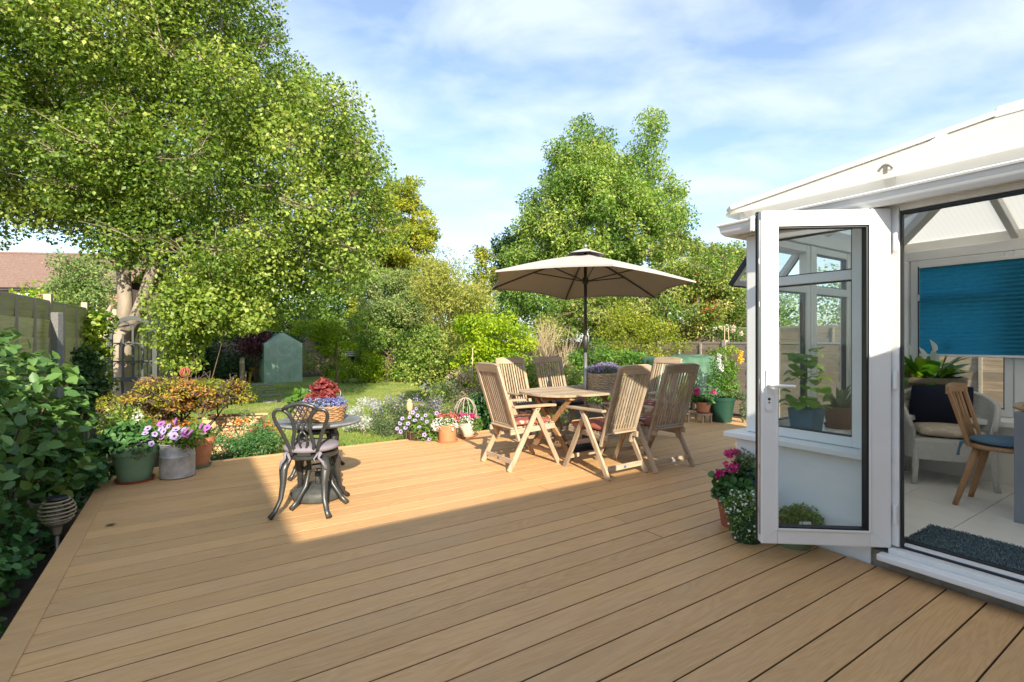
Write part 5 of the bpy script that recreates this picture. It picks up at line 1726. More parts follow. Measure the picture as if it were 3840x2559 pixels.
MB().lathe([(0, .715), (.56, .715), (.575, .722), (.575, .735), (.565, .742), (0, .742)], 56, cap=False).build('tabletop', MATS['oak_x'], rt, auto=True)
for sx, sy in ((-.30, .48), (.33, .33), (-.36, -.36), (.33, -.33)):
    MB().box(sx - .033, sx + .033, sy - .033, sy + .033, 0, .714).build('leg', MATS['leg_grey'], rt, bevel=.004)
MB().box(-.30, .30, -.29, -.26, .62, .713).build('apron', MATS['leg_grey'], rt)
MB().box(-.27, .30, .30, .33, .62, .713).build('apron', MATS['leg_grey'], rt)
mat('straw', (0.52, 0.36, 0.18), .9, var=.35, vscale=60, bump=.8, bscale=150)
pm_ = thing('placemat', 'round straw placemat on the oak table', 'placemat', W(4.62, .72, FZ + .742), ANG)
for i in range(9):
    r = .02 + i * .019
    MB().tube([(r * math.cos(2 * PI * k / 40), r * math.sin(2 * PI * k / 40), .008) for k in range(41)], .0085, 6).build('coil', MATS['straw'], pm_, smooth=True)
dm = thing('door_mat', 'grey-green tufted mat just inside the conservatory door', 'mat', W(3.715, .72, FZ), ANG)
MB().box(-.205, .205, -.46, .455, 0, .014).build('backing', MATS['mat_grey'], dm, bevel=.01)
rng = np.random.default_rng(91)
n = 9000
Pm = np.column_stack([rng.uniform(-.205, .205, n), rng.uniform(-.46, .455, n), np.full(n, .012)])
leafmat('mat_tuft', [(0.08, 0.115, 0.12), (0.15, 0.205, 0.215), (0.23, 0.29, 0.29)], .0, .95)
lm = leaf_mesh('tuft', Pm, unit(np.column_stack([rng.normal(0, .4, n), rng.normal(0, .4, n), np.ones(n)])), unit(rng.normal(size=(n, 3))), rng.uniform(.007, .014, n), np.full(n, .006), rng.random(n), MATS['mat_tuft'])
stuff(link('tuft', lm, dm))

# teal pleated blind
mat('blind_teal', (0.015, 0.17, 0.27), .7, var=.08, vscale=4)
def blindmat():
    m, nt, b, out = newmat('blind_fabric')
    b.inputs['Base Color'].default_value = (0.022, 0.235, 0.39, 1); b.inputs['Roughness'].default_value = .8
    tr = nt.nodes.new('ShaderNodeBsdfTranslucent'); tr.inputs[0].default_value = (0.035, 0.36, 0.58, 1)
    mxs = N(nt, 'ShaderNodeMixShader', Fac=.45)
    nt.links.new(b.outputs[0], mxs.inputs[1]); nt.links.new(tr.outputs[0], mxs.inputs[2]); nt.links.new(mxs.outputs[0], out.inputs[0])
blindmat()
bl = thing('pleated_blind', 'teal pleated blind half drawn down the conservatory window', 'blind', W(5.74, .9, 1.16), ANG)
vs, fs = [], []
npl = 44
for i in range(npl + 1):
    z = .02 + .80 * i / npl
    for c in (-.75, .905):
        vs.append(((.007) * (1 if i % 2 else -1), c, z))
for i in range(npl): fs.append((2 * i, 2 * i + 1, 2 * i + 3, 2 * i + 2))
MB().add(vs, fs).build('pleats', MATS['blind_fabric'], bl)
MB().box(-.014, .014, -.75, .905, 0, .02).build('bottom_rail', MATS['upvc'], bl, bevel=.003)
MB().box(-.018, .018, -.75, .905, .82, .85).build('head_rail', MATS['upvc'], bl, bevel=.003)


# plants indoors: single leaves built one by one
def arch_leaf(name, L, w, m_, bend=.5, seg=6, tip=1.0, stalk=0.0, cup=.15):
    """leaf along +y arching down, its base at the origin"""
    vs, fs = [], []
    for i in range(seg + 1):
        k = i / seg
        y = L * k * (1 - .25 * bend * k); z = L * (.0 + bend * (.55 * k - .9 * k * k))
        ww = 0 if k < stalk else w * math.sin(PI * min(1, ((k - stalk) / (1 - stalk)) ** .75)) ** tip
        ww = max(ww, .0025)
        vs += [(-ww / 2, y, z + cup * ww), (0, y, z), (ww / 2, y, z + cup * ww)]
    for i in range(seg):
        a = i * 3
        fs += [(a, a + 1, a + 4, a + 3), (a + 1, a + 2, a + 5, a + 4)]
    me = bpy.data.meshes.new(name); me.from_pydata(vs, [], fs)
    me.polygons.foreach_set('use_smooth', [True] * len(fs))
    at = me.attributes.new('tint', 'FLOAT', 'FACE'); at.data.foreach_set('value', [.5] * len(fs))
    me.materials.append(m_)
    return me


leafmat('leaf_lily', [(0.02, 0.07, 0.01), (0.05, 0.13, 0.02), (0.13, 0.22, 0.04)], .25, .3, .5)
leafmat('leaf_lily_light', [(0.08, 0.17, 0.02), (0.16, 0.26, 0.04), (0.22, 0.30, 0.06)], .3, .3, .5)
leafmat('spathe', [(0.76, 0.76, 0.68), (0.80, 0.80, 0.74), (0.82, 0.82, 0.78)], .4, .6)
mat('pot_olive', (0.17, 0.135, 0.085), .6, var=.1, vscale=5)
pl = thing('peace_lily', 'peace lily with white spathes in a wide olive brown pot by the blind', 'potted plant', W(5.66, 1.73, .651), 0)
pl.scale = (1.3, 1.3, 1.38)
MB().lathe([(0, 0), (.11, 0), (.115, .02), (.185, .17), (.19, .18), (.215, .20), (.215, .235), (.195, .235), (.18, .19), (0, .19)], 36, cap=False).build('pot', MATS['pot_olive'], pl, auto=True)
lv = [arch_leaf('leaf', .30, .085, MATS['leaf_lily'], b_, 7, .8, .2) for b_ in (.25, .55, .9)] + [arch_leaf('leaf', .26, .08, MATS['leaf_lily_light'], b_, 7, .8, .2) for b_ in (.5, 1.0)]
rng = np.random.default_rng(101)
for i in range(46):
    a = rng.uniform(0, 2 * PI); e = rng.uniform(.05, 1.0)
    link('leaf', lv[rng.integers(5)], pl, (.05 * math.cos(a), .05 * math.sin(a), .20), (e, rng.uniform(-.3, .3), a - PI / 2), rng.uniform(.7, 1.15))
spm = arch_leaf('spathe', .095, .055, MATS['spathe'], .15, 6, .7, 0, .35)
for (x, y, z, a) in ((.02, -.03, .40, .3), (.14, -.02, .42, -.6), (-.13, -.02, .38, .8), (-.07, -.05, .35, .3), (.0, -.06, .33, 2.0)):
    st_m = MB().tube([(x * .2, y * .2, .19), (x * .7, y * .7, z * .7), (x, y, z)], .005, 6).build('stalk', MATS['leaf_lily_light'], pl, smooth=True)
    link('spathe', spm, pl, (x, y, z - .01), (math.radians(80), 0, a))

mat('pot_blue', (0.10, 0.19, 0.26), .6, var=.08)
leafmat('leaf_bright', [(0.06, 0.14, 0.015), (0.12, 0.22, 0.03), (0.20, 0.30, 0.06)], .35, .35, .5)
s1 = thing('window_plant', 'bright green round-leaved plant in a square blue pot on the window sill', 'potted plant', W(3.66, 1.80, .648), ANG)
MB().lathe([(0, 0), (.10, 0), (.125, .18), (.105, .18), (.1, .15), (0, .15)], 4, cap=False).build('pot', MATS['pot_blue'], s1, bevel=.006).rotation_euler.z = PI / 4
rl = [arch_leaf('leaf', .11, .11, MATS['leaf_bright'], b_, 6, .5, .05, .1) for b_ in (.1, .4, .7)]
for i in range(54):
    z = rng.uniform(.18, .58); a = rng.uniform(0, 2 * PI); r = .10 * math.sqrt(rng.random()) * (1.35 - z)
    link('leaf', rl[rng.integers(3)], s1, (r * math.cos(a), r * math.sin(a), z), (rng.uniform(-.5, .9), rng.uniform(-.4, .4), a - PI / 2), rng.uniform(.55, 1.0))
MB().tube([(0, 0, .15), (.02, .01, .35), (0, 0, .55)], .008, 6).build('stem', MATS['leaf_bright'], s1)
s2 = thing('window_plant', 'striped spiky snake plant in a brown plastic pot on the window sill', 'potted plant', W(4.10, 1.78, .648), ANG)
mat('pot_brown', (0.22, 0.105, 0.065), .55, var=.06)
pot(s2, .08, .105, .15, MATS['pot_brown'], rim=.014, rimh=.035, saucer=MATS['pot_brown'], z0=.012)
sl = [arch_leaf('leaf', .26, .04, MATS['leaf_grey'], b_, 6, .6, 0, .4) for b_ in (.1, .35)]
for i in range(20):
    a = rng.uniform(0, 2 * PI); e = rng.uniform(.5, 1.45)
    link('leaf', sl[rng.integers(2)], s2, (.04 * math.cos(a), .04 * math.sin(a), .14), (e, rng.uniform(-.2, .2), a - PI / 2), rng.uniform(.6, 1.0))
fabric('floral_china', (0.74, 0.70, 0.62), [(0.45, 0.06, 0.05), (0.30, 0.34, 0.16), (0.60, 0.14, 0.10), (0.34, 0.28, 0.12)])
s3 = thing('window_plant', 'dark leafy plant in a floral china pot on the window sill', 'potted plant', W(4.86, 1.80, .648), ANG)
MB().lathe([(0, 0), (.08, 0), (.105, .05), (.115, .12), (.105, .17), (.11, .18), (.095, .18), (.09, .15), (0, .15)], 28, cap=False).build('pot', MATS['floral_china'], s3, auto=True)
dl = [arch_leaf('leaf', .12, .05, MATS['leaf_mid'], b_, 5, .7, .1) for b_ in (.3, .7)]
for i in range(60):
    z = rng.uniform(.16, .5); a = rng.uniform(0, 2 * PI); r = .12 * math.sqrt(rng.random())
    link('leaf', dl[rng.integers(2)], s3, (r * math.cos(a), r * math.sin(a), z), (rng.uniform(-.7, .6), rng.uniform(-.4, .4), a - PI / 2), rng.uniform(.6, 1.1))
s4 = thing('window_plant', 'small dark succulent rosette in a pale round pot on the near sill', 'potted plant', W(3.70, 1.42, .648), ANG)
mat('pot_pale', (0.45, 0.50, 0.46), .5)
MB().lathe([(0, 0), (.065, 0), (.075, .06), (.065, .06), (.06, .05), (0, .05)], 24, cap=False).build('pot', MATS['pot_pale'], s4, auto=True)
leafmat('succulent', [(0.06, 0.045, 0.035), (0.10, 0.075, 0.055), (0.15, 0.11, 0.08)], .1)
su = arch_leaf('leaf', .075, .03, MATS['succulent'], .1, 5, .6, 0, .5)
for i in range(26):
    a = i * 2.4; e = .15 + .9 * (i / 26)
    link('leaf', su, s4, (.008 * math.cos(a), .008 * math.sin(a), .055), (e, 0, a - PI / 2), 1.05 - .4 * i / 26)
# ------------------------------------------------------------------ garden: things on and round the lawn
def gpt(x, y, z=GZ):
    """ground point under photo pixel (x, y)"""
    Y = (CAM_H - z) * FPX / (y - 1279.5)
    return Vector(((x - 1920) / FPX * Y, Y, z))


def mtr(px, Y): return px / FPX * Y


def env_px(Y, x0, x1, y0, y1, depth):
    """ellipsoid that fills a pixel box at depth Y"""
    p = pix((x0 + x1) / 2, (y0 + y1) / 2, Y)
    return (p.x, p.y, p.z, mtr(x1 - x0, Y) / 2, depth / 2, mtr(y1 - y0, Y) / 2)


def rel(envs, base):
    return [(e[0] - base[0], e[1] - base[1], e[2] - base[2], e[3], e[4], e[5]) for e in envs]


# leaf colours
leafmat('leaf_big', [(0.024, 0.052, 0.010), (0.062, 0.112, 0.020), (0.118, 0.172, 0.036), (0.20, 0.24, 0.07)], .36, .42, .4)
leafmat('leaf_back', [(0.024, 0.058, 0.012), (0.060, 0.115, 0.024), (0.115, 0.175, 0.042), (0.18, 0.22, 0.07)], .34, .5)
leafmat('leaf_gold', [(0.08, 0.11, 0.012), (0.16, 0.19, 0.020), (0.27, 0.27, 0.035), (0.36, 0.33, 0.06)], .34, .5)
leafmat('leaf_bamboo', [(0.09, 0.12, 0.025), (0.17, 0.19, 0.045), (0.29, 0.28, 0.08), (0.38, 0.34, 0.12)], .34, .55)
leafmat('leaf_olive', [(0.045, 0.07, 0.022), (0.085, 0.115, 0.04), (0.14, 0.16, 0.07), (0.22, 0.19, 0.09)], .3, .6)
leafmat('leaf_lime', [(0.05, 0.11, 0.005), (0.13, 0.21, 0.008), (0.24, 0.31, 0.015), (0.36, 0.40, 0.03)], .36, .45)
leafmat('leaf_hedge', [(0.035, 0.075, 0.014), (0.075, 0.125, 0.025), (0.14, 0.18, 0.045), (0.24, 0.22, 0.09)], .32, .5)
leafmat('leaf_maple', [(0.17, 0.23, 0.025), (0.30, 0.31, 0.04), (0.40, 0.29, 0.07), (0.46, 0.17, 0.08)], .36, .55)
leafmat('leaf_varieg', [(0.14, 0.13, 0.05), (0.32, 0.25, 0.14), (0.50, 0.39, 0.28), (0.60, 0.52, 0.40)], .3, .6)
leafmat('leaf_silver', [(0.40, 0.42, 0.38), (0.56, 0.57, 0.53), (0.68, 0.69, 0.66)], .25, .7)
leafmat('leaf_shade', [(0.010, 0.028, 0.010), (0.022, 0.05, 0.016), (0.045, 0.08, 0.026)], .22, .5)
leafmat('leaf_purple', [(0.035, 0.012, 0.016), (0.075, 0.022, 0.025), (0.13, 0.04, 0.04)], .25, .6)
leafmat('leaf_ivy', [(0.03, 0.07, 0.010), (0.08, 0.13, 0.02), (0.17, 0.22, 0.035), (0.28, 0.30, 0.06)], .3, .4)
leafmat('leaf_shrub', [(0.022, 0.060, 0.024), (0.042, 0.095, 0.036), (0.075, 0.135, 0.050)], .22, .38, .45)
leafmat('leaf_vine', [(0.05, 0.12, 0.02), (0.09, 0.18, 0.03), (0.15, 0.24, 0.05)], .3, .4)
leafmat('reed', [(0.34, 0.26, 0.15), (0.48, 0.38, 0.24), (0.58, 0.48, 0.33)], .2, .8)
leafmat('berry', [(0.30, 0.03, 0.02), (0.45, 0.07, 0.03)], .1, .5)

# --- the big tree on the left ---------------------------------------------------
BT = Vector((-8.62, 11.0, GZ))
trunk = [
    ([(0, 0, -.1), (.0, 0, .5), (-.03, 0, 1.3), (.02, 0, 1.9)], [.26, .205, .19, .185]),
    ([(.02, 0, 1.75), (.05, 0, 2.5), (.03, -.05, 3.4), (-.25, -.1, 4.6), (-.6, .1, 6.2), (-.9, .1, 8.2), (-1.0, .1, 9.6)], [.165, .14, .13, .12, .10, .07, .03]),
    ([(.10, 0, 1.7), (.42, -.02, 2.5), (.72, -.1, 3.2), (1.2, -.2, 4.3), (1.8, -.2, 5.8), (2.1, -.1, 7.4), (2.2, 0, 9.0)], [.13, .115, .105, .10, .08, .06, .03]),
    ([(.0, .05, 3.3), (.5, .5, 4.8), (.8, .7, 6.6), (.9, .6, 8.6)], [.12, .10, .07, .03]),
    ([(.9, -.1, 3.7), (2.2, .0, 4.2), (3.6, .1, 4.9), (4.6, .1, 5.4)], [.10, .08, .05, .02]),
    ([(.0, .0, 3.4), (-.9, .3, 5.0), (-2.0, .5, 6.6), (-3.0, .4, 7.6)], [.10, .08, .05, .02]),
]
envB = [(.0, .1, 7.4, 4.1, 3.4, 3.5), (2.55, .3, 5.2, 3.4, 2.9, 2.7), (2.7, -.2, 3.3, 2.5, 1.9, 1.55), (-2.9, 0, 6.9, 3.0, 2.8, 2.9), (1.75, -.7, 2.35, .85, .9, 1.1), (4.3, .5, 4.0, 1.7, 2.0, 1.9), (-.2, 0, 10.0, 3.3, 2.6, 1.8), (.0, -.8, 4.15, 1.1, .5, .55), (-1.3, -.5, 5.0, 1.4, 1.0, .8)]


def bt_filter(c):
    """keep the trunk fork and the arched frame clear of hanging foliage"""
    Y = BT.y + c[1]
    px = 1920 + (BT.x + c[0]) / Y * FPX
    py = 1279.5 - (BT.z + c[2] - CAM_H) / Y * FPX
    r = c[3] / Y * FPX
    if c[1] < .6 and 400 - r * .9 < px < 560 + r * .95 and py + .55 * r > 1000: return False
    if px < 400 and py + r * .8 > 935: return False
    if px >= 560 and py + r * .85 > np.interp(px, [560, 800, 950, 1150, 1400], [1290, 1270, 1215, 1190, 1150]): return False
    return True


tree('big_tree', 'tall leafy tree with pale forked trunk rising by the left fence', BT, envB, 310000, .080, MATS['leaf_big'], 11, trunk, MATS['bark_pale'],
     ncl=560, r0=.36, r1=.8, asp=.7, skin=.68, tint=(.2, .75), twigs=6, twig_mat=MATS['twig_pale'], limbs=50, limb_r=.03, clfilter=bt_filter, shell=.55, flat=1.0)
# broken stump of a lost limb on its trunk
stp = [o_ for o_ in bpy.data.objects if o_.name.startswith('trunk') and o_.parent and o_.parent.name == 'big_tree'][0]
MB().tube([(-.16, -.02, 1.35), (-.30, -.03, 1.85), (-.40, -.03, 2.05), (-.24, -.03, 2.45)], [.17, .15, .10, .02], 9).build('broken_limb', MATS['bark_pale'], stp.parent, smooth=True)

# --- arched window frame hung on the trunk ---------------------------------------
mat('frame_grey', (0.055, 0.062, 0.062), .6, var=.12, vscale=10)
ag = thing('arched_frame', 'grey gothic arched garden window frame leaning on the tree trunk', 'garden ornament', (-8.05, 10.55, .80 + GZ), math.radians(24))
hw_, hh, sp_ = .41, .95, .42        # half width, straight height, then the arch


def arch_pts(w, h, rise, n_=14):
    pts = [(-w, 0)]
    pts += [(-w * math.cos(PI * i / n_), h + rise * math.sin(PI * i / n_)) for i in range(n_ + 1)]
    return pts + [(w, 0)]


def ring_mesh(w0, h0, r0, w1, h1, r1, y0, y1, m):
    a, b_ = arch_pts(w0, h0, r0), arch_pts(w1, h1, r1)
    for i in range(len(a) - 1):
        m.hexa([(a[i][0], y0, a[i][1]), (a[i + 1][0], y0, a[i + 1][1]), (b_[i + 1][0], y0, b_[i + 1][1]), (b_[i][0], y0, b_[i][1])],
               [(a[i][0], y1, a[i][1]), (a[i + 1][0], y1, a[i + 1][1]), (b_[i + 1][0], y1, b_[i + 1][1]), (b_[i][0], y1, b_[i][1])])


m = MB(); ring_mesh(.43, hh, .43, .345, hh, .345, -.06, 0, m); m.box(-.43, .43, -.06, 0, -.01, .085); m.build('frame', MATS['frame_grey'], ag, auto=False)
for x in (-.17, 0, .17):
    MB().box(x - .018, x + .018, -.048, -.012, .08, 1.0 + (.18 if x == 0 else 0)).build('mullion', MATS['frame_grey'], ag)
for z in (.42, .80):
    MB().box(-.345, .345, -.05, -.010, z - .014, z + .014).build('transom', MATS['frame_grey'], ag)
for (x0, w) in ((-.17, .175), (.17, .175)):
    pts = [(x0 - w * math.cos(PI * i / 12) if True else 0, -.03, 1.0 + .26 * math.sin(PI * i / 12)) for i in range(13)]
    MB().tube(pts, .016, 6).build('tracery', MATS['frame_grey'], ag)
for z in (.42, .80):
    for x in (-.255, -.085, .085, .255):
        MB().prism([(x - .055, -.03, z - .014), (x + .055, -.03, z - .014), (x, -.03, z - .10)], (0, -.008, 0), (0, .008, 0))
        MB().tube([(x - .075, -.03, z - .11), (x - .055, -.03, z - .05), (x, -.03, z - .015), (x + .055, -.03, z - .05), (x + .075, -.03, z - .11)], .010, 5).build('tracery', MATS['frame_grey'], ag)
MB().bar((0, .0, 1.2), (-.35, .35, 1.15), .03, .03).build('hook', MATS['frame_grey'], ag)
MB().bar((-.2, 0, .03), (-.2, .25, -.85), .04, .04).build('strut', MATS['frame_grey'], ag)
MB().bar((.2, 0, .03), (.2, .25, -.85), .04, .04).build('strut', MATS['frame_grey'], ag)

# --- ivy on the left fence behind the trunk -----------------------------------------
def shrub_px(name, label, cat, Y, boxes, depth, nleaf, size, m_, seed, **kw):
    envs = [env_px(Y + (b[4] if len(b) > 4 else 0), *b[:4], depth) for b in boxes]
    base = Vector((envs[0][0], envs[0][1], GZ))
    return bush(name, label, cat, base, rel(envs, base), nleaf, size, m_, seed, **kw)


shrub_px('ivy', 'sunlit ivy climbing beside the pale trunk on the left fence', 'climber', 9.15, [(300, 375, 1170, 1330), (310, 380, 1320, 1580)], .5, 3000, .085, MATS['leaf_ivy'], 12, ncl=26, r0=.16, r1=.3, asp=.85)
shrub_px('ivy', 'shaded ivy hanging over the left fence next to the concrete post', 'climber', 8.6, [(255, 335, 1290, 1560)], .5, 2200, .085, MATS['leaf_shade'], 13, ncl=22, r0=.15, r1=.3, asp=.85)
shrub_px('shrub', 'light green bush against the brick wall of the tiled house', 'shrub', 30, [(90, 190, 1085, 1190), (0, 60, 1100, 1190), (210, 330, 1090, 1200)], 2.5, 5200, .2, MATS['leaf_lime'], 14, ncl=40, r0=.5, r1=.9)
shrub_px('shrub', 'dusky grey-green bush hiding the end of the tiled house', 'shrub', 22, [(240, 420, 1020, 1190), (230, 330, 950, 1060)], 2.5, 6500, .13, MATS['leaf_olive'], 15, ncl=50, r0=.35, r1=.7)
# low hanging foliage of the big tree's right skirt, kept as its own climber
shrub_px('climbing_shrub', 'bright green climber covering the lower right of the big tree', 'climber', 10.2, [(640, 850, 1040, 1240), (740, 980, 1100, 1230), (640, 730, 1200, 1370)], 1.4, 10000, .085, MATS['leaf_big'], 17, stems=1, ncl=60, r0=.22, r1=.42, asp=.8, tint=(.4, .85))

# --- dark hedge and trees at the end of the lawn --------------------------------------
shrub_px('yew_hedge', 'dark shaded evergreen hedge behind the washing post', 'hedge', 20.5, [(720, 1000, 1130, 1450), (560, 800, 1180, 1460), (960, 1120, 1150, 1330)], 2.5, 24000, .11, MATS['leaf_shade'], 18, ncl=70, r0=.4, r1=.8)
shrub_px('shrub', 'dark red-leaved bush above the plastic greenhouse', 'shrub', 19.5, [(915, 1000, 1245, 1320)], 1.2, 2600, .10, MATS['leaf_purple'], 19, ncl=24, r0=.3, r1=.5)

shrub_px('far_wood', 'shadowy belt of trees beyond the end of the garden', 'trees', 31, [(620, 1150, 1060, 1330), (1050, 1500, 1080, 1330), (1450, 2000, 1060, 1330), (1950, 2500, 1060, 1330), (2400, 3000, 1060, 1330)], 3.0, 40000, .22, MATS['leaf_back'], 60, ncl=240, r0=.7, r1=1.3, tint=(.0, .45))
GB = Vector((mtr(1500 - 1920, 25), 25, GZ))
tree('golden_conifer', 'golden green conifer with layered upturned sprays behind the lawn', GB,
     rel([env_px(25, 1340, 1600, 700, 1050, 4.5), env_px(25, 1420, 1640, 850, 1150, 4.0), env_px(25, 1300, 1520, 930, 1250, 4.0), env_px(25, 1500, 1560, 650, 760, 1.6)], GB), 52000, .16, MATS['leaf_gold'], 20,
     [([(0, 0, 0), (0, 0, 4), (0, 0, 8.6)], [.3, .2, .04])], MATS['bark_brown'], ncl=150, r0=.4, r1=.8, asp=.42, flat=.4, tint=(.25, .8), twigs=2, limbs=30, droop=.0)
OB = gpt(1462, 1425)
tree('old_mulberry', 'spreading grey-green tree with a short leaning brown trunk by the lawn', OB,
     rel([env_px(OB.y, 1330, 1640, 1010, 1230, 4.0), env_px(OB.y, 1380, 1600, 1150, 1320, 3.0)], OB), 30000, .105, MATS['leaf_olive'], 21,
     [([(0, 0, -.05), (-.05, 0, .8), (-.15, 0, 1.5), (-.05, 0, 2.2)], [.22, .2, .18, .12]), ([(-.1, 0, 1.3), (.4, 0, 2.0), (.9, 0, 2.8)], [.14, .11, .05])], MATS['bark_brown'], ncl=100, r0=.3, r1=.6, asp=.5, tint=(.2, .8), twig_mat=MATS['twig_pale'], limbs=20)
shrub_px('tall_bamboo', 'tall pale yellow-green bamboo clump beside the lime-leaved bush', 'bamboo', 16.5, [(1600, 1830, 1000, 1300), (1640, 1790, 1250, 1480), (1560, 1700, 960, 1150)], 2.6, 26000, .13, MATS['leaf_bamboo'], 22, ncl=110, r0=.3, r1=.6, asp=.22, droop=.5, stems=14, stem_r=.02)
shrub_px('climbing_rose', 'trailing green shrub tumbling onto the lawn edge', 'shrub', 12.6, [(1545, 1690, 1230, 1420), (1570, 1720, 1340, 1490)], 1.5, 9000, .075, MATS['leaf_hedge'], 23, ncl=50, r0=.2, r1=.4)
SP = Vector((mtr(1815 - 1920, 24), 24, GZ))
tree('sparse_tree', 'thin half bare yellow tree standing between the two big trees', SP, rel([env_px(24, 1770, 1870, 930, 1120, 1.4)], SP), 1700, .15, MATS['leaf_gold'], 24,
     [([(0, 0, 0), (.0, 0, 3), (.1, 0, 5.4)], [.12, .09, .02])], MATS['twig_pale'], ncl=26, r0=.25, r1=.45, twigs=6, limbs=22, limb_r=.03)

# --- trees beyond the right-hand fence ---------------------------------------------------
BK = Vector((mtr(2230 - 1920, 22), 22, GZ))
tree('ash_tree', 'broad round-headed green tree towering behind the parasol', BK,
     rel([env_px(22, 1960, 2500, 640, 1020, 6.0), env_px(22, 2060, 2430, 530, 800, 4.6), env_px(22, 1890, 2200, 780, 1080, 4.5), env_px(22, 2300, 2560, 640, 1000, 4.2), env_px(22, 2180, 2330, 500, 640, 2.2), env_px(20.3, 2080, 2420, 640, 960, 2.5), env_px(22, 2030, 2140, 560, 700, 2.0),
          env_px(22, 2110, 2230, 445, 620, 1.8), env_px(22, 2390, 2500, 405, 640, 1.8)], BK), 92000, .135, MATS['leaf_back'], 25,
     [([(0, 0, 0), (.1, 0, 3), (.2, 0, 6), (.2, 0, 9)], [.35, .28, .2, .05]), ([(.1, 0, 3), (1.4, 0, 5.5), (2.2, 0, 8.6)], [.2, .15, .04]), ([(.1, 0, 2.8), (-1.2, 0, 5.2), (-1.8, 0, 8)], [.2, .15, .04])], MATS['bark_brown'],
     ncl=300, r0=.28, r1=.75, asp=.5, tint=(.2, .85), twigs=4, twig_mat=MATS['twig_pale'], limbs=60, skin=.55, flat=.95, shell=.4)
DB_ = Vector((mtr(1930 - 1920, 26), 26, GZ))
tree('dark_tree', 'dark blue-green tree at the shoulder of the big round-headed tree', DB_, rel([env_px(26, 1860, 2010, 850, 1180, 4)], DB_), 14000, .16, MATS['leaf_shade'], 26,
     [([(0, 0, 0), (0, 0, 3), (0, 0, 6.5)], [.2, .15, .04])], MATS['bark_brown'], ncl=60, r0=.4, r1=.8, limbs=15, twigs=2)
AP = Vector((mtr(2520 - 1920, 14.5), 14.5, GZ))
tree('apple_tree', 'wide fruit tree with red fruits spreading over the sunlit fence', AP,
     rel([env_px(14.5, 2250, 2780, 1020, 1260, 3.2), env_px(14.5, 2430, 2760, 940, 1130, 2.6), env_px(14.5, 2000, 2350, 1090, 1290, 2.6), env_px(14.5, 2600, 2860, 1060, 1300, 2.6)], AP), 52000, .085, MATS['leaf_hedge'], 27,
     [([(0, 0, 0), (.1, 0, 1.2), (-.1, 0, 2.2)], [.16, .13, .08]), ([(.05, 0, 1.2), (1.1, 0, 2.4), (1.9, 0, 3.2)], [.1, .07, .03]), ([(0, 0, 1.3), (-1.5, 0, 2.1), (-3.2, 0, 2.5)], [.1, .07, .03])], MATS['bark_brown'],
     ncl=170, r0=.22, r1=.46, asp=.5, tint=(.25, .85), twigs=5, twig_mat=MATS['twig_pale'], limbs=40, limb_r=.03)
rng = np.random.default_rng(28)
apo = bpy.data.objects['apple_tree']
envs = rel([env_px(14.0, 2250, 2780, 1030, 1250, 3.2), env_px(14, 2500, 2760, 1060, 1200, 3.0)], AP)
cl = clumps_in(rng, envs, 34, .05, .12, 1, 1.0)
cl[:, 1] = -np.abs(cl[:, 1])
link('fruit', leaf_mesh('fruit', *cloud(rng, cl, 420, .045, .9), MATS['berry'], True), apo)
HB = Vector((mtr(2690 - 1920, 19), 19, GZ))
tree('hazel_tree', 'loose twiggy tree against the sky just left of the conservatory', HB, rel([env_px(19, 2560, 2800, 920, 1130, 3), env_px(19, 2420, 2620, 880, 1050, 2.6)], HB), 15000, .11, MATS['leaf_hedge'], 29,
     [([(0, 0, 0), (0, 0, 2), (.1, 0, 4)], [.16, .12, .04])], MATS['bark_brown'], ncl=70, r0=.25, r1=.5, limbs=30, twigs=5, limb_r=.03, asp=.55)
shrub_px('far_hedge', 'mixed green hedge behind the neighbouring fences', 'hedge', 17.5, [(2700, 3300, 1010, 1300), (3100, 3900, 1000, 1300)], 2.5, 14000, .11, MATS['leaf_back'], 30, ncl=120, r0=.35, r1=.7)
shrub_px('laurel_hedge', 'green hedge filling the gap under the round-headed tree', 'hedge', 18.5, [(1850, 2150, 1020, 1290), (2050, 2420, 1020, 1290)], 2.5, 15000, .11, MATS['leaf_back'], 31, ncl=90, r0=.3, r1=.6, tint=(.1, .6))
for i, (x, y) in enumerate(((2682, 1232), (2703, 1228), (2728, 1236), (2748, 1240), (2752, 1228), (2778, 1252))):
    pass
leafmat('petal_cream', [(0.62, 0.48, 0.38), (0.70, 0.60, 0.48), (0.76, 0.70, 0.60)], .3, .8)
rs = shrub_px('rose_bush', 'climbing rose with cream blooms on top of the neighbour\'s fence', 'rose', 12.9, [(2660, 2790, 1215, 1290)], .5, 900, .06, MATS['leaf_mid'], 32, ncl=12, r0=.1, r1=.2)
rng = np.random.default_rng(33)
cl = []
for (x, y) in ((2682, 1232), (2703, 1228), (2728, 1236), (2748, 1240), (2752, 1228), (2778, 1252)):
    p = pix(x, y, 12.6) - rs.location
    cl.append((p.x, p.y, p.z, .042, .042, .038, .3))
for c_ in cl: link('rose_bloom', leaf_mesh('rose_bloom', *cloud(rng, [c_], 34, .04, .9), MATS['petal_cream'], True), rs)

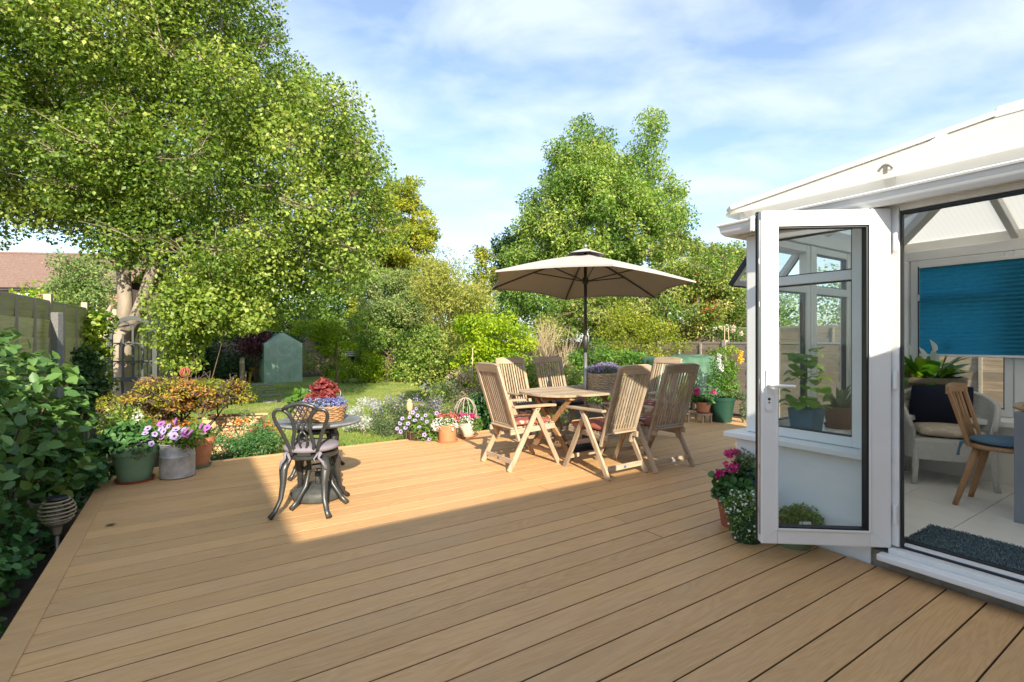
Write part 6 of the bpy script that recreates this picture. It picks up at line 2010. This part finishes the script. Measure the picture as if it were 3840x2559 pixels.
# --- shrubs along the right-hand border ----------------------------------------------------
shrub_px('lime_shrub', 'rounded bright lime-yellow shrub in full sun', 'shrub', 11.4, [(1690, 1985, 1160, 1370), (1720, 1950, 1290, 1440)], 1.6, 12500, .075, MATS['leaf_lime'], 34, ncl=70, r0=.16, r1=.32, asp=.6, tint=(.3, .85), skin=.7)
shrub_px('berberis', 'yellow-green shrub with orange tips in front of the brown fence', 'shrub', 11.2, [(2210, 2560, 1200, 1370), (2240, 2500, 1150, 1300)], 1.2, 11000, .055, MATS['leaf_gold'], 35, ncl=70, r0=.14, r1=.3, asp=.45, tint=(.1, .6))
shrub_px('grass_clump', 'clump of dry buff reeds before the vertical board fence', 'ornamental grass', 11.8, [(1990, 2160, 1270, 1420)], .7, 420, .55, MATS['reed'], 36, ncl=30, r0=.15, r1=.3, asp=.016, up=0.0, droop=-2.4)
shrub_px('shrub', 'mid green border shrub behind the two sunlit teak chairs', 'shrub', 8.6, [(1880, 2160, 1330, 1560)], .8, 6500, .055, MATS['leaf_hedge'], 37, ncl=44, r0=.12, r1=.24)
shrub_px('shrub', 'green border shrub between the wicker basket and the tarpaulin', 'shrub', 9.6, [(2130, 2440, 1290, 1500)], .8, 7500, .055, MATS['leaf_mid'], 38, ncl=44, r0=.12, r1=.26)
shrub_px('variegated_shrub', 'pink and cream variegated shrub behind the straight terracotta pot', 'shrub', 8.3, [(1680, 1880, 1390, 1520), (1720, 1900, 1460, 1570)], .9, 7000, .042, MATS['leaf_varieg'], 39, ncl=46, r0=.1, r1=.2, asp=.5)
shrub_px('shrub', 'dark green leafy clump under the variegated shrub', 'shrub', 7.9, [(1750, 1930, 1490, 1640)], .7, 2600, .07, MATS['leaf_dark'], 40, ncl=26, r0=.1, r1=.2, asp=.8)
shrub_px('silver_artemisia', 'silvery white artemisia mound at the lawn edge', 'shrub', 7.9, [(1320, 1440, 1500, 1600), (1300, 1370, 1530, 1620)], .5, 2600, .035, MATS['leaf_silver'], 41, stems=1, ncl=26, r0=.06, r1=.12, asp=.3)
shrub_px('catmint', 'low catmint with small lilac flowers beside the silver mound', 'flowering plant', 7.7, [(1390, 1570, 1510, 1640), (1480, 1640, 1480, 1620)], .7, 8500, .03, MATS['leaf_grey'], 42, stems=1, ncl=44, r0=.07, r1=.15, asp=.5)
rng = np.random.default_rng(43)
cm_ = bpy.data.objects['catmint']
cl = clumps_in(rng, rel([env_px(7.6, 1390, 1580, 1480, 1560, .6), env_px(7.6, 1500, 1690, 1440, 1540, .6)], cm_.location), 30, .03, .07, 1.6, .8)
link('blossom', leaf_mesh('blossom', *cloud(rng, cl, 700, .022, .8), MATS['petal_lilac']), cm_)
shrub_px('lavender', 'grey lavender haze behind the pale petunias', 'flowering plant', 7.6, [(1600, 1740, 1440, 1600)], .6, 2000, .045, MATS['leaf_grey'], 44, stems=1, ncl=24, r0=.08, r1=.16, asp=.2, droop=-.8)
shrub_px('shrub', 'low green foliage skirting the deck behind the dining chairs', 'shrub', 7.75, [(1860, 2130, 1560, 1640)], .5, 2600, .05, MATS['leaf_hedge'], 45, ncl=24, r0=.08, r1=.16)
shrub_px('fence_climber', 'thin flowering climber on the sunlit brown fence', 'climber', 9.6, [(2650, 2760, 1290, 1450)], .3, 1200, .05, MATS['leaf_ivy'], 46, ncl=20, r0=.06, r1=.14)
shrub_px('shrub', 'tangle of bushes at the foot of the shaded far fence', 'shrub', 23, [(1130, 1300, 1290, 1420), (1300, 1480, 1300, 1420)], 1.6, 9000, .1, MATS['leaf_hedge'], 47, ncl=60, r0=.25, r1=.5)
shrub_px('shrub', 'shaded green bush behind the old mulberry trunk', 'shrub', 20, [(1480, 1580, 1230, 1430), (1330, 1450, 1150, 1330)], 1.6, 8000, .1, MATS['leaf_back'], 48, ncl=50, r0=.25, r1=.5)

shrub_px('shrub', 'bright green bush filling the border left of the old mulberry', 'shrub', 19.5, [(1340, 1440, 1330, 1430), (1240, 1340, 1350, 1430)], 1.2, 6000, .08, MATS['leaf_lime'], 70, stems=1, ncl=40, r0=.2, r1=.4)
shrub_px('shrub', 'mid green border bush between the bamboo and the variegated shrub', 'shrub', 13.5, [(1680, 1800, 1340, 1470)], 1.0, 5000, .07, MATS['leaf_hedge'], 71, stems=1, ncl=34, r0=.16, r1=.32)
shrub_px('shrub', 'tall green bush closing the gap behind the small lime maple', 'shrub', 25.5, [(1130, 1370, 1070, 1330)], 2.0, 9000, .15, MATS['leaf_back'], 72, stems=2, ncl=50, r0=.4, r1=.8, tint=(.1, .55))
# --- small bright maple over the lawn ---------------------------------------------------------
MB_ = gpt(1262, 1470)
tree('green_acer', 'small umbrella-shaped lime green maple on a thin stem in the lawn', MB_,
     rel([env_px(MB_.y, 1110, 1340, 1205, 1275, 2.0), env_px(MB_.y, 1190, 1340, 1240, 1330, 1.6), env_px(MB_.y, 960, 1150, 1190, 1235, 1.4)], MB_), 13000, .06, MATS['leaf_lime'], 49,
     [([(0, 0, -.02), (.03, 0, .5), (-.04, 0, 1.0), (.0, 0, 1.6)], [.045, .04, .035, .02])], MATS['bark_brown'], ncl=70, r0=.13, r1=.26, flat=.5, limbs=20, limb_r=.02, twigs=2, tint=(.3, .8), asp=.5)

# --- orange japanese maple and the plants behind the deck's left corner ------------------------
JM = Vector((mtr(690 - 1920, 6.9), 6.9, GZ))
tree('japanese_maple', 'spreading Japanese maple in orange and yellow-green behind the pots', JM,
     rel([env_px(6.9, 440, 740, 1415, 1560, 1.3), env_px(6.9, 640, 900, 1410, 1540, 1.2), env_px(6.7, 460, 720, 1500, 1620, 1.2), env_px(6.9, 800, 920, 1440, 1520, .8)], JM), 10500, .045, MATS['leaf_maple'], 50,
     [([(0, 0, 0), (.05, 0, .25), (-.05, .02, .5)], [.05, .045, .03]), ([(.03, 0, .2), (.3, -.05, .4), (.5, -.05, .62)], [.035, .028, .012]), ([(0, 0, .2), (-.35, 0, .45), (-.7, 0, .7)], [.035, .028, .012])], MATS['bark_dark'],
     ncl=110, r0=.07, r1=.16, flat=.45, asp=.42, tint=(.0, .9), twigs=3, limbs=24, limb_r=.014, up=.7)
# burnt-orange seed heads standing above it
ob_ = thing('garden_ornament', 'rusty ball-shaped ornament above the orange maple', 'garden ornament', pix(694, 1385, 7.6) * Vector((1, 1, 0)) + Vector((0, 0, GZ)))
MB().tube([(0, 0, 0), (0, 0, 1.10)], .008, 6).build('stem', MATS['rust'], ob_)
for k in range(6):
    a = PI * k / 6
    MB().tube([(.07 * math.cos(q) * math.cos(a), .07 * math.cos(q) * math.sin(a), 1.17 + .075 * math.sin(q)) for q in [2 * PI * i / 20 for i in range(21)]], .008, 5).build('band', MATS['pot_red'], ob_)
shrub_px('shrub', 'dark heathery shrub hugging the deck edge behind the bistro chair', 'shrub', 6.15, [(740, 960, 1630, 1730), (860, 1030, 1600, 1700)], .6, 6500, .038, MATS['leaf_dark'], 51, ncl=46, r0=.07, r1=.15, asp=.3)
hz_ = [o_ for o_ in bpy.data.objects if o_.get('label') == 'dark heathery shrub hugging the deck edge behind the bistro chair'][0]
rng = np.random.default_rng(52)
cl = clumps_in(rng, rel([env_px(6.1, 850, 1000, 1580, 1660, .4)], hz_.location), 12, .02, .05, 1, .8)
link('blossom', leaf_mesh('blossom', *cloud(rng, cl, 90, .02, .8), MATS['petal_salmon']), hz_)
pp = shrub_px('poppies', 'orange poppies in front of the wooden planter box', 'flowering plant', 6.75, [(880, 970, 1560, 1640), (985, 1040, 1580, 1650)], .4, 900, .04, MATS['leaf_grey'], 53, ncl=14, r0=.05, r1=.1)
cl = [(*(pix(x, y, 6.6) - pp.location), .045, .045, .035, .5) for x, y in ((885, 1575), (900, 1582), (918, 1578), (992, 1588), (1012, 1592), (1024, 1606), (960, 1605), (700, 1585), (728, 1600), (1045, 1625))]
for c_ in cl: link('poppy', leaf_mesh('poppy', *cloud(rng, [c_], 14, .035, .9), MATS['petal_orange'], True), pp)
shrub_px('shrub', 'yellow-green low plant at the foot of the orange maple', 'shrub', 6.0, [(430, 580, 1570, 1670), (390, 500, 1520, 1620)], .5, 2600, .045, MATS['leaf_hedge'], 54, ncl=26, r0=.08, r1=.16)

# wooden planter boxes stepping down behind the pots
woodmat('pine', (0.50, 0.32, 0.15), (0.66, 0.47, 0.26), 0, .8, 1.0, .2, tone=.12)


def planter_box(label, loc, rz, L, D, H):
    t = thing('planter_box', label, 'planter', loc, rz, 'wooden planter boxes')
    for k in range(3):
        z0 = H * k / 3
        for s in (-1, 1):
            MB().box(-L / 2, L / 2, s * D / 2 - .01, s * D / 2 + .01, z0 + .003, z0 + H / 3 - .003).build('plank', MATS['pine'], t, bevel=.003)
            MB().box(s * L / 2 - .01, s * L / 2 + .01, -D / 2 + .012, D / 2 - .012, z0 + .003, z0 + H / 3 - .003).build('plank', MATS['pine'], t, bevel=.003)
    MB().box(-L / 2 - .05, L / 2 + .05, -D / 2 - .03, -D / 2 + .05, H, H + .025).build('ledge', MATS['pine'], t, bevel=.003)
    MB().box(-L / 2 - .05, L / 2 + .05, D / 2 - .05, D / 2 + .03, H, H + .025).build('ledge', MATS['pine'], t, bevel=.003)
    MB().box(-L / 2 + .02, L / 2 - .02, -D / 2 + .02, D / 2 - .02, H - .08, H - .05).build('soil', MATS['soil'], t)
    return t


planter_box('pine planter box with flat ledges beyond the orange poppies', (mtr(880 - 1920, 7.4), 7.4, GZ), .15, .75, .35, .52)
planter_box('low pine planter box just behind the purple petunias', (mtr(800 - 1920, 6.35), 6.35, GZ), .1, .45, .3, .34)

# garden ornaments behind the far pots
oa = thing('plant_support', 'pale rusty metal arched plant support among the border flowers', 'plant support', (mtr(1745 - 1920, 7.35), 7.35, GZ), .2)
mat('rust_pale', (0.42, 0.34, 0.29), .8, var=.2)
for k in range(5):
    a = PI * k / 5
    w = .17
    MB().tube([(w * math.cos(q) * math.cos(a), w * math.cos(q) * math.sin(a), .55 + .26 * math.sin(q)) for q in [PI * i / 12 for i in range(13)]], .006, 5).build('arch', MATS['rust_pale'], oa)
    for s in (-1, 1):
        MB().tube([(s * w * math.cos(a), s * w * math.sin(a), 0), (s * w * math.cos(a), s * w * math.sin(a), .55)], .006, 5).build('rod', MATS['rust_pale'], oa)
ol = thing('bird_lantern', 'little pale wooden lantern on a stick among the catmint', 'garden ornament', (mtr(1536 - 1920, 7.0), 7.0, GZ), .3)
MB().tube([(-.03, 0, 0), (0, 0, .66)], .009, 8).build('stick', MATS['pine'], ol)
MB().lathe([(0, .66), (.03, .665), (.045, .70), (.045, .76), (.03, .80), (.04, .805), (0, .84)], 10, cap=False).build('lantern', MATS['pine'], ol, auto=True)
mat('bamboo_cane', (0.55, 0.42, 0.27), .6)
for i, (x, y0, Y) in enumerate(((1772, 1305, 8.6), (2717, 1222, 11.6), (2745, 1225, 11.6))):
    tpz = pix(x, y0, Y)
    ck = thing('garden_cane', ['bamboo cane standing in front of the lime-yellow shrub', 'upright bamboo cane above the brown fence', 'leaning bamboo cane above the brown fence'][i], 'cane', (tpz.x, Y, GZ))
    MB().tube([(0, 0, 0), ((.0, 0, -.09)[i], 0, tpz.z - GZ)], .009, 6).build('cane', MATS['bamboo_cane'], ck)

# plastic greenhouse, stool, bird bath, washing post
def plasticmat():
    m, nt, b, out = newmat('green_plastic')
    co = coords(nt, 'Object', (1, 1, 1))
    n1 = N(nt, 'ShaderNodeTexNoise', Scale=1.5, Detail=5.0, Distortion=2.2)
    nt.links.new(co, n1.inputs['Vector'])
    nt.links.new(ramp(nt, n1.outputs['Fac'], [(.36, (0.48, 0.74, 0.61)), (.64, (0.84, 0.93, 0.88))]), b.inputs['Base Color'])  # whitish streaks paint sun glare into the cover's base colour
    b.inputs['Roughness'].default_value = .22
    b.inputs['Specular IOR Level'].default_value = .8
    tr = nt.nodes.new('ShaderNodeBsdfTranslucent'); tr.inputs[0].default_value = (0.5, 0.8, 0.64, 1)
    tp_ = nt.nodes.new('ShaderNodeBsdfTransparent'); tp_.inputs[0].default_value = (0.6, 0.85, 0.7, 1)
    m1 = N(nt, 'ShaderNodeMixShader', Fac=.35); m2 = N(nt, 'ShaderNodeMixShader', Fac=.15)
    nt.links.new(b.outputs[0], m1.inputs[1]); nt.links.new(tr.outputs[0], m1.inputs[2])
    nt.links.new(m1.outputs[0], m2.inputs[1]); nt.links.new(tp_.outputs[0], m2.inputs[2])
    nt.links.new(m2.outputs[0], out.inputs[0])
    bp = N(nt, 'ShaderNodeBump', Strength=.9, Distance=.05)
    nt.links.new(n1.outputs['Fac'], bp.inputs['Height']); nt.links.new(bp.outputs[0], b.inputs['Normal'])
plasticmat()
mat('plastic_seam', (0.62, 0.70, 0.66), .4)
gh = thing('plastic_greenhouse', 'small green plastic-covered greenhouse with gabled top on the far lawn', 'greenhouse', W(3.1, 22.0, GZ), ANG + .08)
gw, gd, gz_, gr_ = .70, .70, 1.55, .42
def ghp(x, y, z):
    k = math.sin(7 * x + 3 * z) * math.cos(5 * z + 2 * x)
    return (x, y + .02 * k, z)
m = MB()
nx_, nz_ = 8, 8
for s in (-1, 1):
    vs = [ghp(-gw + 2 * gw * i / nx_, s * gd, (gz_ + gr_ * (1 - abs(2 * i / nx_ - 1))) * j / nz_) for j in range(nz_ + 1) for i in range(nx_ + 1)]
    m.add(vs, [(j * (nx_ + 1) + i, j * (nx_ + 1) + i + 1, (j + 1) * (nx_ + 1) + i + 1, (j + 1) * (nx_ + 1) + i) for j in range(nz_) for i in range(nx_)])
    vs = [(s * (gw + .015 * math.sin(6 * z_ + 4 * y_)), y_, z_) for z_ in [gz_ * j / nz_ for j in range(nz_ + 1)] for y_ in [-gd + 2 * gd * i / nx_ for i in range(nx_ + 1)]]
    m.add(vs, [(j * (nx_ + 1) + i, j * (nx_ + 1) + i + 1, (j + 1) * (nx_ + 1) + i + 1, (j + 1) * (nx_ + 1) + i) for j in range(nz_) for i in range(nx_)])
    m.add([(s * gw, -gd, gz_), (s * gw, gd, gz_), (0, gd, gz_ + gr_), (0, -gd, gz_ + gr_)], [(0, 1, 2, 3)])
m.build('cover', MATS['green_plastic'], gh, smooth=True)
for x in (-.22, .30):
    MB().box(x - .012, x + .012, -gd - .03, -gd - .022, 0, gz_ + .2).build('zip', MATS['plastic_seam'], gh)
MB().bar((-gw, -gd - .03, .95), (.30, -gd - .03, .25), .012, .012).build('tie_cord', MATS['plastic_seam'], gh)
for sx in (-1, 1):
    for sy in (-1, 1):
        MB().tube([(sx * (gw - .02), sy * (gd - .04), 0), (sx * (gw - .02), sy * (gd - .04), gz_)], .012, 6).build('pole', MATS['upvc'], gh)
MB().box(-.5, .5, .2, .5, .75, .78).build('shelf', MATS['upvc'], gh)
mat('plastic_yellow', (0.62, 0.38, 0.03), .5)
ys = thing('garden_stool', 'small yellow plastic stool beside the green greenhouse', 'stool', gpt(953, 1436) + Vector((0, .2, 0)), ANG)
MB().box(-.27, .27, -.22, .22, .36, .41).build('top', MATS['plastic_yellow'], ys, bevel=.015)
for sx in (-1, 1):
    for sy in (-1, 1):
        MB().bar((sx * .27, sy * .2, 0), (sx * .23, sy * .18, .37), .06, .05).build('leg', MATS['plastic_yellow'], ys)
MB().box(-.2, .2, .17, .2, .41, .58).build('backrest', MATS['plastic_yellow'], ys, bevel=.02)
bb = thing('bird_feeder', 'wire bird table on a dark pedestal under the far trees', 'bird table', gpt(1322, 1418), 0)
MB().lathe([(0, 0), (.2, 0), (.16, .25), (.06, .32), (.05, .8), (.10, .95), (0, .95)], 14, cap=False).build('pedestal', MATS['dark_metal'], bb, auto=True)
for k in range(3):
    MB().tube([(.32 * math.cos(a) * (1 - .1 * k), .25 * math.sin(a), 1.0 + .08 * k) for a in [2 * PI * i / 20 for i in range(21)]], .014, 5).build('wire_ring', MATS['steel'], bb)
wp = thing('washing_post', 'grey wooden washing-line post standing in the shaded lawn', 'post', gpt(908, 1490), 0)
MB().box(-.05, .05, -.05, .05, 0, 1.15).build('post', MATS['post_wood'], wp, bevel=.006)
MB().bar((.07, 0, 0), (.11, 0, .75), .03, .03).build('prop', MATS['post_wood'], wp)
wl_ = tag(MB().tube([pix(905, 1232, 13.0), pix(1000, 1240, 15.5), pix(1110, 1250, 19)], .006, 4).build('washing_line', MATS['steel']), 'thin washing line strung out under the big tree', 'line')

# --- leafy shrub in the left foreground --------------------------------------------------------
rng = np.random.default_rng(111)
SB = W(-1.25, 5.0, GZ)
sh = thing('broadleaf_shrub', 'large dark green broad-leaved shrub filling the bed left of the deck', 'shrub', SB)
blv = []
for i, (b_, w_) in enumerate(((.35, .075), (.65, .085), (.95, .07), (.5, .095))):
    me = arch_leaf('leaf', .15, w_, MATS['leaf_shrub'], b_, 6, .75, .06, .22)
    me.attributes['tint'].data.foreach_set('value', [(.35, .55, .8, .2)[i]] * len(me.polygons))
    blv.append(me)
envS = [(W(-1.45, 5.2) - W(-1.25, 5.0)).to_tuple()[:2] + (1.05, .55, .75, .80), (W(-1.05, 5.55) - W(-1.25, 5.0)).to_tuple()[:2] + (.95, .33, .42, .60), (W(-1.45, 4.4) - W(-1.25, 5.0)).to_tuple()[:2] + (.95, .50, .50, .80),
        (W(-1.0, 5.0) - W(-1.25, 5.0)).to_tuple()[:2] + (.80, .30, .45, .55), (W(-1.5, 5.9) - W(-1.25, 5.0)).to_tuple()[:2] + (1.15, .5, .5, .6)]
cnt = 0
e = nm(envS)
while cnt < 270:
    k = rng.integers(len(e)); D = unit(rng.normal(size=(1, 3)))[0]
    if D[1] > .45 or D[2] < -.6: continue
    p = e[k, :3] + D * e[k, 3:6] * rng.uniform(.8, 1.03)
    out = Vector((D[0], D[1], 0)); yaw = math.atan2(out.y, out.x) - PI / 2 + rng.normal(0, .8)
    link('leaf', blv[rng.integers(4)], sh, p, (rng.normal(-.15, .4), rng.normal(0, .35), yaw), rng.uniform(.45, 1.25))
    cnt += 1
cl = [(*q, .5) for q in envS]
P_, A_, N_, L_, W_, t_ = cloud(rng, cl, 3000, .115, .6, shell=.35)
lm = leaf_mesh('inner_foliage', P_, A_, N_, L_, W_, t_, MATS['leaf_shrub'], True)
stuff(link('inner_foliage', lm, sh))
m = MB()
for i in range(26):
    k = rng.integers(len(e)); D = unit(rng.normal(size=(1, 3)))[0]; p = Vector(e[k, :3] + D * e[k, 3:6] * .8)
    m.tube([(rng.normal(0, .12), rng.normal(0, .2), 0), p * .5 + Vector((0, 0, .1)), p], [.014, .010, .004], 5)
m.build('stem', MATS['bark_brown'], sh)


def lowshrub(name, label, boxes, n_, size, m_, seed, **kw):
    base = W(boxes[0][0], boxes[0][1], GZ)
    envs = []
    for (u, c, z, ru, rc, rz_) in boxes:
        d = W(u, c, 0) - W(boxes[0][0], boxes[0][1], 0)
        envs.append((d.x, d.y, z - GZ, ru, rc, rz_))
    return bush(name, label, 'shrub', base, envs, n_, size, m_, seed, hexl=True, **kw)


lowshrub('ivy', 'dark trailing ivy spilling along the deck edge under the broad-leaved shrub', [(-.97, 5.45, .1, .26, .34, .34), (-1.16, 4.6, .02, .24, .4, .30), (-.85, 5.7, .22, .22, .3, .3), (-1.16, 4.0, -.06, .24, .4, .26), (-1.2, 3.4, -.12, .26, .4, .24), (-.72, 5.95, .1, .12, .2, .2)], 3600, .062, MATS['leaf_dark'], 121, ncl=60, r0=.08, r1=.17, asp=.85)
lowshrub('vine', 'light green leafy vine in the bed below the spiral lamp', [(-1.12, 3.05, -.05, .22, .35, .24), (-1.25, 3.4, .05, .25, .3, .25), (-1.05, 2.7, -.15, .2, .3, .2)], 1100, .075, MATS['leaf_vine'], 122, ncl=34, r0=.08, r1=.16, asp=.7)
lowshrub('vine', 'pale green leafy sprig between the broad-leaved shrub and the spiral lamp', [(-1.3, 4.15, .30, .2, .25, .16)], 160, .10, MATS['leaf_vine'], 123, ncl=10, r0=.08, r1=.14, asp=.5)
